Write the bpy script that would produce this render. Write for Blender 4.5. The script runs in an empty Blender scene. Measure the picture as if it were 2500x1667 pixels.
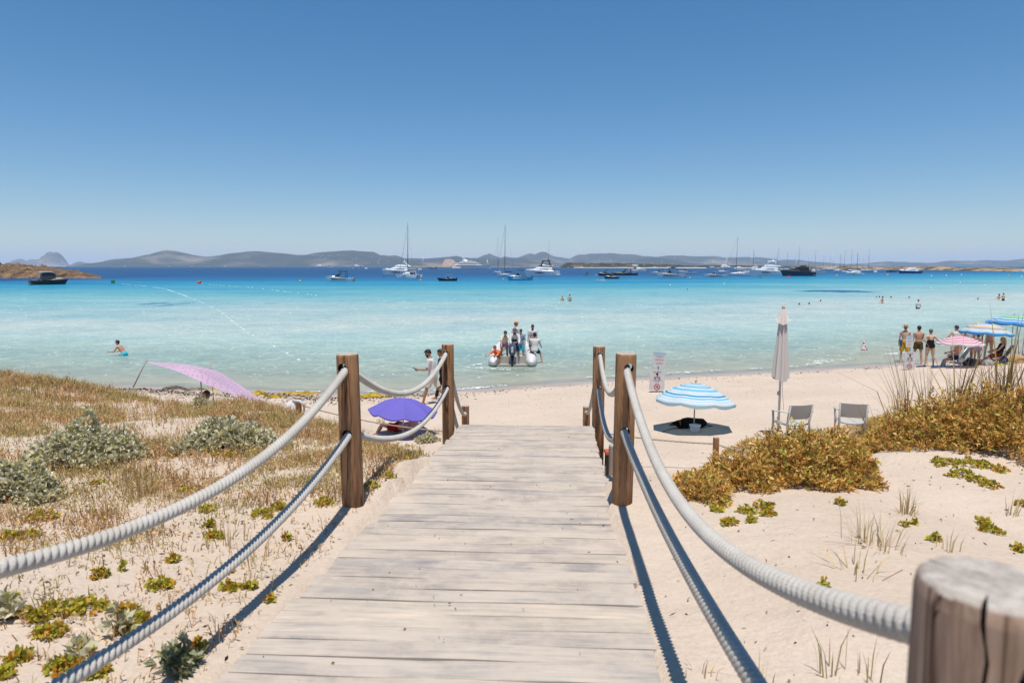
import bpy, bmesh, math, random
import numpy as np
from mathutils import Vector, Matrix, Quaternion

R = math.radians
rnd = random.Random(7)
SC = bpy.context.scene
COL = SC.collection

# ------------------------------------------------------------------ camera, sky, sun, exposure
CAM_H = 4.5
PITCH = 6.28
cd = bpy.data.cameras.new("camera")
cam = bpy.data.objects.new("camera", cd)
COL.objects.link(cam)
cam.location = (0, 0, CAM_H)
cam.rotation_euler = (R(90 - PITCH), 0, 0)
cd.lens = 24.0
cd.sensor_width = 36.0
cd.clip_start = 0.05
cd.clip_end = 60000
cd.dof.use_dof = True
cd.dof.focus_distance = 16.0
cd.dof.aperture_fstop = 4.2
SC.camera = cam

SUN_DIR = Vector((0.0, -0.262, 0.965)).normalized()
SUN_EL = math.asin(SUN_DIR.z)
SUN_AZ = math.atan2(SUN_DIR.x, SUN_DIR.y)
w = bpy.data.worlds.new("World")
SC.world = w
w.use_nodes = True
nt = w.node_tree
nt.nodes.clear()
sky = nt.nodes.new("ShaderNodeTexSky")
sky.sky_type = 'NISHITA'
sky.sun_disc = False
sky.sun_elevation = SUN_EL
sky.sun_rotation = SUN_AZ
sky.altitude = 0
sky.air_density = 1.0
sky.dust_density = 0.1
sky.ozone_density = 7.0
bg = nt.nodes.new("ShaderNodeBackground")
bg.inputs[1].default_value = 0.111
wo = nt.nodes.new("ShaderNodeOutputWorld")
hsv = nt.nodes.new("ShaderNodeHueSaturation")
hsv.inputs['Saturation'].default_value = 1.24
gam = nt.nodes.new("ShaderNodeGamma")
gam.inputs[1].default_value = 0.87
nt.links.new(sky.outputs[0], hsv.inputs['Color'])
nt.links.new(hsv.outputs[0], gam.inputs[0])
nt.links.new(gam.outputs[0], bg.inputs[0])
nt.links.new(bg.outputs[0], wo.inputs[0])

sd = bpy.data.lights.new("sun", 'SUN')
sd.energy = 4.4
sd.angle = R(0.53)
sd.color = (1.0, 0.955, 0.89)
sun = bpy.data.objects.new("sun", sd)
COL.objects.link(sun)
sun.rotation_euler = (-SUN_DIR).to_track_quat('-Z', 'Y').to_euler()
sun.location = (0, -20, 60)

SC.view_settings.view_transform = 'Standard'
SC.view_settings.look = 'None'
SC.view_settings.exposure = 0.25
SC.view_settings.gamma = 1.0
SC.view_settings.use_curve_mapping = False
SC.render.engine = 'CYCLES'
SC.cycles.use_denoising = True
SC.cycles.max_bounces = 7
SC.cycles.transparent_max_bounces = 12
SC.cycles.volume_bounces = 1
SC.cycles.sample_clamp_indirect = 6

# ------------------------------------------------------------------ from the photograph's 2500 px grid to points of the place
F_, CX_, CY_ = 2500 * 24 / 36.0, 1250.0, 833.5
_c, _s = math.cos(R(PITCH)), math.sin(R(PITCH))

def ray(px, py):
    x, y = (px - CX_) / F_, (CY_ - py) / F_
    return Vector((x, _c + y * _s, -_s + y * _c))

def on_z(px, py, z=0.0):
    d = ray(px, py)
    t = (z - CAM_H) / d.z
    return Vector((d.x * t, d.y * t, z))

def on_y(px, py, Y):
    d = ray(px, py)
    t = Y / d.y
    return Vector((d.x * t, Y, CAM_H + d.z * t))

def ppm(p):
    "photo pixels per metre at a point"
    return F_ / (p[1] * _c - (p[2] - CAM_H) * _s)

# ------------------------------------------------------------------ builders
def smooth(a, b, x):
    t = np.clip((x - a) / (b - a), 0, 1)
    return t * t * (3 - 2 * t)

def link(o, parent=None):
    COL.objects.link(o)
    if parent is not None:
        o.parent = parent
    return o

def tag(o, label=None, cat=None, group=None, kind=None):
    if label: o['label'] = label
    if cat: o['category'] = cat
    if group: o['group'] = group
    if kind: o['kind'] = kind
    return o

def thing(name, label, cat, loc=(0, 0, 0), rz=0.0, group=None):
    o = bpy.data.objects.new(name, None)
    o.empty_display_size = 0.1
    link(o)
    o.location = loc
    o.rotation_euler = (0, 0, rz)
    return tag(o, label, cat, group)

def kids(o):
    return [c for c in COL.objects if c.parent == o]

def copy_tree(o, loc=None, rz=None, label=None, parent=None, _map=None):
    if _map is None:
        _map = {}
        for c in COL.objects:
            if c.parent: _map.setdefault(c.parent.name, []).append(c)
    c = o.copy()
    COL.objects.link(c)
    c.parent = parent
    if loc is not None: c.location = loc
    if rz is not None: c.rotation_euler = (0, 0, rz)
    if label: c['label'] = label
    for ch in _map.get(o.name, []):
        copy_tree(ch, parent=c, _map=_map)
    return c

class MB:
    def __init__(s):
        s.v, s.f, s.mi, s.cur = [], [], [], 0

    def add(s, vs, fs):
        b = len(s.v)
        s.v.extend([tuple(p) for p in vs])
        for f in fs:
            s.f.append(tuple(i + b for i in f))
            s.mi.append(s.cur)
        return s

    def box(s, c, d, rot=None, taper=1.0):
        x, y, z = d[0] / 2, d[1] / 2, d[2] / 2
        t = taper
        vs = [Vector(p) for p in [(-x, -y, -z), (x, -y, -z), (x, y, -z), (-x, y, -z),
                                  (-x * t, -y * t, z), (x * t, -y * t, z), (x * t, y * t, z), (-x * t, y * t, z)]]
        if rot is not None: vs = [rot @ p for p in vs]
        c = Vector(c)
        return s.add([p + c for p in vs], [(0, 3, 2, 1), (4, 5, 6, 7), (0, 1, 5, 4), (1, 2, 6, 5), (2, 3, 7, 6), (3, 0, 4, 7)])

    def rings(s, rings, cap=True):
        n = len(rings[0])
        vs, fs = [], []
        for r in rings: vs.extend(r)
        for k in range(len(rings) - 1):
            for i in range(n):
                j = (i + 1) % n
                fs.append((k * n + i, k * n + j, (k + 1) * n + j, (k + 1) * n + i))
        if cap:
            fs.append(tuple(range(n - 1, -1, -1)))
            fs.append(tuple((len(rings) - 1) * n + i for i in range(n)))
        return s.add(vs, fs)

    def tube(s, pts, r, n=8, cap=True, side=None, flat=1.0):
        "r: number, list of numbers, or list of (rx, ry); side: axis of rx"
        pts = [Vector(p) for p in pts]
        m = len(pts)
        if not isinstance(r, (list, tuple)): r = [r] * m
        rr = []
        prev = None
        for k in range(m):
            d = (pts[min(k + 1, m - 1)] - pts[max(k - 1, 0)])
            d = d.normalized() if d.length > 1e-9 else Vector((0, 0, 1))
            if side is not None:
                a = Vector(side)
            elif prev is not None:
                a = prev
            else:
                a = Vector((1, 0, 0)) if abs(d.x) < 0.9 else Vector((0, 1, 0))
            a = (a - d * a.dot(d))
            a = a.normalized() if a.length > 1e-6 else d.orthogonal().normalized()
            prev = a
            b = d.cross(a)
            rk = r[k]
            rx, ry = rk if isinstance(rk, (tuple, list)) else (rk, rk * flat)
            rr.append([pts[k] + a * (math.cos(2 * math.pi * i / n) * rx) + b * (math.sin(2 * math.pi * i / n) * ry) for i in range(n)])
        return s.rings(rr, cap)

    def lathe(s, prof, n=16, c=(0, 0, 0), cap=True, rot=None):
        c = Vector(c)
        rr = []
        for (r, z) in prof:
            ring = [Vector((r * math.cos(2 * math.pi * i / n), r * math.sin(2 * math.pi * i / n), z)) for i in range(n)]
            if rot is not None: ring = [rot @ p for p in ring]
            rr.append([p + c for p in ring])
        return s.rings(rr, cap)

    def ball(s, c, r, n=10, m=6):
        c = Vector(c)
        if not isinstance(r, (tuple, list)): r = (r, r, r)
        prof = []
        rr = []
        for k in range(m + 1):
            a = -math.pi / 2 + math.pi * (k + 0.02) / (m + 0.04)
            rr.append([c + Vector((r[0] * math.cos(a) * math.cos(2 * math.pi * i / n), r[1] * math.cos(a) * math.sin(2 * math.pi * i / n), r[2] * math.sin(a))) for i in range(n)])
        return s.rings(rr, True)

    def grid(s, fn, nu, nv):
        vs = [fn(i / nu, j / nv) for j in range(nv + 1) for i in range(nu + 1)]
        fs = [(j * (nu + 1) + i, j * (nu + 1) + i + 1, (j + 1) * (nu + 1) + i + 1, (j + 1) * (nu + 1) + i) for j in range(nv) for i in range(nu)]
        return s.add(vs, fs)

    def xform(s, mat, start=0):
        s.v[start:] = [tuple(mat @ Vector(p)) for p in s.v[start:]]
        return s

    def mesh(s, name, mats, smooth_=False):
        me = bpy.data.meshes.new(name)
        me.from_pydata(s.v, [], s.f)
        if not isinstance(mats, (list, tuple)): mats = [mats]
        for m in mats: me.materials.append(m)
        if len(mats) > 1: me.polygons.foreach_set('material_index', s.mi)
        if smooth_: me.polygons.foreach_set('use_smooth', [True] * len(me.polygons))
        me.update()
        return me

    def build(s, name, mats, parent=None, smooth_=False, loc=None):
        o = bpy.data.objects.new(name, s.mesh(name, mats, smooth_))
        link(o, parent)
        if loc is not None: o.location = loc
        return o

def np_mesh(name, V, Fc, mats, smooth_=False, col=None, attrs=None):
    "V (n,3), Fc (m,k) all faces of k corners"
    me = bpy.data.meshes.new(name)
    V = np.asarray(V, dtype=np.float32); Fc = np.asarray(Fc, dtype=np.int32)
    me.vertices.add(len(V)); me.vertices.foreach_set('co', V.ravel())
    k = Fc.shape[1]
    me.loops.add(Fc.size); me.loops.foreach_set('vertex_index', Fc.ravel())
    me.polygons.add(len(Fc)); me.polygons.foreach_set('loop_start', np.arange(0, Fc.size, k, dtype=np.int32))
    me.update(calc_edges=True)
    if smooth_: me.polygons.foreach_set('use_smooth', np.ones(len(Fc), dtype=bool))
    for m in (mats if isinstance(mats, (list, tuple)) else [mats]): me.materials.append(m)
    if col is not None:
        a = me.color_attributes.new('Col', 'FLOAT_COLOR', 'POINT')
        c4 = np.ones((len(V), 4), dtype=np.float32); c4[:, :3] = col
        a.data.foreach_set('color', c4.ravel())
    for nme, val in (attrs or {}).items():
        a = me.attributes.new(nme, 'FLOAT', 'POINT')
        a.data.foreach_set('value', np.asarray(val, dtype=np.float32))
    me.validate()
    return me

def np_obj(name, me, parent=None):
    return link(bpy.data.objects.new(name, me), parent)

def baked(me, mods):
    "mesh with modifiers applied; mods: list of (type, {attr: value})"
    o = bpy.data.objects.new("temporary", me)
    COL.objects.link(o)
    for t, kw in mods:
        m = o.modifiers.new(t, t)
        for k, v in kw.items(): setattr(m, k, v)
    dg = bpy.context.evaluated_depsgraph_get()
    r = bpy.data.meshes.new_from_object(o.evaluated_get(dg))
    bpy.data.objects.remove(o)
    return r

# ------------------------------------------------------------------ materials
def new_mat(name):
    m = bpy.data.materials.new(name)
    m.use_nodes = True
    n = m.node_tree.nodes
    b = n['Principled BSDF']
    return m, m.node_tree, b

def N(nt, t, **kw):
    n = nt.nodes.new(t)
    for k, v in kw.items():
        if k in n.inputs.keys() if isinstance(k, str) else False:
            n.inputs[k].default_value = v
        else:
            setattr(n, k, v)
    return n

def ramp(nt, src, stops):
    r = nt.nodes.new('ShaderNodeValToRGB')
    els = r.color_ramp.elements
    while len(els) < len(stops): els.new(0.5)
    for e, (p, c) in zip(els, stops):
        e.position = p
        e.color = (*c, 1) if len(c) == 3 else c
    nt.links.new(src, r.inputs[0])
    return r.outputs[0]

def coords(nt, scale=(1, 1, 1), kind='Object', rot=(0, 0, 0)):
    t = nt.nodes.new('ShaderNodeTexCoord')
    m = nt.nodes.new('ShaderNodeMapping')
    m.inputs['Scale'].default_value = scale
    m.inputs['Rotation'].default_value = rot
    nt.links.new(t.outputs[kind], m.inputs[0])
    return m.outputs[0]

def noise(nt, vec, scale=5, detail=4, rough=0.55, dist=0.0):
    n = nt.nodes.new('ShaderNodeTexNoise')
    n.inputs['Scale'].default_value = scale
    n.inputs['Detail'].default_value = detail
    n.inputs['Roughness'].default_value = rough
    n.inputs['Distortion'].default_value = dist
    nt.links.new(vec, n.inputs['Vector'])
    return n.outputs[0]

def bump(nt, bsdf, h, strength=0.3, dist=0.01):
    b = nt.nodes.new('ShaderNodeBump')
    b.inputs['Strength'].default_value = strength
    b.inputs['Distance'].default_value = dist
    nt.links.new(h, b.inputs['Height'])
    nt.links.new(b.outputs[0], bsdf.inputs['Normal'])
    return b

def mixc(nt, fac, a, b, mode='MIX'):
    m = nt.nodes.new('ShaderNodeMix')
    m.data_type = 'RGBA'
    m.blend_type = mode
    for i, x in ((0, fac), (6, a), (7, b)):
        if isinstance(x, (int, float)): m.inputs[i].default_value = x
        elif isinstance(x, tuple): m.inputs[i].default_value = (*x, 1)
        else: nt.links.new(x, m.inputs[i])
    return m.outputs[2]

def plain(name, c, c2=None, rough=0.6, scale=8.0, bmp=0.0, spec=0.4, metal=0.0, stretch=(1, 1, 1), trans=0.0):
    m, t, b = new_mat(name)
    c2 = c2 or tuple(x * 0.82 for x in c)
    vec = coords(t, stretch)
    n = noise(t, vec, scale, 5)
    t.links.new(ramp(t, n, [(0.3, c2), (0.7, c)]), b.inputs['Base Color'])
    b.inputs['Roughness'].default_value = rough
    b.inputs['Specular IOR Level'].default_value = spec
    b.inputs['Metallic'].default_value = metal
    if trans: b.inputs['Transmission Weight'].default_value = trans
    if bmp: bump(t, b, n, bmp, 0.01)
    return m

def from_attr(name, rough=0.7, spec=0.25, var=0.25, scale=30, sub=0.0):
    m, t, b = new_mat(name)
    a = t.nodes.new('ShaderNodeVertexColor'); a.layer_name = 'Col'
    n = noise(t, coords(t), scale, 2)
    k = ramp(t, n, [(0.3, (1 - var,) * 3), (0.7, (1 + var * 0.3,) * 3)])
    t.links.new(mixc(t, 1.0, a.outputs[0], k, 'MULTIPLY'), b.inputs['Base Color'])
    b.inputs['Roughness'].default_value = rough
    b.inputs['Specular IOR Level'].default_value = spec
    if sub:
        tr = t.nodes.new('ShaderNodeBsdfTranslucent')
        t.links.new(a.outputs[0], tr.inputs[0])
        mx = t.nodes.new('ShaderNodeMixShader'); mx.inputs[0].default_value = sub
        out = t.nodes['Material Output']
        t.links.new(b.outputs[0], mx.inputs[1]); t.links.new(tr.outputs[0], mx.inputs[2]); t.links.new(mx.outputs[0], out.inputs[0])
    return m

WHITE = plain('white_gelcoat', (0.78, 0.78, 0.77), (0.70, 0.70, 0.70), 0.25, 3)
IVORY = plain('ivory_gelcoat', (0.66, 0.63, 0.57), (0.58, 0.55, 0.5), 0.35, 4)
BLACK = plain('black_paint', (0.012, 0.013, 0.017), (0.007, 0.008, 0.010), 0.3, 4)
NAVY = plain('navy_paint', (0.012, 0.03, 0.075), (0.008, 0.02, 0.05), 0.3, 4)
TEALBLUE = plain('dark_teal_paint', (0.01, 0.045, 0.075), (0.008, 0.035, 0.06), 0.3, 4)
GLASSD = plain('tinted_glass', (0.012, 0.016, 0.025), (0.006, 0.008, 0.012), 0.08, 4, spec=0.6)
GREY = plain('grey_paint', (0.30, 0.31, 0.33), None, 0.5, 5)
METAL = plain('brushed_steel', (0.55, 0.56, 0.58), (0.42, 0.43, 0.45), 0.35, 20, metal=0.8)
MAST = plain('mast_aluminium', (0.16, 0.17, 0.19), None, 0.4, 3)
MASTW = plain('white_mast', (0.62, 0.63, 0.65), None, 0.4, 3)
TEAK = plain('teak_deck', (0.34, 0.21, 0.11), (0.24, 0.14, 0.07), 0.7, 6)
TAN = plain('tan_cushion', (0.50, 0.40, 0.28), None, 0.8, 6)
NAVYC = plain('navy_canvas', (0.02, 0.035, 0.085), (0.014, 0.025, 0.06), 0.85, 9)
GREYC = plain('grey_canvas', (0.33, 0.32, 0.30), None, 0.85, 9)
TURQ = plain('turquoise_paint', (0.03, 0.36, 0.56), (0.025, 0.31, 0.5), 0.35, 3)
BLUEP = plain('royal_blue_paint', (0.015, 0.07, 0.25), None, 0.3, 3)
RED = plain('red_plastic', (0.55, 0.02, 0.025), None, 0.45, 4)
ORANGE = plain('orange_red_paint', (0.52, 0.10, 0.025), None, 0.5, 4)
GREEN = plain('green_plastic', (0.01, 0.16, 0.055), None, 0.45, 4)
YELLOW = plain('yellow_plastic', (0.68, 0.40, 0.015), None, 0.5, 4)
FLOATW = plain('white_float', (0.80, 0.80, 0.78), None, 0.5, 4)
# ------------------------------------------------------------------ ground
XS = np.array([-400, -60, -30, -12.6, -4.9, -1.2, 4.3, 12.0, 18.4, 27.5, 60, 400.])
YS = np.array([-60, 24, 27, 25.2, 23.8, 24.9, 27.1, 29.4, 31.6, 35.6, 54, 330.])
DECK_W = 1.65
DECK_Y0, DECK_Y1 = -0.6, 8.46

def deck_x(y): return -0.279 + 0.078 * (y - 2.48)
def deck_z(y): return 2.9 - 0.0646 * (y - 2.48)

def wob(x, y):
    return (np.sin(1.31 * x + 0.7 * y) * np.cos(0.83 * y - 0.5 * x + 1.0) * 0.5 + 0.3 * np.sin(2.9 * x - 1.7 * y + 2.0)
            + 0.22 * np.sin(4.7 * y + 3.1 * x) * np.cos(2.2 * x - 1.0) + 0.12 * np.sin(9.1 * x + 4 * y) * np.sin(7.7 * y - 3.0 * x))

def ground_z(x, y):
    x = np.asarray(x, dtype=float); y = np.asarray(y, dtype=float)
    s = (np.interp(x, XS, YS) - y) * 0.95
    zb = np.where(s > 0, 1.6 * (1 - np.exp(-0.055 * np.maximum(s, 0))), np.maximum(-3.2, 0.055 * s))
    zb = zb + 0.02 * wob(x * 1.5, y * 1.5) * np.clip(s, 0, 1)
    e0 = np.interp(x, [-30, -9, -4.5, -1.2, 1.0, 2.6, 4.0, 7.0, 30], [12.0, 12.2, 10.6, 5.6, 4.6, 4.8, 5.6, 6.2, 8])
    e1 = np.interp(x, [-30, -9, -4.5, -1.2, 1.0, 2.6, 4.0, 7.0, 30], [17.5, 17.2, 15.5, 12.5, 11.8, 11.2, 10.8, 11, 13])
    hp = 2.93 - 0.045 * np.maximum(y - 2.5, 0) + 0.07 * wob(x, y) + np.interp(x, [-14, -10.5, -7.6, -5.3, -3.9, -2], [0.22, 0.1, -0.22, -0.48, -0.25, -0.1]) * smooth(7, 12, y)
    hp = hp + 0.22 * np.exp(-((x - 5.2) / 2.2) ** 2 - ((y - 6.6) / 1.6) ** 2)
    m = 1 - smooth(e0, e1, y)
    z = zb + (hp - zb) * m
    u = np.abs(x - deck_x(y))
    dz = deck_z(y)
    inn = (y < DECK_Y1 + 0.6)
    wgt = (1 - smooth(0.85, 1.7, u)) * (1 - smooth(3.6, 5.2, y)) * inn
    z = z * (1 - wgt) + (dz - 0.004 + 0.012 * wob(x * 3, y * 3) + 0.03 * (1 - smooth(0.8, 1.0, u)) * (wob(x * 0 + 1.7, y * 1.9) - 0.1)) * wgt
    edge = 0.805 + 0.045 * wob(x * 0 + 3.3, y * 2.6) + 0.04 * np.clip((6.5 - y) / 4, 0, 1)
    z = np.where((u < edge) & inn, np.minimum(z, dz - 0.07), z)
    return z

def gz(x, y): return float(ground_z(x, y))

def on_ground(px, py):
    d = ray(px, py)
    t = 0.5
    while t < 400:
        p = Vector((d.x * t, d.y * t, CAM_H + d.z * t))
        if p.z <= gz(p.x, p.y):
            return Vector((p.x, p.y, gz(p.x, p.y)))
        t += 0.02 if t < 12 else 0.05
    return on_z(px, py, 0.0)

def G(px, Y):
    "ground point in photo column px at depth Y"
    x = (px - CX_) / F_ * (Y * _c)
    for _ in range(3):
        z = gz(x, Y)
        x = (px - CX_) / F_ * (Y * _c - (z - CAM_H) * _s)
    return Vector((x, Y, gz(x, Y)))

def axis(lo, hi, a, b, d, g=1.12):
    out = list(np.arange(a, b, d))
    st, v = d, b
    while v < hi: out.append(v); st *= g; v += st
    out.append(hi)
    st, v, low = d, a - d, []
    while v > lo: low.append(v); st *= g; v -= st
    return np.array([lo] + low[::-1] + out)

def sand_material():
    m, t, b = new_mat('beach_sand')
    geo = t.nodes.new('ShaderNodeNewGeometry')
    vec = geo.outputs['Position']
    big = noise(t, vec, 0.55, 5, 0.6)
    fine = noise(t, vec, 38, 5, 0.75)
    grain = noise(t, vec, 240, 2, 0.7)
    base = ramp(t, big, [(0.3, (0.525, 0.42, 0.325)), (0.7, (0.60, 0.49, 0.39))])
    base = mixc(t, 0.55, base, ramp(t, fine, [(0.25, (0.74, 0.72, 0.70)), (0.6, (1.03, 1.02, 1.01))]), 'MULTIPLY')
    sep = t.nodes.new('ShaderNodeSeparateXYZ'); t.links.new(vec, sep.inputs[0])
    wetn = noise(t, vec, 0.8, 3)
    ad = t.nodes.new('ShaderNodeMath'); ad.operation = 'MULTIPLY_ADD'
    t.links.new(wetn, ad.inputs[0]); ad.inputs[1].default_value = 0.16; t.links.new(sep.outputs[2], ad.inputs[2])
    wet = ramp(t, ad.outputs[0], [(0.0, (0.25,) * 3), (0.06, (1, 1, 1)), (0.13, (1, 1, 1)), (0.20, (0, 0, 0))])
    base = mixc(t, wet, base, (0.39, 0.32, 0.27))
    t.links.new(base, b.inputs['Base Color'])
    rg = mixc(t, wet, (0.95, 0.95, 0.95), (0.35, 0.35, 0.35))
    t.links.new(rg, b.inputs['Roughness'])
    b.inputs['Specular IOR Level'].default_value = 0.12
    v = t.nodes.new('ShaderNodeTexVoronoi'); v.inputs['Scale'].default_value = 2.6; v.feature = 'SMOOTH_F1'
    t.links.new(vec, v.inputs['Vector'])
    s1 = noise(t, vec, 4.5, 6, 0.62)
    ma = t.nodes.new('ShaderNodeMath'); ma.operation = 'MULTIPLY_ADD'
    t.links.new(v.outputs['Distance'], ma.inputs[0]); ma.inputs[1].default_value = 0.45; t.links.new(s1, ma.inputs[2])
    mb_ = t.nodes.new('ShaderNodeMath'); mb_.operation = 'MULTIPLY_ADD'
    t.links.new(grain, mb_.inputs[0]); mb_.inputs[1].default_value = 0.06; t.links.new(ma.outputs[0], mb_.inputs[2])
    bump(t, b, mb_.outputs[0], 0.55, 0.11)
    return m

SAND = sand_material()
gx = axis(-380, 380, -9.5, 8.5, 0.075)
gy = axis(-30, 420, 0.5, 13.5, 0.075, 1.06)
X, Y = np.meshgrid(gx, gy)
Zg = ground_z(X, Y)
nx, ny = len(gx), len(gy)
idx = np.arange(nx * ny).reshape(ny, nx)
Fg = np.stack([idx[:-1, :-1], idx[:-1, 1:], idx[1:, 1:], idx[1:, :-1]], -1).reshape(-1, 4)
ground = np_obj('sand_ground', np_mesh('sand_ground', np.stack([X, Y, Zg], -1).reshape(-1, 3), Fg, SAND, True))
tag(ground, kind='structure')

# ------------------------------------------------------------------ sea
def fbm(x, y, seed=0):
    r = np.random.RandomState(seed)
    out = np.zeros_like(x); amp = 1.0
    f = 1.0
    for k in range(5):
        for _ in range(2):
            a = r.uniform(0, 6.28); p = r.uniform(0, 6.28)
            out += amp * 0.5 * np.sin((x * math.cos(a) + y * math.sin(a)) * f * 6.28 + p + 1.3 * np.sin((x * math.sin(a) - y * math.cos(a)) * f * 4.1 + p * 2))
        amp *= 0.55; f *= 2.03
    return out

def sea_mesh():
    ys = list(np.arange(19.0, 46, 0.22))
    while ys[-1] < 30000: ys.append(ys[-1] * 1.016)
    ys = np.array(ys)
    us = np.linspace(-1, 1, 361)
    U, Yv = np.meshgrid(us, ys)
    Xv = U * (Yv * 1.1 + 30)
    Xv = np.where(Yv > 19.05, Xv, Xv)
    dep = np.maximum(0, -ground_z(Xv, Yv))
    L = np.log10(Yv)
    n1 = fbm(Xv / (Yv * 0.9 + 5), L * 9, 3)        # broad bands lying along the shore
    n2 = fbm(Xv / 60, Yv / 45, 5)
    shift = np.interp(U, [-0.7, -0.45, -0.1, 0.2, 0.45, 0.75], [-0.10, -0.06, -0.03, 0.02, 0.16, 0.34])
    Le = L - shift + 0.028 * n1 + 0.02 * n2
    stops = [(1.36, (0.50, 0.49, 0.39)), (1.45, (0.44, 0.51, 0.43)), (1.56, (0.37, 0.495, 0.445)), (1.66, (0.37, 0.48, 0.445)), (1.80, (0.40, 0.475, 0.45)),
             (1.92, (0.27, 0.42, 0.425)), (2.04, (0.17, 0.375, 0.405)), (2.16, (0.085, 0.30, 0.365)), (2.27, (0.026, 0.235, 0.36)), (2.36, (0.016, 0.165, 0.30)),
             (2.47, (0.011, 0.10, 0.235)), (2.6, (0.008, 0.065, 0.17)), (3.0, (0.008, 0.055, 0.15)), (4.3, (0.010, 0.055, 0.14))]
    P = [s[0] for s in stops]
    C = np.stack([np.interp(Le, P, [s[1][k] for s in stops]) for k in range(3)], -1) * np.interp(Le, [1.3, 1.9, 2.3], [0.94, 0.92, 0.97])[..., None] * np.array([1.0, 0.985, 0.975])
    # weed beds on the sea floor
    def bed(px, py, wpx, hpx, col, k, seed):
        nonlocal C
        a = on_z(px, py, 0); sc = ppm(a)
        d1, d2 = on_z(px, py - hpx, 0), on_z(px, py + hpx, 0)
        q = ((Xv - a.x) / (wpx / sc)) ** 2 + ((Yv - a.y) / (0.5 * (d1.y - d2.y))) ** 2
        f = smooth(1.15, 0.45, q + 0.45 * fbm(Xv / (wpx / sc) * 1.2, Yv / (d1.y - d2.y) * 1.4, seed)) * k
        C = C * (1 - f[..., None]) + np.array(col) * f[..., None]
    bed(230, 672, 330, 12, (0.006, 0.06, 0.17), 0.85, 11)
    bed(60, 681, 130, 4, (0.006, 0.06, 0.17), 0.8, 12)
    bed(2040, 711, 92, 3.0, (0.015, 0.09, 0.22), 0.95, 13)
    bed(380, 741, 30, 3.5, (0.06, 0.17, 0.25), 0.85, 14)
    bed(445, 741, 22, 4, (0.07, 0.2, 0.27), 0.7, 15)
    bed(400, 746, 16, 2.5, (0.06, 0.17, 0.25), 0.8, 18)
    bed(655, 741, 20, 1.8, (0.09, 0.23, 0.28), 0.8, 16)
    bed(1650, 700, 160, 3, (0.05, 0.27, 0.37), 0.5, 17)
    bed(2260, 690, 240, 3, (0.05, 0.25, 0.36), 0.45, 19)
    bed(1000, 786, 300, 3, (0.40, 0.45, 0.37), 0.35, 20)
    bed(1550, 772, 190, 3, (0.40, 0.45, 0.35), 0.45, 21)
    V = np.stack([Xv, Yv, np.zeros_like(Xv)], -1).reshape(-1, 3)
    ny, nx = Xv.shape
    idx = np.arange(nx * ny).reshape(ny, nx)
    Fc = np.stack([idx[:-1, :-1], idx[:-1, 1:], idx[1:, 1:], idx[1:, :-1]], -1).reshape(-1, 4)
    return np_mesh('sea', V, Fc, sea_material(), True, C.reshape(-1, 3), {'depth': dep.ravel()})

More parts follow.
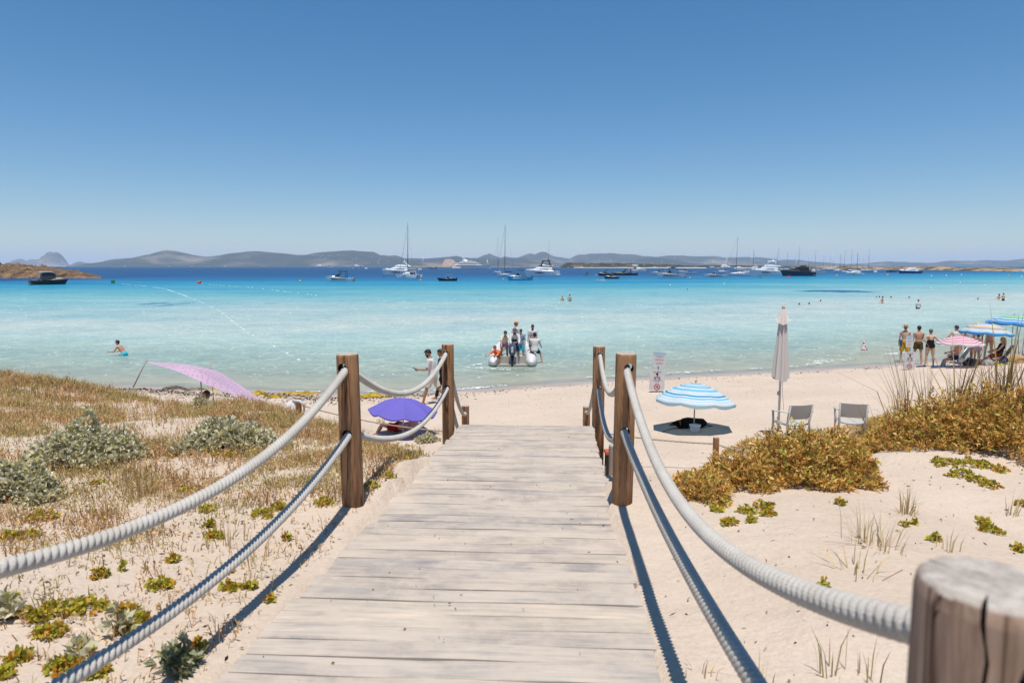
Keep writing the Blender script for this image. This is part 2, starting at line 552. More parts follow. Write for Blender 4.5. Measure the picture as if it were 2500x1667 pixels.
def sea_material():
    m, t, b = new_mat('sea_water')
    a = t.nodes.new('ShaderNodeVertexColor'); a.layer_name = 'Col'
    geo = t.nodes.new('ShaderNodeNewGeometry')
    mp = t.nodes.new('ShaderNodeMapping'); mp.inputs['Scale'].default_value = (0.75, 1.0, 1.0)
    t.links.new(geo.outputs['Position'], mp.inputs[0])
    vec = mp.outputs[0]
    w1 = noise(t, vec, 1.1, 6, 0.62, 0.4)
    w2 = noise(t, vec, 5.5, 5, 0.68, 0.8)
    w3 = noise(t, vec, 0.16, 4, 0.6, 0.3)
    # light nets painted into the water colour, only where it is shallow
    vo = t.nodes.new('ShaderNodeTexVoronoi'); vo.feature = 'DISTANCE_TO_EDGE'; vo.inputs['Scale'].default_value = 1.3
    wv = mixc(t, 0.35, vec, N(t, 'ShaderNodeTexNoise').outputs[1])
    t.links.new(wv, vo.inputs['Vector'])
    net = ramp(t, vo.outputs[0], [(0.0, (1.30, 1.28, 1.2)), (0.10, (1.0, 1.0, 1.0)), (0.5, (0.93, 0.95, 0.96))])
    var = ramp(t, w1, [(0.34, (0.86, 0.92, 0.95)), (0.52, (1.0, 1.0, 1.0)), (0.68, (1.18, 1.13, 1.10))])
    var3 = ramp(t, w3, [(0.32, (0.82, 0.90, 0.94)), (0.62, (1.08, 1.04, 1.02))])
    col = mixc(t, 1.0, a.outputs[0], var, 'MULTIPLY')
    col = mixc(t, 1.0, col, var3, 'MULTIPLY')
    col = mixc(t, 1.0, col, ramp(t, w2, [(0.36, (0.84, 0.90, 0.92)), (0.52, (1.0, 1.0, 1.0)), (0.64, (1.30, 1.24, 1.20))]), 'MULTIPLY')  # fine wave sparkle painted into the water colour
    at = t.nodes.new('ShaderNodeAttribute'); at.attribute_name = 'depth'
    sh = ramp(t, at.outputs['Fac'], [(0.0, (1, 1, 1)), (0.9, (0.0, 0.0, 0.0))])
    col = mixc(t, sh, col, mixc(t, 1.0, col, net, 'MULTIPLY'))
    dif = t.nodes.new('ShaderNodeBsdfDiffuse'); t.links.new(col, dif.inputs[0])
    trn = t.nodes.new('ShaderNodeBsdfTransparent'); trn.inputs[0].default_value = (0.90, 0.97, 0.95, 1)
    al = ramp(t, at.outputs['Fac'], [(0.0, (0.0,) * 3), (0.05, (0.22,) * 3), (0.28, (0.60,) * 3), (0.9, (1.0,) * 3)])
    body = t.nodes.new('ShaderNodeMixShader')
    t.links.new(al, body.inputs[0]); t.links.new(trn.outputs[0], body.inputs[1]); t.links.new(dif.outputs[0], body.inputs[2])
    gl = t.nodes.new('ShaderNodeBsdfGlossy'); gl.inputs['Roughness'].default_value = 0.16
    gl.inputs[0].default_value = (0.9, 0.95, 1, 1)
    hsum = t.nodes.new('ShaderNodeMath'); hsum.operation = 'MULTIPLY_ADD'
    t.links.new(w2, hsum.inputs[0]); hsum.inputs[1].default_value = 0.35; t.links.new(w1, hsum.inputs[2])
    bp = t.nodes.new('ShaderNodeBump'); bp.inputs['Strength'].default_value = 0.7; bp.inputs['Distance'].default_value = 0.22
    t.links.new(hsum.outputs[0], bp.inputs['Height'])
    t.links.new(bp.outputs[0], gl.inputs['Normal'])
    fr = t.nodes.new('ShaderNodeFresnel'); fr.inputs[0].default_value = 1.33
    t.links.new(bp.outputs[0], fr.inputs['Normal'])
    mn = t.nodes.new('ShaderNodeMath'); mn.operation = 'MINIMUM'; t.links.new(fr.outputs[0], mn.inputs[0]); mn.inputs[1].default_value = 0.16
    fin = t.nodes.new('ShaderNodeMixShader')
    t.links.new(mn.outputs[0], fin.inputs[0]); t.links.new(body.outputs[0], fin.inputs[1]); t.links.new(gl.outputs[0], fin.inputs[2])
    t.links.new(fin.outputs[0], t.nodes['Material Output'].inputs[0])
    return m

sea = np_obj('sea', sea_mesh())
tag(sea, kind='structure')

# ------------------------------------------------------------------ far land
def land_material(name, scrub, rock, lo=0.45, hi=0.6, scale=0.01, stretch=(1, 1, 1)):
    m, t, b = new_mat(name)
    g = t.nodes.new('ShaderNodeNewGeometry')
    mp = t.nodes.new('ShaderNodeMapping'); mp.inputs['Scale'].default_value = stretch
    t.links.new(g.outputs['Position'], mp.inputs[0])
    n = noise(t, mp.outputs[0], scale, 8, 0.65)
    n2 = noise(t, mp.outputs[0], scale * 7, 4, 0.6)
    c = ramp(t, n, [(lo, scrub), (hi, rock)])
    c = mixc(t, 1.0, c, ramp(t, n2, [(0.3, (0.7, 0.7, 0.7)), (0.7, (1.25, 1.2, 1.15))]), 'MULTIPLY')
    t.links.new(c, b.inputs['Base Color'])
    b.inputs['Roughness'].default_value = 0.95
    b.inputs['Specular IOR Level'].default_value = 0.05
    return m

HILL = land_material('wooded_hillside', (0.026, 0.033, 0.020), (0.25, 0.20, 0.15), 0.50, 0.70, 0.0016, (1, 1, 2))
HILLP = land_material('pale_rock_hillside', (0.055, 0.052, 0.038), (0.30, 0.235, 0.18), 0.42, 0.62, 0.0016, (1, 1, 2))
CLIFF = land_material('red_cliff', (0.22, 0.13, 0.09), (0.40, 0.27, 0.19), 0.4, 0.6, 0.004)

def ridge(name, pts, D, W, mat, base=650.5, seed=1, step=2.0, rough=0.10):
    px = np.arange(pts[0][0], pts[-1][0] + 0.01, step)
    py = np.interp(px, [p[0] for p in pts], [p[1] for p in pts])
    top = [on_y(a, b_, D) for a, b_ in zip(px, py)]
    xs = np.array([p.x for p in top]); hs = np.maximum(np.array([p.z for p in top]), 0.5)
    vs = np.linspace(-1, 0.7, 22)
    Vv, Xv = np.meshgrid(vs, xs, indexing='ij')
    prof = np.where(Vv < 0, (1 + Vv) ** 0.85, 1 - (Vv / 0.75) ** 2 * 0.9)
    nz = fbm(Xv / (W * 0.9), Vv * 0.9 + seed, seed)
    gul = 1 + rough * nz * (1 - np.abs(1 - np.abs(np.clip(Vv * 2 + 1, -1, 1)))) * 0 + rough * 2.2 * nz * np.clip(-Vv, 0, 1) * np.clip(1 + Vv, 0, 1) * 2
    Z = hs[None, :] * prof * gul - 1.0
    Z = np.where(Vv <= -0.999, -2.0, Z)
    Yv = D + Vv * W * (0.6 + 0.4 * np.clip(hs[None, :] / max(hs), 0, 1))
    # columns fan out with distance so the outline stands where it is seen
    Xp = Xv * (1 + 0 * Vv)
    V = np.stack([Xp, Yv, Z], -1).reshape(-1, 3)
    ny, nx = Z.shape
    idx = np.arange(nx * ny).reshape(ny, nx)
    Fc = np.stack([idx[:-1, :-1], idx[:-1, 1:], idx[1:, 1:], idx[1:, :-1]], -1).reshape(-1, 4)
    o = np_obj(name, np_mesh(name, V, Fc, mat, True))
    tag(o, kind='structure')
    return o

def cr(x0, y0, k, L): return [(x0 + a / k, y0 + b_ / k) for a, b_ in L]

vedra = cr(0, 520, 3.763, [(150, 484), (156, 452), (165, 418), (180, 420), (200, 440), (240, 440), (270, 424), (330, 428), (370, 430), (400, 405), (420, 393), (425, 365), (455, 352), (472, 366), (480, 378), (487, 360), (505, 356), (515, 385), (530, 415), (545, 436), (575, 460), (612, 484)])
ridge('rocky_island', vedra, 12500, 500, HILLP, seed=4, step=0.6, rough=0.25)
ridge('low_islet', cr(0, 520, 3.763, [(640, 484), (655, 476), (700, 455), (735, 445), (770, 455), (800, 458), (826, 462), (836, 484)]), 12800, 250, HILLP, seed=5, step=0.6, rough=0.25)
main = cr(0, 520, 3.763, [(1022, 486), (1045, 445), (1075, 428), (1140, 418), (1200, 412), (1350, 402), (1400, 370), (1440, 358), (1510, 340), (1570, 345), (1640, 360), (1700, 375), (1800, 392), (1860, 400), (1890, 408), (1960, 398), (2040, 385), (2110, 368), (2200, 360), (2270, 350), (2340, 348)]) \
    + [(660, 616), (690, 618), (720, 622), (742, 622)] + cr(750, 530, 7.84, [(0, 715), (120, 685), (250, 668), (450, 655), (650, 640), (850, 635), (1000, 650), (1250, 662), (1330, 700), (1390, 735), (1450, 725), (1550, 738), (1680, 730), (1780, 760), (1830, 785), (2000, 785), (2200, 790)]) \
    + cr(1040, 530, 6.533, [(0, 660), (200, 645), (380, 630), (480, 615), (600, 645), (700, 650), (800, 650), (870, 662), (1050, 680), (1180, 668), (1320, 645), (1480, 650), (1560, 655), (1700, 690), (1850, 705), (2050, 720), (2250, 790)])
ridge('hills', main, 9500, 1300, HILL, seed=2, step=1.5, rough=0.16)
pale = cr(0, 520, 3.763, [(1020, 486), (1050, 450), (1090, 436), (1200, 440), (1330, 470), (1400, 486)])
ridge('pale_headland', pale, 8900, 300, land_material('pale_cliff', (0.20, 0.16, 0.12), (0.42, 0.34, 0.27), 0.4, 0.6, 0.004), seed=8, step=1.0, rough=0.3)
far = cr(1040, 530, 6.533, [(700, 740), (830, 645), (920, 605), (1015, 578), (1100, 615), (1180, 650), (1260, 625), (1330, 640), (1400, 655), (1480, 640), (1600, 590), (1670, 575), (1740, 592), (1830, 552), (1870, 550), (1920, 560), (2000, 610), (2060, 632), (2150, 640), (2300, 665)]) \
    + cr(1400, 560, 7.84, [(0, 525), (50, 500), (120, 478), (240, 480), (320, 460), (440, 462), (540, 455), (620, 462), (690, 450), (800, 460), (880, 470), (1020, 472), (1150, 475), (1250, 490), (1350, 510), (1450, 510), (1560, 522), (1640, 525), (1700, 510), (1840, 495), (1980, 500), (2100, 495), (2200, 508)]) \
    + cr(1700, 560, 7.84, [(0, 515), (200, 515), (340, 508), (420, 512), (540, 540), (700, 532), (850, 530), (1000, 528), (1080, 545), (1180, 530), (1300, 545), (1450, 560), (1560, 590), (1620, 590), (1700, 575), (1800, 578), (1900, 580)]) \
    + cr(1950, 580, 7.587, [(0, 425), (200, 440), (400, 455), (620, 475), (900, 490), (1150, 480), (1300, 480), (1380, 470), (1500, 455), (1700, 440), (1780, 455), (1900, 446)]) \
    + cr(2200, 580, 7.84, [(0, 465), (90, 462), (200, 480), (350, 475), (500, 485), (700, 480), (900, 460), (1000, 440), (1150, 450), (1300, 440), (1450, 455), (1640, 430), (1800, 435), (1920, 435), (2050, 450), (2200, 440), (2352, 410), (2700, 380), (3200, 420), (3900, 480)])
ridge('hills', far, 12500, 1500, HILL, seed=3, step=1.5, rough=0.16)
ridge('hills', cr(1400, 560, 7.84, [(900, 700), (1000, 630), (1100, 600), (1300, 560), (1480, 540), (1600, 530), (1720, 550), (1900, 580), (2050, 600), (2200, 630), (2352, 640), (2700, 690)]), 9800, 1000, HILL, seed=6, step=1.5, rough=0.18)
ridge('red_headland', cr(1040, 530, 6.533, [(230, 795), (262, 740), (290, 680), (330, 668), (400, 668), (450, 690), (480, 730), (560, 790)]), 7600, 260, CLIFF, seed=7, step=1.0, rough=0.3)

ROCK = land_material('brown_coast_rock', (0.055, 0.036, 0.024), (0.27, 0.18, 0.11), 0.38, 0.66, 0.30)
SPIT = land_material('dune_spit', (0.055, 0.048, 0.028), (0.42, 0.31, 0.19), 0.40, 0.58, 0.035, (1, 1, 3))
SPITS = land_material('scrub_spit', (0.032, 0.034, 0.018), (0.34, 0.25, 0.155), 0.52, 0.70, 0.03, (1, 1, 3))

def strip(name, pts, mat, seed=1, depth=90.0, nz=0.25, kind='structure'):
    "low land: pts = (px, top_py, waterline_py)"
    px = np.arange(pts[0][0], pts[-1][0] + 0.01, 1.2)
    tp = np.interp(px, [p[0] for p in pts], [p[1] for p in pts])
    wp = np.interp(px, [p[0] for p in pts], [p[2] for p in pts])
    V = []
    vs = [0, 0.10, 0.22, 0.38, 0.55, 0.75, 1.0, 1.6, 2.3]
    pr = [-0.3, 0.34, 0.55, 0.72, 0.86, 0.95, 1.0, 0.8, -0.3]
    for j, v in enumerate(vs):
        for a, b_, c_ in zip(px, tp, wp):
            q = on_z(a, c_, 0.0)
            y = q.y + v * depth
            top = on_y(a, b_, q.y + depth)
            k = 1 + nz * float(fbm(np.array(q.x * 8.0 / q.y * 6), np.array(v * 2.1 + seed), seed)) * (0.6 if 0 < v < 1 else (0.2 if v == 1 else 0))
            V.append((q.x * y / q.y, y, max(top.z, 0.4) * pr[j] * k))
    V = np.array(V)
    n = len(px); idx = np.arange(len(V)).reshape(len(vs), n)
    Fc = np.stack([idx[:-1, :-1], idx[:-1, 1:], idx[1:, 1:], idx[1:, :-1]], -1).reshape(-1, 4)
    o = np_obj(name, np_mesh(name, V, Fc, mat, False))
    return tag(o, kind=kind)

strip('rocky_islet', [(-260, 640, 680), (-120, 646, 680.5)] + [(a, b_, 679.6) for a, b_ in cr(0, 520, 3.763, [(0, 468), (140, 466), (200, 472), (330, 485), (480, 495), (560, 510), (640, 525), (720, 530), (790, 548), (850, 562), (900, 572), (925, 588), (935, 600)])], ROCK, 3, 26, 0.3)
strip('ochre_shore', [(985, 651.6, 652.2), (1010, 649.6, 652.4), (1060, 649.4, 652.5), (1115, 650.4, 652.5), (1150, 651, 652.4), (1340, 651.6, 652.4), (1374, 651.2, 653)], SPIT, 5, 300, 0.2)
strip('sandy_spit', [(1368, 652.4, 653.4), (1376, 644.5, 653.4), (1382, 642, 653.4), (1400, 641.3, 653.6), (1425, 642.5, 653.6), (1470, 642.6, 653.8), (1528, 642.8, 653.9), (1590, 645.4, 654.1), (1640, 646.6, 654.3), (1700, 648.6, 654.6), (1760, 647.2, 654.7), (1800, 647.8, 654.9), (1860, 649, 655.2), (1920, 650, 655.8), (1990, 650.2, 657)], SPITS, 7, 260, 0.25)
strip('sandy_spit', [(1930, 651.5, 656.3), (1990, 650.4, 657), (2060, 650.2, 658), (2150, 651.8, 658.4), (2200, 651.6, 658.6), (2260, 650.6, 659.2), (2300, 650.2, 660), (2340, 654, 660.8), (2400, 652.8, 661.6), (2440, 652.5, 662), (2500, 656.5, 663.2), (2620, 657, 665), (2800, 660, 668)], SPIT, 8, 110, 0.25)
strip('pale_shoreline', [(1400, 652.9, 653.9), (1530, 652.7, 654.1), (1700, 653.0, 654.8), (1860, 653.4, 655.4)], plain('bleached_sand', (0.62, 0.55, 0.45), None, 0.9, 0.05), 9, 30, 0.1)

# ------------------------------------------------------------------ air
def haze_box():
    m = bpy.data.materials.new('haze_air')
    m.use_nodes = True
    t = m.node_tree
    t.nodes.clear()
    v = t.nodes.new('ShaderNodeVolumePrincipled')
    v.inputs['Color'].default_value = (0.72, 0.85, 1.0, 1)
    v.inputs['Density'].default_value = HAZE
    v.inputs['Anisotropy'].default_value = 0.0
    o = t.nodes.new('ShaderNodeOutputMaterial')
    t.links.new(v.outputs[0], o.inputs['Volume'])
    mb = MB()
    mb.box((0, 14850, 195), (64000, 31000 - 300, 400))
    h = mb.build('haze', m)
    tag(h, kind='stuff')
    return h

HAZE = 5.2e-5
haze_box()
# ------------------------------------------------------------------ boardwalk
def wood(name, c, c2, grain=(26, 26, 1.6), rough=0.85, bmp=0.35, streak=0.6, axis='z', sandy=0.0):
    m, t, b = new_mat(name)
    oi = t.nodes.new('ShaderNodeObjectInfo')
    tc = t.nodes.new('ShaderNodeTexCoord')
    va = t.nodes.new('ShaderNodeVectorMath'); va.operation = 'MULTIPLY_ADD'
    t.links.new(oi.outputs['Random'], va.inputs[0]); va.inputs[1].default_value = (37, 53, 71)
    t.links.new(tc.outputs['Object'], va.inputs[2])
    mp = t.nodes.new('ShaderNodeMapping'); mp.inputs['Scale'].default_value = grain
    t.links.new(va.outputs[0], mp.inputs[0])
    g = noise(t, mp.outputs[0], 1.0, 8, 0.68, 0.6)
    blot = noise(t, va.outputs[0], 2.4, 4, 0.6, 0.3)
    col = ramp(t, g, [(0.30, c2), (0.62, c)])
    col = mixc(t, 1.0, col, ramp(t, blot, [(0.3, (0.72, 0.72, 0.74)), (0.65, (1.1, 1.08, 1.05))]), 'MULTIPLY')
    tint = ramp(t, oi.outputs['Random'], [(0.0, (0.86, 0.86, 0.90)), (0.35, (1.05, 1.0, 0.96)), (0.7, (0.93, 0.93, 0.95)), (1.0, (1.10, 1.06, 1.0))])
    col = mixc(t, 1.0, col, tint, 'MULTIPLY')
    if sandy:
        sn = noise(t, va.outputs[0], 5.0, 6, 0.7)
        f = ramp(t, sn, [(0.46, (0, 0, 0)), (0.62, (sandy,) * 3)])
        col = mixc(t, f, col, (0.50, 0.42, 0.34))
    t.links.new(col, b.inputs['Base Color'])
    b.inputs['Roughness'].default_value = rough
    b.inputs['Specular IOR Level'].default_value = 0.2
    if axis == 'z' and not sandy:
        vo = t.nodes.new('ShaderNodeTexVoronoi'); vo.inputs['Scale'].default_value = 1.0
        mk = t.nodes.new('ShaderNodeMapping'); mk.inputs['Scale'].default_value = (9, 9, 3.2)
        t.links.new(va.outputs[0], mk.inputs[0]); t.links.new(mk.outputs[0], vo.inputs['Vector'])
        col = mixc(t, 1.0, col, ramp(t, vo.outputs['Distance'], [(0.10, (0.38, 0.30, 0.24)), (0.22, (1, 1, 1))]), 'MULTIPLY')
        mc = t.nodes.new('ShaderNodeMapping'); mc.inputs['Scale'].default_value = (16, 16, 0.7)
        t.links.new(va.outputs[0], mc.inputs[0])
        ck = noise(t, mc.outputs[0], 1.0, 3, 0.5, 0.4)
        col = mixc(t, 1.0, col, ramp(t, ck, [(0.475, (1, 1, 1)), (0.495, (0.30, 0.25, 0.22)), (0.505, (0.30, 0.25, 0.22)), (0.525, (1, 1, 1))]), 'MULTIPLY')
        sn_ = t.nodes.new('ShaderNodeSeparateXYZ'); t.links.new(tc.outputs['Normal'], sn_.inputs[0])
        top = ramp(t, sn_.outputs[2], [(0.45, (0, 0, 0)), (0.7, (1, 1, 1))])
        eg = noise(t, va.outputs[0], 34, 5, 0.7)
        col = mixc(t, top, col, ramp(t, eg, [(0.3, (0.24, 0.20, 0.165)), (0.65, (0.50, 0.44, 0.38))]))
        t.links.new(col, b.inputs['Base Color'])
    bump(t, b, g, bmp, 0.006)
    return m

PLANK = wood('weathered_plank', (0.52, 0.45, 0.375), (0.33, 0.305, 0.275), (2.2, 34, 34), 0.9, 0.5, sandy=0.75)
POSTW = wood('post_timber', (0.40, 0.225, 0.115), (0.14, 0.068, 0.034), (30, 30, 1.8), 0.8, 0.5)
POSTG = wood('grey_post_timber', (0.43, 0.32, 0.25), (0.12, 0.068, 0.042), (30, 30, 2.0), 0.9, 0.8)
ENDG = wood('post_end_grain', (0.36, 0.30, 0.25), (0.20, 0.15, 0.11), (40, 40, 40), 0.95, 0.4)
HOLE = plain('dark_drill_hole', (0.012, 0.009, 0.007), None, 0.95, 8)
ROPEM, _t, _b = new_mat('cotton_rope')
_n = noise(_t, coords(_t), 260, 3, 0.7)
_n2 = noise(_t, coords(_t), 5, 3, 0.6)
_t.links.new(mixc(_t, 1.0, ramp(_t, _n, [(0.3, (0.38, 0.355, 0.315)), (0.7, (0.58, 0.545, 0.495))]), ramp(_t, _n2, [(0.3, (0.9, 0.88, 0.86)), (0.7, (1.05, 1.05, 1.05))]), 'MULTIPLY'), _b.inputs['Base Color'])
_b.inputs['Roughness'].default_value = 0.95
_b.inputs['Specular IOR Level'].default_value = 0.1
bump(_t, _b, _n, 0.5, 0.003)
JUTE = plain('beige_rope', (0.42, 0.35, 0.27), (0.28, 0.22, 0.16), 0.95, 120, 0.5, 0.1)

def plank_mesh(seed):
    r = random.Random(seed)
    mb = MB()
    L, W, T = DECK_W * r.uniform(0.985, 1.015), r.uniform(0.126, 0.134), 0.034
    n = 9
    rings = []
    for k in range(n + 1):
        x = -L / 2 + L * k / n
        dz = 0.003 * math.sin(k * 0.9 + seed) + r.uniform(-0.0012, 0.0012)
        e0, e1 = r.uniform(-0.0016, 0.0016), r.uniform(-0.0016, 0.0016)
        c = 0.005
        w2 = W / 2
        sec = [(-w2 + e0, -T), (w2 + e1, -T), (w2 + e1, -c), (w2 + e1 - c, 0), (-w2 + e0 + c, 0), (-w2 + e0, -c)]
        rings.append([(x, a, b_ + dz) for a, b_ in sec])
    mb.rings(rings)
    return mb.mesh('plank', PLANK)

planks = [plank_mesh(k) for k in range(9)]
walk = bpy.data.objects.new('boardwalk', None); link(walk)
tag(walk, 'pale weathered wooden boardwalk sloping down over the dune to the beach', 'boardwalk')
yaw = -0.052
y = 0.2
k = 0
while y < DECK_Y1 + 0.02:
    o = bpy.data.objects.new('plank', planks[(k * 5 + k // 4) % 9])
    link(o, walk)
    o.location = (deck_x(y) + rnd.uniform(-0.008, 0.008), y, deck_z(y) + rnd.uniform(-0.003, 0.003))
    o.rotation_euler = (-math.atan(0.0646) + rnd.uniform(-0.012, 0.012), rnd.uniform(-0.002, 0.002), yaw + rnd.uniform(-0.004, 0.004))
    o.scale = (1 + 0.05 * min(1, max(0, (6.5 - y) / 4)), 1, 1)
    y += 0.1405
    k += 1
for sx in (-0.62, 0.62):
    mb = MB()
    a, b_ = Vector((deck_x(0.2) + sx, 0.2, deck_z(0.2) - 0.11)), Vector((deck_x(8.45) + sx, 8.45, deck_z(8.45) - 0.11))
    mb.tube([a, b_], [(0.04, 0.07)] * 2, 4, side=(1, 0, 0.0))
    mb.build('bearer', POSTG, walk)
# stair going on down from the end of the deck
stair = bpy.data.objects.new('beach_stair', None); link(stair)
tag(stair, 'short flight of wooden steps leading from the boardwalk end to the sand', 'stairs')
nst = 9
for i in range(nst):
    yy = 8.66 + i * 0.36
    z = 2.51 - 0.165 * (i + 1)
    o = bpy.data.objects.new('tread', planks[i % 9]); link(o, stair)
    o.location = (deck_x(yy), yy, z); o.rotation_euler = (0, 0, yaw); o.scale = (1, 2.3, 1)
for sx in (-0.8, 0.8):
    mb = MB()
    mb.tube([(deck_x(8.5) + sx, 8.5, 2.36), (deck_x(11.9) + sx, 11.9, 0.86)], [(0.02, 0.1)] * 2, 4, side=(1, 0, 0))
    mb.build('stringer', POSTG, stair)

# ------------------------------------------------------------------ posts with rope holes
def post(x, y, z0, z1, holes, label, mat=POSTW, r=0.075, hr=0.034, hdir=(0.07, 1, 0), seed=0, lean=(0, 0), cracks=()):
    mb = MB()
    n = 28
    H = z1 - z0
    rr = random.Random(seed)
    prof = [(r * 1.0, 0), (r * 1.0, H * 0.3), (r * 0.985, H * 0.65), (r * 0.985, H - 0.022), (r * 0.95, H - 0.007), (r * 0.86, H)]
    rings = []
    ph = rr.uniform(0, 6)
    for (q, z) in prof:
        rings.append([(q * (1 + 0.02 * math.sin(2 * a + ph) + 0.012 * math.sin(5 * a + ph)) * math.cos(a), q * (1 + 0.02 * math.sin(2 * a + ph)) * math.sin(a), z) for a in [2 * math.pi * i / n for i in range(n)]])
    mb.rings(rings)
    me = mb.mesh('post_timber', [mat, HOLE])
    cut = MB()
    for hx, hz in holes:
        d = Vector(hdir).normalized()
        c = Vector((hx, 0, hz - z0))
        cut.tube([c - d * 0.2, c + d * 0.2], hr, 16)
    for (a, h, wd_) in cracks:
        rg_ = []
        for k_ in range(6):
            zz = H + 0.02 - h * k_ / 5
            aa = a + 0.06 * math.sin(k_ * 1.7 + a)
            d = Vector((math.cos(aa), math.sin(aa), 0)); t_ = Vector((-d.y, d.x, 0)); wk = wd_ * (1.05 - k_ / 5)
            rg_.append([d * (r * (0.45 + 0.08 * k_)) + Vector((0, 0, zz)), d * (r * 1.25) - t_ * wk * 1.3 + Vector((0, 0, zz)), d * (r * 1.25) + t_ * wk * 1.3 + Vector((0, 0, zz))])
        cut.rings(rg_)
    co = bpy.data.objects.new('cutter', cut.mesh('cutter', [mat, HOLE]))
    for p in co.data.polygons: p.material_index = 1
    bm_ = bmesh.new(); bm_.from_mesh(co.data); bmesh.ops.recalc_face_normals(bm_, faces=bm_.faces); bm_.to_mesh(co.data); bm_.free()
    COL.objects.link(co)
    me2 = baked(me, [('BOOLEAN', dict(object=co, operation='DIFFERENCE', solver='EXACT', use_self=True))])
    bpy.data.objects.remove(co)
    for p in me2.polygons:
        p.use_smooth = len(p.vertices) == 4
    o = bpy.data.objects.new('rope_post', me2)
    link(o); o.location = (x, y, z0)
    o.rotation_euler = (lean[0], lean[1], 0)
    tag(o, label, 'post', 'rope posts along the boardwalk')
    return o

PL1, PR1 = (-1.118, 4.66), (0.785, 4.73)
PL2, PR2 = (-0.80, 8.42), (1.085, 8.45)
PR0, PL0 = (0.538, 0.73), (-1.47, 0.7)
post(*PL1, 2.55, 3.905, [(-0.016, 3.81), (0.0, 3.352)], 'brown timber post left of the boardwalk, the nearer of that side, big log', seed=1, lean=(0, -0.012))
post(*PR1, 2.55, 3.90, [(0.014, 3.80), (0.0, 3.352)], 'brown timber post right of the boardwalk with knots, standing in the sand at mid deck', seed=2, lean=(0, 0.01))
post(*PL2, 2.0, 3.545, [(-0.014, 3.435), (0.0, 3.005)], 'slimmer looking brown post at the left far end of the boardwalk', seed=3)
post(*PR2, 2.0, 3.515, [(0.010, 3.41), (-0.002, 2.985)], 'brown post at the right far end of the boardwalk, beside dark shade', seed=4)
post(*PR0, 2.7, 4.15, [(0.02, 4.075), (0.02, 3.62)], 'big blurred grey-brown post top in the bottom right corner, close to the camera', mat=POSTG, r=0.077, seed=5, cracks=[(-1.25, 0.30, 0.008), (-2.25, 0.20, 0.004), (-0.6, 0.1, 0.004), (2.2, 0.1, 0.004), (-2.9, 0.07, 0.002)])
post(*PL0, 2.7, 4.165, [(0.0, 4.06), (0.0, 3.56)], 'timber post beside the camera at the left start of the boardwalk', mat=POSTG, seed=6)
PL3, PR3 = (-0.845, 12.15), (1.36, 12.25)
post(PL3[0], PL3[1], 0.7, 2.0, [(0, 1.86), (0, 1.45)], 'short looking post below the boardwalk end at left, holding a rope end', r=0.068, seed=7)
post(PR3[0], PR3[1], 0.7, 1.96, [(0, 1.86), (0, 1.45)], 'post top peeping out below the right end of the boardwalk', r=0.066, seed=8)
# ------------------------------------------------------------------ ropes
def rope_mesh(pts, r=0.0275, pitch=0.093, n=18, step=0.0052, mat=None, depth=0.46):
    P = [Vector(p) for p in pts]
    out = []
    seg = [(P[i + 1] - P[i]).length for i in range(len(P) - 1)]
    tot = sum(seg)
    m = max(8, int(tot / step))
    cum = [0]
    for s_ in seg: cum.append(cum[-1] + s_)
    C = []
    j = 0
    for k in range(m + 1):
        d = tot * k / m
        while j < len(seg) - 1 and cum[j + 1] < d: j += 1
        C.append(P[j].lerp(P[j + 1], (d - cum[j]) / max(seg[j], 1e-9)))
    C = np.array([tuple(c) for c in C])
    T = np.gradient(C, axis=0); T /= np.linalg.norm(T, axis=1)[:, None]
    up = np.array([0, 0, 1.0])
    A = np.cross(T, up); A /= np.maximum(np.linalg.norm(A, axis=1), 1e-6)[:, None]
    B = np.cross(A, T)
    th = np.linspace(0, 2 * np.pi, n, endpoint=False)
    s = np.linspace(0, tot, m + 1)
    ph = th[None, :] * 3 - (2 * np.pi * s / (pitch / 3.0) / 1.0)[:, None] * 1.0
    rad = r * (1 - depth + depth * np.abs(np.cos(ph / 2)) ** 1.0)
    V = C[:, None, :] + A[:, None, :] * (rad * np.cos(th))[..., None] + B[:, None, :] * (rad * np.sin(th))[..., None]
    idx = np.arange((m + 1) * n).reshape(m + 1, n)
    nxt = np.roll(idx, -1, axis=1)
    Fc = np.stack([idx[:-1], idx[1:], nxt[1:], nxt[:-1]], -1).reshape(-1, 4)
    return np_mesh('rope', V.reshape(-1, 3), Fc, mat or ROPEM, True)

def sag(a, b_, s, n=40, side=0.0, skew=0.0):
    a, b_ = Vector(a), Vector(b_)
    out = []
    for i in range(n + 1):
        u = i / n
        v = u ** (1 + skew)
        p = a.lerp(b_, u)
        p.z -= 4 * s * v * (1 - v)
        p.x += side * 4 * v * (1 - v)
        out.append(p)
    return out

def rope(a, b_, s, label, group='white ropes along the boardwalk', name='rope', side=0.0, skew=0.0, **kw):
    o = np_obj(name, rope_mesh(sag(a, b_, s, side=side, skew=skew), **kw))
    tag(o, label, 'rope', group)
    return o

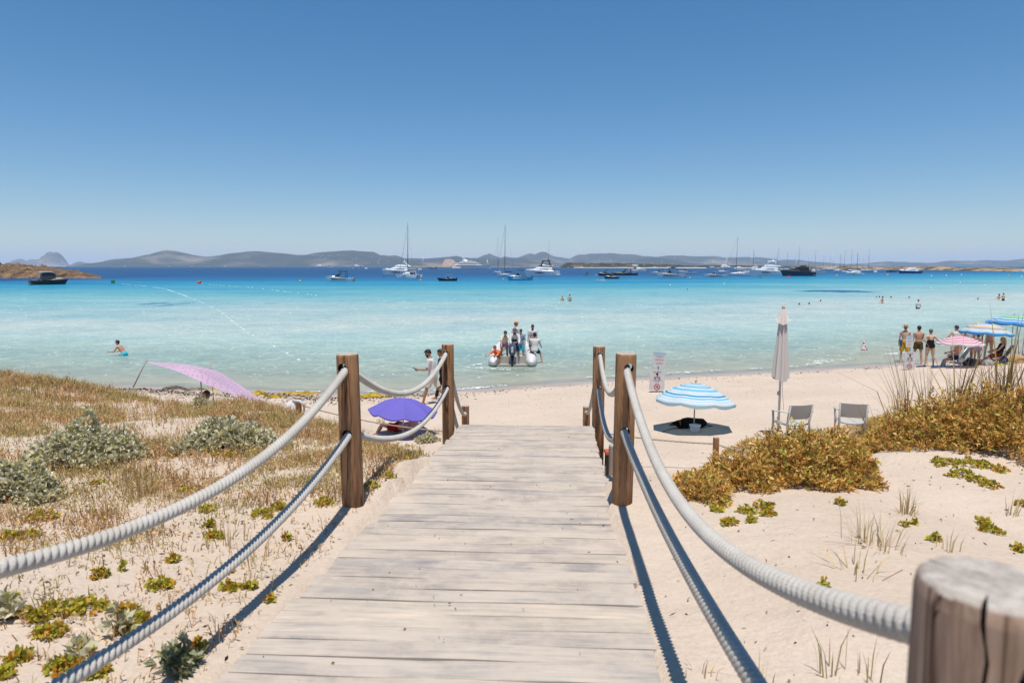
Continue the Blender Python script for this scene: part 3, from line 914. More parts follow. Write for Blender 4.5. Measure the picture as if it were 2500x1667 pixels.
q = lambda P, z, dx=0.0, dy=0.0: (P[0] + dx, P[1] + dy, z)
rope(q(PL0, 4.06), q(PL1, 3.81, -0.016), 0.385, 'thick white upper rope sagging along the left side in the foreground')
rope(q(PL0, 3.56, -0.004), q(PL1, 3.352, -0.006), 0.29, 'lower rope on the left in the foreground, half in blue shadow', side=0.0)
rope(q(PR0, 4.075, 0.02), q(PR1, 3.80, 0.014), 0.385, 'thick white upper rope sagging along the right side in the foreground', pitch=-0.093)
rope(q(PR0, 3.62, 0.008), q(PR1, 3.352, 0.0), 0.12, 'tight lower rope on the right in the foreground, half in blue shadow', side=0.0)
rope(q(PL1, 3.81, -0.016), q(PL2, 3.435, -0.014), 0.33, 'upper rope hanging between the two left posts in front of the walking man')
rope(q(PL1, 3.352, 0.0), q(PL2, 3.005, 0.0), 0.27, 'lower rope hanging between the two left posts under the purple parasol')
rope(q(PR1, 3.80, 0.014), q(PR2, 3.41, 0.01), 0.33, 'upper rope drooping between the two right posts')
rope(q(PR1, 3.352, 0.0), q(PR2, 2.985, -0.002), 0.30, 'lower shaded rope drooping between the two right posts', side=0.0)
rope(q(PL2, 3.435), q(PL3, 1.83), 0.22, 'upper rope dropping from the far left post down to the short post')
rope(q(PL2, 3.005), q(PL3, 1.42), 0.22, 'lower rope dropping from the far left post behind the deck edge')
rope(q(PR2, 3.41), q(PR3, 1.84), 0.22, 'upper rope dropping from the far right post to the post top below the deck')
rope(q(PR0, 4.075, 0.03), q((0.9, -0.6), 3.9), 0.1, 'rope end leaving the near right post towards the camera side')
rope(q(PR0, 3.62, 0.03), q((0.62, -1.4), 3.5), 0.1, 'lower rope end leaving the near right post towards the camera side')

# low rope fence on the beach
def small_post(px, Y, top_py, label, r=0.055, mat=POSTW):
    g_ = G(px, Y)
    top = on_y(px, top_py, Y).z
    mb = MB()
    H = top - g_.z + 0.3
    mb.lathe([(r, -0.3), (r, H - 0.315), (r * 0.85, H - 0.3)], 14)
    o = mb.build('fence_post', mat, None)
    o.location = g_
    tag(o, label, 'post', 'short fence posts on the sand')
    return Vector((g_.x, g_.y, top))
fp1 = small_post(1746, 11.9, 1067, 'short grey-brown fence post by the right brown bush')
fp2 = small_post(731, 12.6, 970, 'short reddish fence post among the left dune plants, wrapped with white cloth', mat=wood('red_post_timber', (0.30, 0.115, 0.045), (0.16, 0.055, 0.02), (30, 30, 2)))
fp3 = small_post(1500, 7.15, 1084, 'stubby pale grey post beside the right edge of the boardwalk', r=0.066, mat=wood('silver_post_timber', (0.46, 0.42, 0.38), (0.33, 0.29, 0.26), (30, 30, 2)))
gp = G(1870, 11.6); gp.z += 0.42
rope(fp1 - Vector((0, 0, 0.12)), Vector((PR3[0], PR3[1], 1.52)), 0.04, 'thin beige rope from the right short post to the stairs', 'thin fence ropes on the sand', r=0.016, n=9, step=0.02, pitch=0.05, mat=JUTE)
rope(fp1 - Vector((0, 0, 0.12)), gp, 0.06, 'thin beige rope running from the short post behind the brown bush', 'thin fence ropes on the sand', r=0.016, n=9, step=0.02, pitch=0.05, mat=JUTE)
rope(fp2 - Vector((0, 0, 0.13)), Vector((PL3[0], PL3[1], 1.5)), 0.10, 'thin rope from the cloth-wrapped post to the stairs', 'thin fence ropes on the sand', r=0.013, n=8, step=0.03, pitch=0.05, mat=JUTE)
gl = G(600, 14.6); gl.z += 0.3
rope(fp2 - Vector((0, 0, 0.13)), gl, 0.05, 'thin rope from the cloth-wrapped post to the left', 'thin fence ropes on the sand', r=0.013, n=8, step=0.03, pitch=0.05, mat=JUTE)

# dark box with orange lid in the shade at the right end of the deck
cb = thing('storage_box', 'black box with orange-red rim in the shade right of the deck end', 'box', (1.335, 8.3, gz(1.335, 8.3) - 0.03))
mb = MB(); mb.box((0, 0, 0.2), (0.34, 0.14, 0.52)); mb.build('body', BLACK, cb)
mb = MB(); mb.box((0, 0, 0.478), (0.36, 0.16, 0.035)); mb.build('rim', ORANGE, cb)
# ------------------------------------------------------------------ plants
LEAFM = from_attr('leaf_green', 0.6, 0.3, 0.25, 40, 0.3)
DRYM = from_attr('dry_plant', 0.85, 0.1, 0.2, 30, 0.2)
LITM = from_attr('plant_litter', 0.9, 0.1, 0.2, 30)
rs = np.random.RandomState(11)

def unit(v): return v / np.maximum(np.linalg.norm(v, axis=-1, keepdims=True), 1e-9)

def leaf_quads(P, D, L, Wd, Cc, cup=0.25):
    "diamond leaves: base points, directions, lengths, widths, colours"
    n = len(P)
    D = unit(D)
    ref = unit(rs.normal(size=(n, 3)))
    S = unit(np.cross(D, ref)); Nn = np.cross(D, S)
    L = np.broadcast_to(L, (n,))[:, None]; Wd = np.broadcast_to(Wd, (n,))[:, None]
    V = np.stack([P, P + D * L * 0.5 + S * Wd * 0.5 + Nn * Wd * cup, P + D * L, P + D * L * 0.5 - S * Wd * 0.5 + Nn * Wd * cup], 1).reshape(-1, 3)
    Fc = np.arange(4 * n).reshape(n, 4)
    C = np.repeat(Cc, 4, axis=0)
    return V, Fc, C

def blades(P, lean, H, Wd, Cc):
    n = len(P)
    H = np.broadcast_to(H, (n,))[:, None]; Wd = np.broadcast_to(Wd, (n,))[:, None]
    a = rs.uniform(0, 2 * np.pi, n)
    S = np.stack([np.cos(a), np.sin(a), np.zeros(n)], -1)
    up = np.array([0, 0, 1.0])
    m = P + up * H * 0.55 + lean * H * 0.28
    t = P + up * H * np.sqrt(np.maximum(0.15, 1 - 0.6 * (lean ** 2).sum(-1, keepdims=True))) + lean * H
    V = np.stack([P - S * Wd / 2, P + S * Wd / 2, m + S * Wd * 0.4, m - S * Wd * 0.4, t], 1).reshape(-1, 3)
    b = np.arange(n)[:, None] * 5
    Fc = np.concatenate([b + np.array([[0, 1, 2]]), b + np.array([[0, 2, 3]]), b + np.array([[3, 2, 4]])], 0)
    return V, Fc, np.repeat(Cc, 5, axis=0)

def palette(n, cols, jit=0.15, w=None):
    c = np.array(cols)[rs.choice(len(cols), n, p=w)]
    return np.clip(c * (1 + rs.uniform(-jit, jit, (n, 1))), 0, 1)

def project(x, y, z):
    dz = z - CAM_H
    dep = y * _c - dz * _s
    return CX_ + F_ * x / dep, CY_ - F_ * (y * _s + dz * _c) / dep

def merge(parts):
    V, Fc, C, o = [], [], [], 0
    for v, f, c in parts:
        V.append(v); Fc.append(f + o); C.append(c); o += len(v)
    return np.concatenate(V), np.concatenate(Fc), np.concatenate(C)

# --- dry grass and low scrub on the left dune
def blot_density(px, py, blots):
    d = np.zeros_like(px)
    for (bx, by, rx, ry, k) in blots:
        q = ((px - bx) / rx) ** 2 + ((py - by) / ry) ** 2
        d = np.maximum(d, k * np.clip(1.6 - 1.2 * q, 0, 1))
    return d

LEFT_BLOTS = [(90, 925, 200, 46, 1.0), (300, 958, 150, 26, 0.9), (110, 985, 150, 40, 0.75), (210, 1015, 90, 30, 0.8), (40, 1060, 90, 70, 0.6),
              (410, 1135, 290, 70, 1.0), (340, 1205, 190, 62, 0.95), (590, 1000, 120, 36, 0.9), (660, 1040, 110, 60, 0.95), (800, 1090, 90, 80, 0.8),
              (720, 1150, 150, 70, 1.0), (940, 1060, 110, 42, 0.8), (980, 1100, 60, 40, 0.7), (120, 1225, 230, 75, 1.0), (200, 1320, 260, 60, 0.6),
              (560, 1230, 170, 60, 0.6), (450, 1000, 60, 22, 0.5), (390, 985, 70, 22, 0.35), (300, 1075, 60, 40, 0.6), (930, 1160, 60, 70, 0.9), (300, 1480, 260, 120, 0.22), (860, 1200, 70, 50, 0.7)]

def scatter_left(n, x0=-15, x1=0.6, y0=1.6, y1=17.5, blots=LEFT_BLOTS, base=0.0):
    x = rs.uniform(x0, x1, n); y = rs.uniform(y0, y1, n)
    z = ground_z(x, y)
    u = x - deck_x(y)
    px, py = project(x, y, z)
    d = np.maximum(blot_density(px, py, blots), base) * (0.55 + 0.45 * fbm(x / 1.1, y / 1.1, 31))
    k = (rs.uniform(0, 1, n) < d) & ((u < -0.93) | (y > 9.2)) & (z > 0.95)
    return np.stack([x, y, z], -1)[k], d[k]

P, dd = scatter_left(1300000, base=0.13)
P[:, 2] -= 0.01
far = np.clip((P[:, 1] - 5) / 8, 0, 1)
n = len(P)
keep = rs.uniform(size=n) < np.where(P[:, 1] > 9, 0.55, 0.8)
P, dd, far = P[keep], dd[keep], far[keep]; n = len(P)
clump = fbm(P[:, 0] / 0.5, P[:, 1] / 0.5, 33)
H = (0.045 + 0.085 * rs.uniform(size=n) ** 2) * (1 + 0.55 * clump.clip(-1, 1)) * (0.8 + 0.7 * far)
lean = rs.normal(scale=0.42, size=(n, 3)); lean[:, 2] = 0
tone = fbm(P[:, 0] / 1.6, P[:, 1] / 1.6, 35)
ca = palette(n, [(0.54, 0.32, 0.125), (0.41, 0.225, 0.09), (0.62, 0.42, 0.20), (0.54, 0.39, 0.22)], 0.25)
cb_ = palette(n, [(0.39, 0.31, 0.12), (0.48, 0.37, 0.15), (0.55, 0.39, 0.17)], 0.25)
C = np.where((tone > 0.07)[:, None], cb_, ca)
V, Fc, Cc = blades(P, lean, H, 0.0062 + 0.005 * far, C)
g = np_obj('dry_grass', np_mesh('dry_grass', V, Fc, DRYM, False, Cc))
tag(g, 'dry brown grass and low scrub spread over the left dune', kind='stuff')

# small leaflets through the scrub so it reads as brush, not only as blades
sel = rs.uniform(size=n) < 0.7
Q = P[sel] + np.stack([lean[sel, 0] * H[sel] * 0.6, lean[sel, 1] * H[sel] * 0.6, H[sel] * rs.uniform(0.3, 1.0, sel.sum())], -1)
V, Fc, Cc = leaf_quads(Q, rs.normal(size=(len(Q), 3)) + [0, 0, 0.4], rs.uniform(0.014, 0.034, len(Q)), rs.uniform(0.006, 0.014, len(Q)), C[sel] * rs.uniform(0.8, 1.35, (len(Q), 1)))
g = np_obj('scrub_leaves', np_mesh('scrub_leaves', V, Fc, DRYM, False, Cc))
tag(g, 'tiny dry leaves of the scrub on the left dune', kind='stuff')

# --- litter: twigs, shells, dark specks
def litter(P, smin, smax, cols, flat=True, w=None):
    m = len(P)
    D = rs.normal(size=(m, 3)); D[:, 2] *= 0.25
    return leaf_quads(P + [0, 0, 0.006], D, rs.uniform(smin, smax, m), rs.uniform(smin * 0.25, smax * 0.35, m), palette(m, cols, 0.3, w), 0.1)
LP, ld = scatter_left(150000, base=0.30, y0=1.2)
lit = [litter(LP, 0.010, 0.040, [(0.13, 0.07, 0.035), (0.30, 0.19, 0.09), (0.62, 0.56, 0.50), (0.20, 0.12, 0.06), (0.42, 0.22, 0.06)], w=[0.3, 0.22, 0.18, 0.22, 0.08])]
nb = 60000
x = rs.uniform(-1.5, 12, nb); y = 1.2 + 27 * rs.uniform(0, 1, nb) ** 1.4; z = ground_z(x, y)
u = np.abs(x - deck_x(y))
k = ((u > 0.9) | (y > 12.6)) & (z > 0.16) & (rs.uniform(size=nb) < 0.10 + 0.14 * np.exp(-((z - 0.35) / 0.12) ** 2))
lit.append(litter(np.stack([x, y, z], -1)[k], 0.008, 0.045, [(0.10, 0.07, 0.05), (0.22, 0.14, 0.08), (0.06, 0.045, 0.035)]))
nb = 30000
x = rs.uniform(-18, 34, nb); y = np.interp(x, XS, YS) - 1.1 - np.abs(rs.normal(0, 0.8, nb)) + 0.3 * np.sin(x * 1.3)
z = ground_z(x, y)
k = (rs.uniform(size=nb) < np.interp(x, [-14, -5.5, -1, 2, 34], [0.55, 0.5, 0.06, 0.025, 0.03])) & (z > 0.02)
lit.append(litter(np.stack([x, y, z], -1)[k], 0.03, 0.14, [(0.07, 0.055, 0.045), (0.14, 0.10, 0.07), (0.045, 0.035, 0.03)]))
V, Fc, Cc = merge(lit)
g = np_obj('plant_litter', np_mesh('plant_litter', V, Fc, LITM, False, Cc))
tag(g, 'twigs, dead leaves and dark specks lying on the sand', kind='stuff')

# crumbs of leaves on the deck
nb = 110
yy = rs.uniform(2.3, 8.3, nb); xx = deck_x(yy) + rs.uniform(-0.8, 0.8, nb)
V, Fc, Cc = leaf_quads(np.stack([xx, yy, deck_z(yy) + 0.008], -1), rs.normal(size=(nb, 3)) * [1, 1, 0.2], rs.uniform(0.008, 0.022, nb), rs.uniform(0.006, 0.014, nb), palette(nb, [(0.22, 0.20, 0.05), (0.28, 0.17, 0.06), (0.15, 0.09, 0.05)], 0.2), 0.2)
g = np_obj('leaf_crumbs', np_mesh('leaf_crumbs', V, Fc, LITM, False, Cc))
tag(g, 'small leaf crumbs lying on the boardwalk planks', kind='stuff')

# --- silvery shrubs
def shrub(px0, px1, py_base, h, label, n=420, leaf=0.042, cols=None, dark=0.0, deep=0.8):
    c = on_ground((px0 + px1) / 2, py_base)
    rx = (px1 - px0) / 2 / ppm(c)
    ry = rx * deep
    c.y += ry * 0.6; c.z = gz(c.x, c.y); n = int(n * (1.7 if n > 100 else 1.0))
    o = thing('silvery_shrub', label, 'shrub', c, group='silver-leaved shrubs on the dune')
    a = rs.uniform(0, 2 * np.pi, n); r = np.sqrt(rs.uniform(0, 1, n)) * (1 + 0.16 * np.sin(3 * a + px0) + 0.1 * np.sin(5 * a))
    x, y = rx * r * np.cos(a), ry * r * np.sin(a)
    lump = 1 + 0.30 * fbm(x / 0.4, y / 0.4, int(px0) % 97)
    top = h * np.maximum(0.10, 1 - np.minimum(r, 1) ** 2) ** 0.7 * lump * rs.uniform(0.78, 1.10, n)
    z = top * (1 - 0.75 * rs.uniform(0, 1, n) ** 2.2) + np.array([gz(c.x + a_, c.y + b_) for a_, b_ in zip(x, y)]) - c.z
    core = np.stack([x, y, z], -1)
    out = unit(np.stack([x / rx, y / ry, np.full(n, 1.1)], -1))
    m = 7
    D = np.repeat(out, m, 0) * 0.55 + rs.normal(scale=0.75, size=(n * m, 3))
    L = leaf * rs.uniform(0.7, 1.35, n * m)
    cc = palette(n * m, cols or [(0.62, 0.57, 0.37), (0.74, 0.68, 0.48), (0.42, 0.39, 0.20), (0.58, 0.50, 0.15)], 0.2, [0.36, 0.34, 0.2, 0.1])
    V, Fc, C = leaf_quads(np.repeat(core, m, 0), D, L, L * rs.uniform(0.38, 0.62, n * m), cc, 0.3)
    f = np_obj('foliage', np_mesh('foliage', V, Fc, LEAFM, False, C), o)
    f['kind'] = 'stuff'
    mb = MB()
    for i in range(14):
        t = core[rs.randint(n)]
        mb.tube([(t[0] * 0.15, t[1] * 0.15, -0.03), (t[0] * 0.6, t[1] * 0.6, t[2] * 0.55), tuple(t)], [0.006, 0.004, 0.002], 5)
    mb.build('stems', plain('shrub_stem', (0.20, 0.15, 0.09)), o)['kind'] = 'stuff'
    return o

shrub(15, 305, 1150, 0.31, 'large rounded silver-green shrub on the left dune', 620)
shrub(-60, 120, 1225, 0.21, 'silver-green shrub at the left edge, below the larger one', 360)
shrub(410, 660, 1100, 0.22, 'wide silvery shrub in the middle of the left dune, above the upper rope', 480, 0.05)
shrub(1012, 1068, 1082, 0.20, 'small silvery shrub against the left edge of the boardwalk end', 130, 0.045)
shrub(462, 510, 1000, 0.20, 'little grey-green sprig in front of the pink shade cloth', 60, 0.05)
shrub(265, 305, 1560, 0.10, 'few pale broad silver leaves between the yellow succulents in the lower left', 9, 0.05)
shrub(170, 225, 1610, 0.10, 'pale silver leaves near the bottom edge left of the lower rope', 12, 0.05)
shrub(370, 470, 1650, 0.09, 'darker broad-leaved plant under the lower left rope at the bottom edge', 40, 0.042, [(0.22, 0.25, 0.13), (0.32, 0.33, 0.18), (0.52, 0.50, 0.34), (0.42, 0.40, 0.12)])
shrub(-30, 30, 1520, 0.11, 'pale leaves at the left edge in the foreground', 22, 0.05)

# --- yellow-green succulents
def succulent(px, py, w_px, label, orange=0.15, thick=1.0):
    c = on_ground(px, py)
    rx = w_px / 2 / ppm(c)
    n = max(10, int(34 * thick * (w_px / 50.0)))
    n = min(n, 80)
    a = rs.uniform(0, 2 * np.pi, n); r = np.sqrt(rs.uniform(0, 1, n))
    x, y = rx * r * np.cos(a), rx * 0.9 * r * np.sin(a)
    z = np.array([gz(c.x + p, c.y + q_) for p, q_ in zip(x, y)]) - c.z + (0.008 + 0.03 * (1 - r ** 2)) * rs.uniform(0.3, 1.2, n)
    m = 4
    core = np.repeat(np.stack([x, y, z], -1), m, 0)
    L = rs.uniform(0.018, 0.034, n * m)
    cols = palette(n * m, [(0.50, 0.43, 0.045), (0.36, 0.35, 0.04), (0.62, 0.42, 0.035), (0.66, 0.26, 0.02)], 0.2, [0.42, 0.33, 0.25 - orange / 2, orange / 2])
    V, Fc, C = leaf_quads(core, rs.normal(size=(n * m, 3)) + [0, 0, 0.5], L, L * 0.72, cols, 0.3)
    o = thing('succulent', label, 'plant', c, group='yellow-green creeping plants on the sand')
    np_obj('leaves', np_mesh('succulent_leaves', V, Fc, LEAFM, False, C), o)['kind'] = 'stuff'
    return o

SUC = [
 ('on the far left dune among brown grass', [(10, 985, 50), (160, 972, 22), (245, 998, 60), (290, 1024, 24), (95, 990, 24), (440, 1012, 20)]),
 ('below the silvery shrubs on the left dune', [(365, 1095, 60), (335, 1082, 24), (525, 1108, 60), (560, 1116, 40), (620, 1108, 55), (425, 1112, 36), (570, 1062, 26)]),
 ('on the sand above the upper left rope', [(103, 1268, 70), (20, 1316, 50), (66, 1312, 60), (465, 1200, 60), (240, 1180, 30)]),
 ('between the two left foreground ropes', [(245, 1410, 44), (510, 1248, 40), (520, 1312, 46), (515, 1288, 26), (420, 1375, 30), (392, 1435, 60), (640, 1262, 50), (300, 1396, 12), (680, 1245, 40), (560, 1395, 22)]),
 ('in the lower left corner patch', [(145, 1495, 80), (215, 1490, 95), (300, 1500, 80), (120, 1550, 70), (60, 1505, 40), (160, 1635, 80), (235, 1650, 60), (50, 1610, 60), (310, 1545, 50), (345, 1520, 40), (95, 1520, 40), (20, 1470, 30), (10, 1655, 50)]),
 ('close to the left edge of the boardwalk', [(790, 1232, 50), (905, 1190, 40), (950, 1165, 36), (985, 1120, 40), (560, 1440, 40), (610, 1440, 34), (660, 1470, 14), (700, 1320, 20), (1000, 1090, 30), (480, 1590, 50)]),
 ('on bare sand below the right bush', [(1752, 1248, 36), (1822, 1252, 50), (1862, 1240, 50), (1876, 1260, 34), (1835, 1274, 28), (1780, 1282, 40), (2050, 1233, 26)]),
 ('in the chain at the right edge of the sand', [(2310, 1135, 60), (2365, 1136, 70), (2350, 1160, 50), (2322, 1164, 22), (2385, 1176, 44), (2420, 1190, 50), (2440, 1150, 36), (2285, 1128, 26), (2404, 1140, 40)]),
 ('on the right foreground sand by thin grass', [(2420, 1300, 60), (2398, 1282, 40), (2280, 1320, 30), (2495, 1235, 30), (2490, 1346, 36), (2232, 1282, 14), (2208, 1286, 16), (2010, 1436, 18)]),
]
for where, lst in SUC:
    todo = {}
    for (px, py, w_) in lst:
        size = 'tiny' if w_ < 26 else ('small' if w_ < 45 else ('low' if w_ < 65 else 'broad'))
        org = rs.uniform(0.05, 0.5)
        kind_ = 'orange-tinged' if org > 0.35 else ('yellow-green' if org > 0.2 else 'fresh green')
        todo.setdefault((size, kind_), []).append((px, py, w_, org))
    for (size, kind_), L_ in todo.items():
        L_.sort()
        for i, (px, py, w_, org) in enumerate(L_):
            pos = '' if len(L_) == 1 else ['leftmost ', 'rightmost ', 'second-from-left ', 'third-from-left ', 'fourth-from-left '][0 if i == 0 else (1 if i == len(L_) - 1 else min(1 + i, 4))]
            succulent(px, py, w_, f'{pos}{size} {kind_} succulent {where}', org)

# --- brown bushes on the right
BCOL = [(0.62, 0.355, 0.085), (0.47, 0.25, 0.06), (0.72, 0.49, 0.16), (0.56, 0.43, 0.10), (0.32, 0.16, 0.05), (0.42, 0.40, 0.075)]
def bush(domes, label, cols=BCOL, w=(0.26, 0.2, 0.2, 0.14, 0.12, 0.08)):
    c0 = on_ground(domes[0][0], domes[0][1])
    o = thing('brown_bush', label, 'bush', c0, group='brown bushes on the right dune')
    parts = []
    mb = MB()
    for (px, py, hw, h, dy, n) in domes:
        c = on_ground(px, py)
        rx = hw / ppm(c); ry = dy
        c.y += ry * 0.75
        a = rs.uniform(0, 2 * np.pi, n); r = np.sqrt(rs.uniform(0, 1, n)) * (1 + 0.12 * np.sin(4 * a + px))
        x, y = rx * r * np.cos(a) + c.x, ry * r * np.sin(a) + c.y
        lump = 1 + 0.42 * fbm(x / 0.30, y / 0.30, 41) + 0.18 * rs.normal(size=n).clip(-1, 1)
        top = h * np.maximum(0.06, 1 - np.minimum(r, 1.1) ** 2.6) * lump
        z = ground_z(x, y) + top * (1 - 0.8 * rs.uniform(0, 1, n) ** 2.4)
        core = np.stack([x, y, z], -1) - np.array(c0)
        out = unit(np.stack([(x - c.x) / rx, (y - c.y) / ry, np.full(n, 0.8)], -1) + rs.normal(scale=0.45, size=(n, 3)))
        m = 9
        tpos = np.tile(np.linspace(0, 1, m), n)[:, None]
        twig = 0.075
        base = np.repeat(core, m, 0) + np.repeat(out, m, 0) * twig * tpos
        D = np.repeat(out, m, 0) * 1.0 + rs.normal(scale=0.62, size=(n * m, 3))
        L = rs.uniform(0.018, 0.046, n * m)
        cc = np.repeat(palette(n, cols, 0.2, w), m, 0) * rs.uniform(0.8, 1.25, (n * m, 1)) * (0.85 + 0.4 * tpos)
        parts.append(leaf_quads(base, D, L, L * rs.uniform(0.30, 0.5, n * m), cc, 0.2))
        for i in range(16):
            q_ = core[rs.randint(n)]
            b_ = np.array([c.x - c0.x, c.y - c0.y, gz(c.x, c.y) - c0.z - 0.05])
            mb.tube([b_ + (q_ - b_) * [0.2, 0.2, 0.0], b_ + (q_ - b_) * [0.7, 0.7, 0.5], q_], [0.008, 0.005, 0.002], 5)
    V, Fc, C = merge(parts)
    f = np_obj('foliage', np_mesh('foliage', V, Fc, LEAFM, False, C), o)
    f['kind'] = 'stuff'
    mb.build('stems', plain('bush_stem', (0.14, 0.085, 0.045)), o)['kind'] = 'stuff'
    return o

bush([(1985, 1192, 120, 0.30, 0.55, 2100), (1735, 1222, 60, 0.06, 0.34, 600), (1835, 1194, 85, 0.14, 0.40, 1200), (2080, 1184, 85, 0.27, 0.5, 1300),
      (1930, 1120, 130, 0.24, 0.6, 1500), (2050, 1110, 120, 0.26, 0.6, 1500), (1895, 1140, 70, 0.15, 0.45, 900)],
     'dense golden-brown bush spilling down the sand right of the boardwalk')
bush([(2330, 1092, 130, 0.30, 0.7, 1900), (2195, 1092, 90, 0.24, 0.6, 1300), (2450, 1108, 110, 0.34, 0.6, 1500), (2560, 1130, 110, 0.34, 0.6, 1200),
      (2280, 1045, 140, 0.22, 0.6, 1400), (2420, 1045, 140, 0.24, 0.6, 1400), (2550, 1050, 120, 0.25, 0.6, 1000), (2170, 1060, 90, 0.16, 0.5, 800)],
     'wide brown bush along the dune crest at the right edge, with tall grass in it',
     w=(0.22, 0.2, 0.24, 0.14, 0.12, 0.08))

# --- tall grass tufts
def tuft(px, py, h, n, spread, label, w=0.0062, cols=((0.58, 0.42, 0.20), (0.46, 0.32, 0.15), (0.66, 0.52, 0.28)), lx=0.0, rbase=0.08, Y=None):
    c = on_ground(px, py) if Y is None else G(px, Y)
    if Y is not None: n = int(n * 1.7); w = w * 1.55
    a = rs.uniform(0, 2 * np.pi, n); r = rs.uniform(0, rbase, n)
    P = np.stack([r * np.cos(a), r * np.sin(a), np.full(n, -0.02)], -1)
    lean = np.stack([np.cos(a), np.sin(a), np.zeros(n)], -1) * np.abs(rs.normal(0, spread, n))[:, None] + [lx, 0, 0]
    V, Fc, C = blades(P, lean, h * rs.uniform(0.35, 1.0, n), w, palette(n, cols, 0.2))
    o = thing('grass_tuft', label, 'grass', c, group='thin grass tufts on the right dune')
    np_obj('blades', np_mesh('grass_blades', V, Fc, DRYM, False, C), o)['kind'] = 'stuff'
    return o

DK = ((0.32, 0.19, 0.085), (0.42, 0.27, 0.12), (0.25, 0.14, 0.06))
tuft(2205, 0, 1.2, 40, 0.32, 'tall pale grass tuft leaning left out of the crest, left of the beach group', lx=-0.16, Y=6.85)
tuft(2262, 0, 1.02, 22, 0.3, 'sparse pale grass stems on the crest below the short man with yellow shorts', Y=6.75)
tuft(2330, 0, 1.26, 26, 0.22, 'tall yellow grass stems reaching up to the pink striped parasol', w=0.011, cols=((0.50, 0.34, 0.12), (0.40, 0.28, 0.12)), Y=6.65)
tuft(2432, 0, 0.9, 90, 0.28, 'thick dark brown grass tuft on the crest near the right edge', cols=DK, rbase=0.16, Y=6.35)
tuft(2445, 0, 1.38, 16, 0.16, 'tall yellow stems rising in front of the blonde woman', w=0.011, cols=((0.50, 0.34, 0.12), (0.36, 0.25, 0.12)), Y=6.45)
tuft(2500, 0, 0.96, 90, 0.3, 'dark brown grass tuft cut by the right edge of the picture', cols=DK, rbase=0.16, Y=6.15)
tuft(2380, 0, 0.84, 40, 0.3, 'brown grass tuft on the crest below the seated man', cols=DK, Y=6.55)
tuft(2130, 0, 0.66, 26, 0.4, 'loose pale stems leaning left in front of the right white chair', lx=-0.25, Y=7.05)
tuft(2000, 0, 0.6, 16, 0.12, 'thin upright stems in front of the gap between the white chairs', Y=7.9)
tuft(1935, 0, 0.66, 10, 0.08, 'thin upright stems in front of the left white chair', Y=7.9)
tuft(1868, 0, 0.62, 8, 0.08, 'few straight stems left of the closed parasol pole', Y=7.6)
tuft(1800, 0, 0.32, 14, 0.2, 'short thin stems at the left end of the brown bush behind the fence post', Y=6.6)
tuft(1690, 1215, 0.22, 60, 0.45, 'low olive grass at the left tip of the brown bush', cols=((0.25, 0.20, 0.08), (0.32, 0.24, 0.10)), rbase=0.12)
tuft(2215, 1255, 0.26, 40, 0.5, 'dry grass tuft with a dark base on the right foreground sand')
tuft(2110, 1325, 0.30, 26, 0.4, 'sparse upright grass stalks on the right foreground sand', rbase=0.14)
tuft(2160, 1335, 0.28, 26, 0.45, 'sparse leaning grass stalks right of the upright ones on the sand', lx=0.15, rbase=0.14)
tuft(2080, 1400, 0.22, 18, 0.8, 'flattened pale grass lying on the sand beside the near post', rbase=0.12)
tuft(2320, 1350, 0.25, 8, 0.3, 'few thin stems just above the near corner post', lx=0.2)
tuft(2470, 1260, 0.28, 10, 0.35, 'thin stems at the right edge above the corner post', lx=0.2)
tuft(2030, 1655, 0.26, 9, 0.25, 'pale green stalks at the bottom edge left of the corner post', cols=((0.32, 0.28, 0.10), (0.38, 0.30, 0.14)))
tuft(2120, 1660, 0.24, 7, 0.25, 'pale stalks at the bottom edge next to the corner post', cols=((0.32, 0.28, 0.10), (0.38, 0.30, 0.14)))
tuft(1860, 1667, 0.20, 7, 0.25, 'pale stalks at the bottom edge by the lower right rope')
tuft(1710, 1640, 0.15, 10, 0.5, 'thin bent grass at the foot of the right rope shadow')

def tufts_left(lst):
    for px, py, h, n, label in lst:
        o = tuft(px, py, h, n, 0.28, label, rbase=0.12, cols=((0.58, 0.38, 0.16), (0.48, 0.30, 0.13), (0.64, 0.46, 0.23)))
        o['group'] = 'thin grass tufts on the left dune'
tufts_left([(340, 1215, 0.30, 80, 'upright golden grass tuft in the middle of the left sand'), (260, 1265, 0.24, 50, 'golden grass tuft left of and below the upright one'),
            (560, 1330, 0.26, 26, 'faint pale grass stems between the left ropes'), (620, 1370, 0.2, 14, 'few faint stems near the lower left rope'),
            (310, 1180, 0.36, 26, 'tall single stems beside the large silvery shrub'), (820, 1225, 0.22, 30, 'dry weeds at the foot of the near left post'),
            (725, 1335, 0.12, 12, 'little green-brown sprout left of the rope shadow'), (1070, 1062, 0.3, 26, 'grass blades against the far left post'),
            (930, 1035, 0.28, 50, 'golden grass under the purple parasol'), (430, 960, 0.3, 12, 'dark thin weed stems on the left crest near the shade cloth pole')])

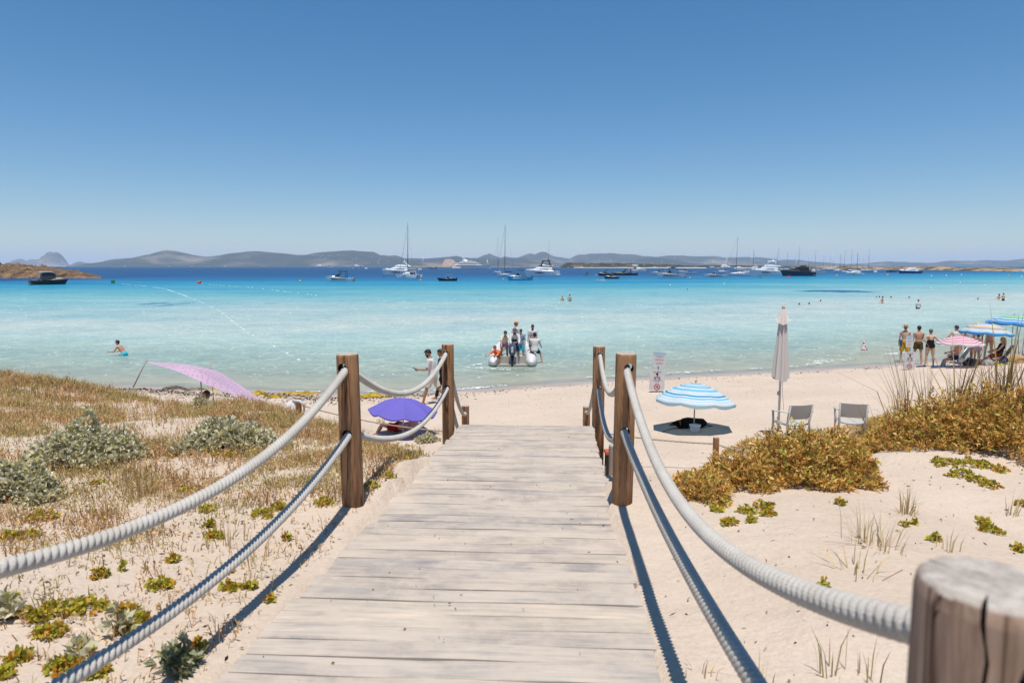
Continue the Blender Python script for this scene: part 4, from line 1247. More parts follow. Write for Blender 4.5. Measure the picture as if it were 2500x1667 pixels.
# --- seaweed and stones at the waterline
SEAW = land_material('yellow_seaweed', (0.13, 0.075, 0.015), (0.47, 0.31, 0.035), 0.38, 0.56, 5.0)
def mat_of_weed(px0, px1, py, h, label, dy=0.5):
    c = on_ground((px0 + px1) / 2, py)
    rx = (px1 - px0) / 2 / ppm(c)
    mb = MB()
    def fn(u, v):
        a = 2 * math.pi * u
        r = v * (1 + 0.18 * math.sin(3 * a + px0) + 0.1 * math.sin(7 * a))
        x, y = rx * r * math.cos(a), dy * r * math.sin(a)
        z = h * (1 - v ** 2) * (0.7 + 0.3 * math.sin(9 * x + 5 * y)) + gz(c.x + x, c.y + y) - c.z - 0.01
        return (x, y, max(z, -c.z - 0.01))
    mb.grid(fn, 48, 8)
    o = mb.build('seaweed_mat', SEAW, None, True)
    o.location = c
    tag(o, label, 'seaweed', 'yellow seaweed along the waterline')
mat_of_weed(604, 650, 962, 0.16, 'yellow seaweed mound at the tip of the pink shade cloth')
mat_of_weed(640, 700, 968, 0.07, 'thin yellow seaweed strip between mound and cloth-wrapped post')
mat_of_weed(690, 790, 960, 0.09, 'long yellow seaweed band behind the short cloth-wrapped post')
mat_of_weed(862, 945, 968, 0.15, 'dark-spotted yellow seaweed mound right of the near left post')
mat_of_weed(505, 545, 950, 0.08, 'yellow seaweed seen below the pink shade cloth')
DROCK = land_material('dark_shore_rock', (0.05, 0.04, 0.032), (0.24, 0.19, 0.14), 0.42, 0.62, 2.5)
def shore_rock(px0, px1, py, h, label, seed):
    c = on_ground((px0 + px1) / 2, py)
    rx = (px1 - px0) / 2 / ppm(c)
    mb = MB(); r_ = random.Random(seed)
    ph = r_.uniform(0, 6)
    def fn(u, v):
        a = 2 * math.pi * u
        r = v * (1 + 0.2 * math.sin(3 * a + ph) + 0.12 * math.sin(7 * a + ph))
        x, y = rx * r * math.cos(a), 0.45 * r * math.sin(a)
        return (x, y, h * (1 - v ** 4) * (0.8 + 0.35 * math.sin(11 * x + ph) * math.cos(9 * y)) + gz(c.x + x, c.y + y) - c.z - 0.03)
    mb.grid(fn, 40, 7)
    o = mb.build('shore_rock', DROCK, None, False)
    o.location = c
    tag(o, label, 'rock', 'dark rocks at the waterline')
shore_rock(396, 450, 948, 0.12, 'flat dark rock at the waterline behind the left dune crest', 1)
shore_rock(440, 500, 951, 0.10, 'low dark rock at the waterline left of the shade cloth pole', 2)
shore_rock(1520, 1556, 918, 0.05, 'thin dark weed heap in the wash left of the danger sign', 3)
# pale boulder behind the brown bush
b0 = G(1865, 8.9)
mb = MB()
def fn(u, v):
    a = 2 * math.pi * u; e = v * math.pi / 2
    sx = lambda c: math.copysign(abs(c) ** 0.5, c)
    k = 1 + 0.03 * math.sin(5 * a + 7 * v)
    return (0.42 * sx(math.cos(a)) * (math.cos(e) ** 0.45 if v < 1 else 0) * k, 0.36 * sx(math.sin(a)) * (math.cos(e) ** 0.45 if v < 1 else 0) * k, -0.2 + 0.2 + 0.62 * math.sin(e) ** 0.8 - 0.1)
mb.grid(fn, 40, 12)
bo = mb.build('boulder', land_material('pale_lichen_stone', (0.20, 0.18, 0.12), (0.36, 0.32, 0.25), 0.4, 0.6, 4.0), None, True)
bo.location = b0
tag(bo, 'pale rounded boulder half hidden behind the left brown bush', 'boulder')
# ------------------------------------------------------------------ beach things
def fabric(name, c, rough=0.85, trans=0.25):
    m, t, b = new_mat(name)
    n = noise(t, coords(t), 140, 2)
    col = ramp(t, n, [(0.3, tuple(x * 0.9 for x in c)), (0.7, c)])
    t.links.new(col, b.inputs['Base Color'])
    b.inputs['Roughness'].default_value = rough
    b.inputs['Specular IOR Level'].default_value = 0.15
    if trans:
        tr = t.nodes.new('ShaderNodeBsdfTranslucent'); tr.inputs[0].default_value = (*c, 1)
        mx = t.nodes.new('ShaderNodeMixShader'); mx.inputs[0].default_value = trans
        t.links.new(b.outputs[0], mx.inputs[1]); t.links.new(tr.outputs[0], mx.inputs[2])
        t.links.new(mx.outputs[0], t.nodes['Material Output'].inputs[0])
    return m

F_WHITE = fabric('white_cloth', (0.75, 0.74, 0.72))
F_SKY = fabric('sky_blue_cloth', (0.20, 0.52, 0.70))
F_AZURE = fabric('azure_cloth', (0.05, 0.30, 0.52))
F_PALE = fabric('pale_blue_cloth', (0.48, 0.62, 0.68))
F_PURPLE = fabric('purple_cloth', (0.175, 0.15, 0.54))
F_LILAC = fabric('lilac_cloth', (0.36, 0.30, 0.72))
F_ROSE = fabric('rose_cloth', (0.62, 0.10, 0.22))
F_PINK = fabric('pink_cloth', (0.70, 0.45, 0.55))
F_PEACH = fabric('peach_cloth', (0.72, 0.44, 0.30))
F_CREAM = fabric('cream_cloth', (0.66, 0.60, 0.46))
F_LIME = fabric('lime_cloth', (0.52, 0.60, 0.18))
F_MINT = fabric('mint_cloth', (0.18, 0.52, 0.42))
F_BLUE = fabric('blue_cloth', (0.08, 0.30, 0.62))
F_ECRU = fabric('ecru_canvas', (0.66, 0.60, 0.56), trans=0.12)
POLE = plain('white_pole', (0.66, 0.64, 0.62), None, 0.4, 8)
POLEG = plain('grey_brown_pole', (0.36, 0.31, 0.27), None, 0.5, 8)

def parasol(name, loc, Rr, h_rim, h_top, mats, bands, label, tilt=(0, 0), pole=POLE, rp=0.016, base=0.25, n=8, valance=0.07, group='open parasols on the beach', flat=False):
    o = thing(name, label, 'parasol', loc, group=group)
    mb = MB()
    sub = 4
    N_ = n * sub
    Rm = Matrix.Rotation(tilt[0], 4, 'X') @ Matrix.Rotation(tilt[1], 4, 'Y')
    rings = []
    fr = [0.012] + [b_[0] for b_ in bands]
    for f in fr:
        ring = []
        for i in range(N_):
            a = 2 * math.pi * i / N_ + 0.2
            s_ = (i % sub) / sub
            k = 1.0 if False else math.cos(math.pi / n) / math.cos((s_ - 0.5) * 2 * math.pi / n)
            dip = (0.07 if flat else 0.035) * math.sin(math.pi * s_) * f ** 2
            z = (h_top - h_rim) * (1 - f ** 1.75) - dip
            ring.append(Vector((Rr * f * k * math.cos(a), Rr * f * k * math.sin(a), z)))
        rings.append(ring)
    vs = [Rm @ p for r_ in rings for p in r_]
    for k in range(len(rings) - 1):
        mb.cur = bands[k][1]
        mb.f += [(k * N_ + i, k * N_ + (i + 1) % N_, (k + 1) * N_ + (i + 1) % N_, (k + 1) * N_ + i) for i in range(N_)]
        mb.mi += [mb.cur] * N_
    mb.v = [tuple(v) for v in vs]
    can = mb.build('canopy', mats, o, not flat)
    can.location = (0, 0, h_rim)
    if valance:
        vb = MB(); vb.cur = bands[-1][1]
        low = []
        for i in range(N_):
            p = rings[-1][i]
            s_ = (i % sub) / sub
            low.append(p * 0.992 + Vector((0, 0, -valance * (0.75 + 0.4 * abs(math.sin(math.pi * s_))))))
        vb.rings([[Rm @ p for p in rings[-1]], [Rm @ p for p in low]], cap=False)
        vb.build('valance', mats, o, True).location = (0, 0, h_rim)
    for i in range(n):
        a = 2 * math.pi * i / n + 0.2
        rb = MB()
        pts = []
        for f in (0.03, 0.35, 0.7, 0.995):
            pts.append(Rm @ Vector((Rr * f * math.cos(a), Rr * f * math.sin(a), (h_top - h_rim) * (1 - f ** 1.75) - 0.014)))
        rb.tube(pts, 0.006, 5)
        rb.build('rib', POLEG, o).location = (0, 0, h_rim)
    pb = MB()
    top = Rm @ Vector((0, 0, h_top - h_rim + 0.05)) + Vector((0, 0, h_rim))
    hub = Rm @ Vector((0, 0, (h_top - h_rim) * 0.3)) + Vector((0, 0, h_rim))
    pb.tube([(0, 0, -base), (0, 0, h_rim * 0.5), hub, top], [rp, rp, rp, rp * 0.7], 10)
    pb.build('pole', pole, o, True)
    fb = MB(); fb.ball(top, 0.022, 8, 5); fb.build('finial', pole, o, True)
    return o

# blue and white striped parasol, with the things under it
pb_ = on_ground(1694, 1050)
seq = [0, 3, 0, 1, 3, 2, 1, 3, 0, 2, 3, 1, 1, 3, 2, 3, 0, 3, 1, 3, 2, 3, 2]
wid = [1, .6, .9, .7, .5, 1, .8, .5, .8, 1.0, .5, 1.1, .8, .6, 1, .5, 1, .5, 1, .5, .8, .4, .9]
cum = np.cumsum(wid) / sum(wid)
parasol('striped_parasol', pb_, 0.95, 0.70, 1.10, [F_AZURE, F_SKY, F_PALE, F_WHITE], [(float(c), s_) for c, s_ in zip(cum, seq)],
        'low parasol with blue and white stripes shading a black dog', tilt=(R(-5), R(3)), pole=POLEG)
bk = thing('bucket', 'white plastic bucket at the foot of the blue striped parasol', 'bucket', pb_ + Vector((-0.02, -0.16, 0)))
mb = MB(); mb.lathe([(0.095, 0.0), (0.12, 0.15), (0.118, 0.15), (0.095, 0.02)], 18, cap=False); mb.lathe([(0.096, 0.002), (0.096, 0.02)], 18); mb.build('body', WHITE, bk, True)
mb = MB(); mb.lathe([(0.118, 0.145), (0.132, 0.15), (0.132, 0.165), (0.117, 0.168)], 18, cap=False); mb.build('rim', WHITE, bk, True)
mb = MB(); mb.tube([(0.125 * math.cos(a), -0.03 - 0.10 * math.sin(a), 0.155 - 0.06 * math.sin(a)) for a in np.linspace(0, math.pi, 9)], 0.005, 6); mb.build('handle', METAL, bk, True)

# dog lying in the shade, head towards the left
FUR = plain('black_fur', (0.011, 0.010, 0.010), (0.006, 0.005, 0.005), 0.85, 60, 0.6, 0.15)
FURT = plain('tan_fur', (0.26, 0.12, 0.05), (0.18, 0.08, 0.03), 0.85, 60, 0.5, 0.15)
dg = on_ground(1688, 1046)
dog = thing('dog', 'black dog with tan muzzle and collar lying under the blue striped parasol', 'dog', (dg.x, dg.y + 0.05, dg.z), R(90))
mb = MB()   # local +y is where the nose points
mb.tube([(0, -0.36, 0.09), (0, -0.28, 0.12), (0, -0.12, 0.125), (0, 0.08, 0.135), (0, 0.18, 0.13), (0, 0.25, 0.115), (0, 0.31, 0.105)],
        [(0.05, 0.05), (0.115, 0.10), (0.12, 0.105), (0.125, 0.115), (0.105, 0.10), (0.07, 0.075), (0.06, 0.065)], 14, side=(1, 0, 0))
mb.tube([(0, 0.27, 0.115), (0, 0.33, 0.115), (0, 0.39, 0.10), (0, 0.46, 0.075), (0, 0.50, 0.065)], [(0.055, 0.055), (0.065, 0.062), (0.055, 0.052), (0.034, 0.034), (0.022, 0.022)], 12, side=(1, 0, 0))
for sx in (-1, 1):
    mb.tube([(sx * 0.07, -0.24, 0.10), (sx * 0.12, -0.12, 0.07), (sx * 0.13, -0.02, 0.035)], [0.075, 0.06, 0.03], 8)          # folded thigh
    mb.tube([(sx * 0.13, -0.03, 0.03), (sx * 0.14, -0.16, 0.025), (sx * 0.13, -0.22, 0.025)], [0.028, 0.022, 0.02], 8)       # shank back to the hock
    mb.tube([(sx * 0.12, -0.22, 0.022), (sx * 0.13, -0.08, 0.02)], [0.02, 0.024], 8)
    mb.tube([(sx * 0.08, 0.14, 0.09), (sx * 0.10, 0.10, 0.035), (sx * 0.09, 0.22, 0.025), (sx * 0.08, 0.33, 0.022)], [0.05, 0.034, 0.026, 0.026], 8)   # fore leg along the sand
mb.tube([(0, -0.35, 0.07), (0.05, -0.47, 0.03), (0.12, -0.56, 0.02)], [0.022, 0.016, 0.008], 7)
me = baked(mb.mesh('dog_body', FUR), [('REMESH', dict(mode='VOXEL', voxel_size=0.012, use_smooth_shade=True)), ('SMOOTH', dict(factor=0.5, iterations=4))])
link(bpy.data.objects.new('body', me), dog)
for sx in (-1, 1):
    mb = MB(); mb.tube([(sx * 0.045, 0.31, 0.165), (sx * 0.075, 0.315, 0.14), (sx * 0.082, 0.335, 0.09)], [(0.008, 0.022), (0.008, 0.028), (0.005, 0.012)], 8); mb.build('ear', FUR, dog, True)
    mb = MB(); mb.ball((sx * 0.034, 0.405, 0.125), 0.007); mb.build('eye', GLASSD, dog, True)
mb = MB(); mb.tube([(0, 0.415, 0.088), (0, 0.47, 0.068), (0, 0.505, 0.062)], [(0.046, 0.035), (0.034, 0.028), (0.022, 0.02)], 10, side=(1, 0, 0)); mb.build('muzzle', FURT, dog, True)
mb = MB(); mb.ball((0, 0.525, 0.07), (0.012, 0.01, 0.01)); mb.build('nose', BLACK, dog, True)
mb = MB(); mb.tube([(0, 0.255, 0.117), (0, 0.285, 0.112)], [(0.078, 0.082), (0.075, 0.078)], 14, side=(1, 0, 0)); mb.build('collar', FURT, dog, True)
lz = [(dg.x - 0.32, dg.y - 0.02), (dg.x - 0.5, dg.y - 0.12), (dg.x - 0.66, dg.y - 0.28), (dg.x - 0.78, dg.y - 0.42)]
mb = MB(); mb.tube([(a, b_, gz(a, b_) + 0.008) for a, b_ in lz], 0.008, 6)
tag(mb.build('leash', plain('brown_leash', (0.16, 0.09, 0.05)), None, True), 'thin brown leash lying on the sand left of the dog', 'leash')

# purple parasol and the person below
pp = G(985, 15.5)
mats = [F_PURPLE, F_LILAC]
po = parasol('purple_parasol', pp, 0.80, 0.58, 0.86, mats, [(0.25, 0), (0.55, 0), (0.8, 0), (1.0, 0)], 'plain purple parasol low over the sand behind the left ropes', tilt=(R(1), R(5)), pole=POLE, flat=True, valance=0.03)

# closed parasol and white armchairs
cp = G(1899, 14.6)
o = thing('closed_parasol', 'closed off-white parasol standing tall beside the white chairs', 'parasol', cp)
mb = MB(); mb.tube([(0, 0, -0.3), (0, 0, 1.5), (0, 0, 2.80)], [0.026, 0.026, 0.02], 12); mb.build('pole', POLE, o, True)
def folds(prof, nf, amp, name, seed):
    mb = MB(); n = 72; rg = []
    for k, (r_, z) in enumerate(prof):
        ring = []
        for i in range(n):
            a = 2 * math.pi * i / n
            f = abs(math.sin(nf * a / 2 + 0.35 * math.sin(a + seed) + 0.2 * k / len(prof)))
            rr_ = r_ * (1 - amp + amp * f ** 0.7) * (1 + 0.10 * math.sin(a * 2 + seed))
            ring.append((rr_ * math.cos(a), rr_ * math.sin(a), z + (0.05 * math.sin(a * 2 + 1.0 + seed) if k == len(prof) - 1 else 0)))
        rg.append(ring)
    mb.rings(rg, cap=False)
    return mb.build(name, F_ECRU, o, True)
folds([(0.03, 2.76), (0.075, 2.60), (0.10, 2.4), (0.125, 2.1), (0.15, 1.8), (0.175, 1.5), (0.19, 1.3)], 9, 0.42, 'canopy', 0.4)
folds([(0.02, 2.84), (0.07, 2.74), (0.12, 2.60), (0.16, 2.53)], 8, 0.25, 'hood', 1.1)
mb = MB(); mb.lathe([(0.02, 2.8), (0.035, 2.83), (0.03, 2.87), (0.01, 2.89)], 12); mb.build('cap', plain('pale_wood_cap', (0.55, 0.36, 0.22)), o, True)
mb = MB(); mb.tube([(-0.02, -0.02, 1.02), (-0.055, -0.03, 1.02), (-0.055, -0.03, 0.96), (-0.02, -0.02, 0.96)], 0.012, 8); mb.build('crank', BLACK, o, True)
mb = MB(); mb.tube([(0.04, -0.02, 1.3), (0.06, -0.02, 0.9), (0.09, -0.03, 0.62)], 0.004, 5); mb.build('cord', JUTE, o, True)

CHW = fabric('white_chair_plastic', (0.62, 0.61, 0.58), 0.5, 0.3)
def armchair(loc, rz, label):
    o = thing('white_armchair', label, 'chair', loc, rz, 'white armchairs on the beach')
    mb = MB()
    def seat(u, v):
        x = (u - 0.5) * 0.47; y = (v - 0.5) * 0.46
        return (x, y, 0.43 - 0.03 * (1 - (2 * u - 1) ** 2) + 0.02 * v - (0.05 * max(0, v - 0.8) / 0.2 if v > 0.8 else 0))
    mb.grid(seat, 10, 10)
    b0_ = len(mb.v); mb.add([(p[0], p[1], p[2] - 0.025) for p in mb.v], [tuple(reversed(f)) for f in mb.f])
    mb.build('seat', CHW, o, True)
    mb = MB()
    def back(u, v, d=0):
        x = (u - 0.5) * (0.50 + 0.05 * v); z = 0.54 + 0.31 * v
        return (x, -0.25 - 0.10 * v - 0.05 * (1 - (2 * u - 1) ** 2) + d, z)
    mb.grid(back, 10, 6); mb.grid(lambda u, v: back(1 - u, v, 0.022), 10, 6)
    mb.build('backrest', CHW, o, True)
    for sx in (-1, 1):
        mb = MB(); mb.tube([(sx * 0.27, -0.34, 0.70), (sx * 0.30, -0.15, 0.68), (sx * 0.31, 0.10, 0.655), (sx * 0.29, 0.22, 0.64)], [(0.03, 0.012)] * 4, 8, side=(1, 0, 0)); mb.build('armrest', CHW, o, True)
        mb = MB(); mb.tube([(sx * 0.29, 0.21, 0.645), (sx * 0.27, 0.215, 0.42), (sx * 0.27, 0.25, 0.0)], [0.024, 0.024, 0.02], 8); mb.build('leg', CHW, o, True)
        mb = MB(); mb.tube([(sx * 0.265, -0.36, 0.84), (sx * 0.25, -0.26, 0.45), (sx * 0.27, -0.32, 0.0)], [0.018, 0.024, 0.02], 8); mb.build('leg', CHW, o, True)
        mb = MB(); mb.tube([(sx * 0.24, -0.24, 0.415), (sx * 0.25, 0.2, 0.40)], [0.016, 0.016], 6); mb.build('rail', CHW, o, True)
    return o
armchair(G(1928, 14.2), R(12), 'white armchair turned left next to the closed parasol')
armchair(G(2074, 14.3), R(-19), 'white armchair facing the sea, standing alone further right')

# pink dotted shade cloth on poles
def dots_material():
    m, t, b = new_mat('pink_dotted_cloth')
    v = t.nodes.new('ShaderNodeTexVoronoi'); v.inputs['Scale'].default_value = 11; v.inputs['Randomness'].default_value = 0.25
    t.links.new(coords(t, (1, 1.3, 1.6), rot=(0, 0.3, 0)), v.inputs['Vector'])
    c = ramp(t, v.outputs['Distance'], [(0.20, (0.30, 0.15, 0.27)), (0.28, (0.58, 0.42, 0.55))])
    t.links.new(c, b.inputs['Base Color']); b.inputs['Roughness'].default_value = 0.9
    tr = t.nodes.new('ShaderNodeBsdfTranslucent'); t.links.new(c, tr.inputs[0])
    mx = t.nodes.new('ShaderNodeMixShader'); mx.inputs[0].default_value = 0.3
    t.links.new(b.outputs[0], mx.inputs[1]); t.links.new(tr.outputs[0], mx.inputs[2]); t.links.new(mx.outputs[0], t.nodes['Material Output'].inputs[0])
    return m
DOTS = dots_material()
sh = thing('shade_cloth', 'pink dotted shade cloth stretched on thin poles over the left dune edge', 'shade cloth', G(480, 15.9))
base_ = Vector(sh.location)
def curve3(pts, n=36):
    P_ = [on_y(*p) for p in pts]
    L_ = [0]
    for a, b_ in zip(P_[:-1], P_[1:]): L_.append(L_[-1] + (b_ - a).length)
    L_ = np.array(L_) / L_[-1]
    t = np.linspace(0, 1, n + 1)
    A = np.stack([np.interp(t, L_, [p[k] for p in P_]) for k in range(3)], -1)
    for _ in range(2): A[1:-1] = 0.25 * A[:-2] + 0.5 * A[1:-1] + 0.25 * A[2:]
    return A - np.array(base_)
cf = curve3([(357, 884, 16.6), (412, 899, 16.1), (450, 913, 15.8), (478, 927, 15.6), (505, 939, 15.6), (566, 963, 15.8), (620, 982, 16.0), (655, 989, 16.2)])
cr_ = curve3([(357, 883, 16.6), (412, 896, 16.3), (455, 893, 16.1), (488, 908, 15.9), (520, 926, 15.9), (566, 951, 16.0), (620, 979, 16.1), (655, 988.5, 16.2)])
cbk = curve3([(357, 882, 16.6), (405, 886, 17.0), (452, 889, 17.4), (500, 897, 17.6), (540, 909, 17.6), (584, 938, 17.2), (630, 970, 16.6), (655, 988, 16.25)])
mb = MB()
rows = []
for k, (a, b_) in enumerate([(cf, cr_), (cr_, cbk)]):
    for j in range(5 if k == 0 else 8):
        f = j / (5 if k == 0 else 7)
        r_ = a * (1 - f) + b_ * f
        if k == 1:
            s_ = math.sin(math.pi * f); r_ = r_ + np.stack([np.zeros(len(r_)), np.zeros(len(r_)), -0.05 * s_ * np.sin(np.linspace(0, math.pi, len(r_))) + 0.015 * s_ * np.sin(np.linspace(0, 17, len(r_)))], -1)
        rows.append(r_)
nn = len(rows[0])
mb.add([tuple(p) for r_ in rows for p in r_], [(j * nn + i, j * nn + i + 1, (j + 1) * nn + i + 1, (j + 1) * nn + i) for j in range(len(rows) - 1) for i in range(nn - 1)])
mb.build('cloth', DOTS, sh, True)
def stick(a, b_, r_=0.016, nm='pole'):
    m_ = MB(); m_.tube([Vector(a) - base_, Vector(b_) - base_], r_, 7); return m_.build(nm, POLEG, sh, True)
stick(on_y(325, 946, 16.5), on_y(359, 876, 16.6))
stick(on_y(495, 985, 15.85), on_y(488, 906, 15.9))
stick(on_y(523, 990, 17.5), on_y(512, 866, 17.6), 0.010)
stick(on_y(655, 988, 16.2), on_y(693, 1012, 16.2), 0.006, 'guy_line')

# white cloth hung over the short red post
wc = Vector((fp2.x, fp2.y - 0.02, gz(fp2.x, fp2.y)))
o = thing('white_cloth', 'white cloth hung on the rope beside the short reddish post', 'cloth', wc)
mb = MB()
pa = [on_y(716, 977, 12.55), on_y(700, 984, 12.5), on_y(693, 1000, 12.45), on_y(693, 1016, 12.4)]
pz = [on_y(722, 977, 12.55), on_y(723, 985, 12.5), on_y(723, 1000, 12.45), on_y(723, 1018, 12.4)]
mb.grid(lambda u, v: tuple((pa[min(3, int(v * 3))].lerp(pa[min(3, int(v * 3) + 1)], v * 3 - int(v * 3))).lerp(pz[min(3, int(v * 3))].lerp(pz[min(3, int(v * 3) + 1)], v * 3 - int(v * 3)), u) - wc + Vector((0, -0.035 * math.sin(u * 9) * v - 0.06 * math.sin(math.pi * u), 0))), 16, 12)
mb.build('sheet', F_WHITE, o, True)
mb = MB(); mb.tube([on_y(716, 978, 12.5) - wc, on_y(732, 979, 12.42) - wc, on_y(743, 988, 12.45) - wc, on_y(742, 1004, 12.5) - wc], [(0.03, 0.03), (0.035, 0.03), (0.03, 0.03), (0.02, 0.02)], 8); mb.build('twisted_end', F_WHITE, o, True)

# ------------------------------------------------------------------ warning signs
SIGNW = plain('sign_white', (0.60, 0.59, 0.59), None, 0.5, 3)
SIGNB = plain('sign_blue_strip', (0.20, 0.50, 0.68), None, 0.5, 3)
SIGNR = plain('sign_red_print', (0.55, 0.015, 0.02), None, 0.5, 3)
SIGNK = plain('sign_black_print', (0.02, 0.02, 0.022), None, 0.5, 3)
SIGNG = plain('sign_grey_print', (0.42, 0.36, 0.42), None, 0.5, 3)
SIGNP = plain('sign_pink_print', (0.66, 0.38, 0.38), None, 0.5, 3)

def text_obj(txt, size, mat, parent, loc, name='lettering', rot=(math.pi / 2, 0, 0)):
    cu = bpy.data.curves.new('lettering', 'FONT')
    cu.body = txt; cu.size = size; cu.align_x = 'CENTER'; cu.align_y = 'CENTER'; cu.extrude = 0.0012
    t_ = bpy.data.objects.new('temporary', cu); COL.objects.link(t_)
    dg_ = bpy.context.evaluated_depsgraph_get()
    me_ = bpy.data.meshes.new_from_object(t_.evaluated_get(dg_))
    bpy.data.objects.remove(t_)
    me_.materials.clear(); me_.materials.append(mat)
    o_ = bpy.data.objects.new(name, me_); link(o_, parent)
    o_.location = loc; o_.rotation_euler = rot
    return o_

def ring_mesh(mb, c, r0, r1, n=28, y=0.0, t=0.003, a0=0, a1=2 * math.pi):
    for i in range(n):
        p, q_ = a0 + (a1 - a0) * i / n, a0 + (a1 - a0) * (i + 1) / n
        mb.add([(c[0] + r_ * math.cos(a), y, c[1] + r_ * math.sin(a)) for a in (p, q_) for r_ in (r0, r1)], [(0, 1, 3, 2)])

def warning_sign(loc, wl, hl, z0, wu, hu, zu, label, tilt=0.0, shift=(0, 0), rz=0.0):
    o = thing('warning_sign', label, 'sign', loc, rz, 'white swimming warning signs on the beach')
    mb = MB(); mb.tube([(0, 0.02, -0.3), (tilt, 0.02, zu + hu)], 0.02, 8); mb.build('post', METAL, o, True)
    b = bpy.data.objects.new('danger_board', None); link(b, o); b.location = (shift[0], -0.012, z0)
    m_ = MB(); m_.box((0, 0, hl / 2), (wl, 0.02, hl)); o1 = m_.build('board', SIGNW, b)
    k = hl / 0.60; y = -0.0125
    text_obj('PELIGRO', 0.060 * k, SIGNR, b, (0, y, 0.545 * k))
    m_ = MB()
    m_.lathe([(0.001, 0.0), (0.034 * k, 0.0), (0.034 * k, 0.002), (0.001, 0.002)], 16, rot=Matrix.Rotation(math.pi / 2, 3, 'X'), c=(0, y + 0.001, 0.478 * k))
    m_.box((0, y, 0.50 * k), (0.062 * k, 0.002, 0.03 * k)); m_.box((0, y, 0.43 * k), (0.016 * k, 0.002, 0.07 * k))
    m_.add([(-0.03 * k, y - 0.001, 0.375 * k), (0.03 * k, y - 0.001, 0.375 * k), (0, y - 0.001, 0.41 * k)], [(0, 1, 2)])
    for zz in (0.40, 0.37, 0.345):
        for sx in (-1, 1):
            m_.tube([(sx * (0.03 + 0.012 * i) * k, y - 0.001, (zz + 0.006 * math.sin(i * 1.6)) * k) for i in range(6)], 0.0035 * k, 4)
    m_.build('swimmer_symbol', SIGNK, b)
    text_obj('DANGER', 0.060 * k, SIGNR, b, (0, y, 0.300 * k))
    m_ = MB()
    for sx in (-1, 1):
        m_.box((sx * 0.032 * k, y, 0.235 * k), (0.008 * k, 0.002, 0.045 * k))
        m_.add([(sx * 0.032 * k - 0.013 * k, y - 0.001, 0.248 * k), (sx * 0.032 * k + 0.013 * k, y - 0.001, 0.248 * k), (sx * 0.032 * k, y - 0.001, 0.268 * k)], [(0, 1, 2)])
    m_.build('arrows', SIGNK, b)
    m_ = MB(); ring_mesh(m_, (0, 0.095 * k), 0.070 * k, 0.092 * k, y=y - 0.001)
    d_ = 0.055 * k
    m_.add([(-d_ - 0.008, y - 0.0015, 0.095 * k + d_ - 0.008), (-d_ + 0.008, y - 0.0015, 0.095 * k + d_ + 0.008), (d_ + 0.008, y - 0.0015, 0.095 * k - d_ + 0.008), (d_ - 0.008, y - 0.0015, 0.095 * k - d_ - 0.008)], [(0, 3, 2, 1)])
    m_.build('prohibition_ring', SIGNR, b)
    m_ = MB(); m_.ball((0.02 * k, y, 0.125 * k), (0.012 * k, 0.002, 0.012 * k)); m_.tube([(-0.03 * k, y, 0.085 * k), (0.0, y, 0.112 * k), (0.035 * k, y, 0.09 * k)], 0.006 * k, 5)
    m_.build('swimmer', SIGNK, b)
    u = bpy.data.objects.new('notice_board', None); link(u, o); u.location = (tilt + shift[1], -0.012, zu); u.rotation_euler = (0, 0.06 if tilt else 0, 0)
    m_ = MB(); m_.box((0, 0, hu / 2), (wu, 0.02, hu)); m_.build('board', SIGNW, u)
    m_ = MB(); m_.box((0, -0.0115, hu * 0.95), (wu * 0.99, 0.003, hu * 0.09)); m_.build('header_strip', SIGNB, u)
    m_ = MB()
    for i, (zz, ww) in enumerate([(0.80, 0.8), (0.73, 0.7), (0.66, 0.5), (0.52, 0.75), (0.47, 0.72), (0.42, 0.6)]):
        m_.box((0, -0.0115, hu * zz), (wu * ww, 0.003, hu * (0.03 if i < 3 else 0.016)))
    m_.build('text_lines', SIGNG, u)
    m_ = MB()
    for zz, ww in [(0.26, 0.55), (0.21, 0.55), (0.16, 0.5)]: m_.box((0, -0.0115, hu * zz), (wu * ww, 0.003, hu * 0.025))
    m_.build('red_text_lines', SIGNP, u)
    return o
s1 = on_ground(1604, 958); k1 = 1 / ppm(s1)
warning_sign(s1, 36.5 * k1, 49 * k1, 6 * k1, 32 * k1, 33 * k1, 65 * k1, 'white danger sign with red ring below a smaller notice, left of the blue striped parasol', tilt=0.04, shift=(-0.01, 0.0))
s2 = on_ground(2219, 903); k2 = 1 / ppm(s2)
warning_sign(s2, 26 * k2, 42 * k2, 2 * k2, 17 * k2, 29 * k2, 56 * k2, 'white danger sign with red ring in front of the man in yellow shorts', shift=(0.0, -0.06))
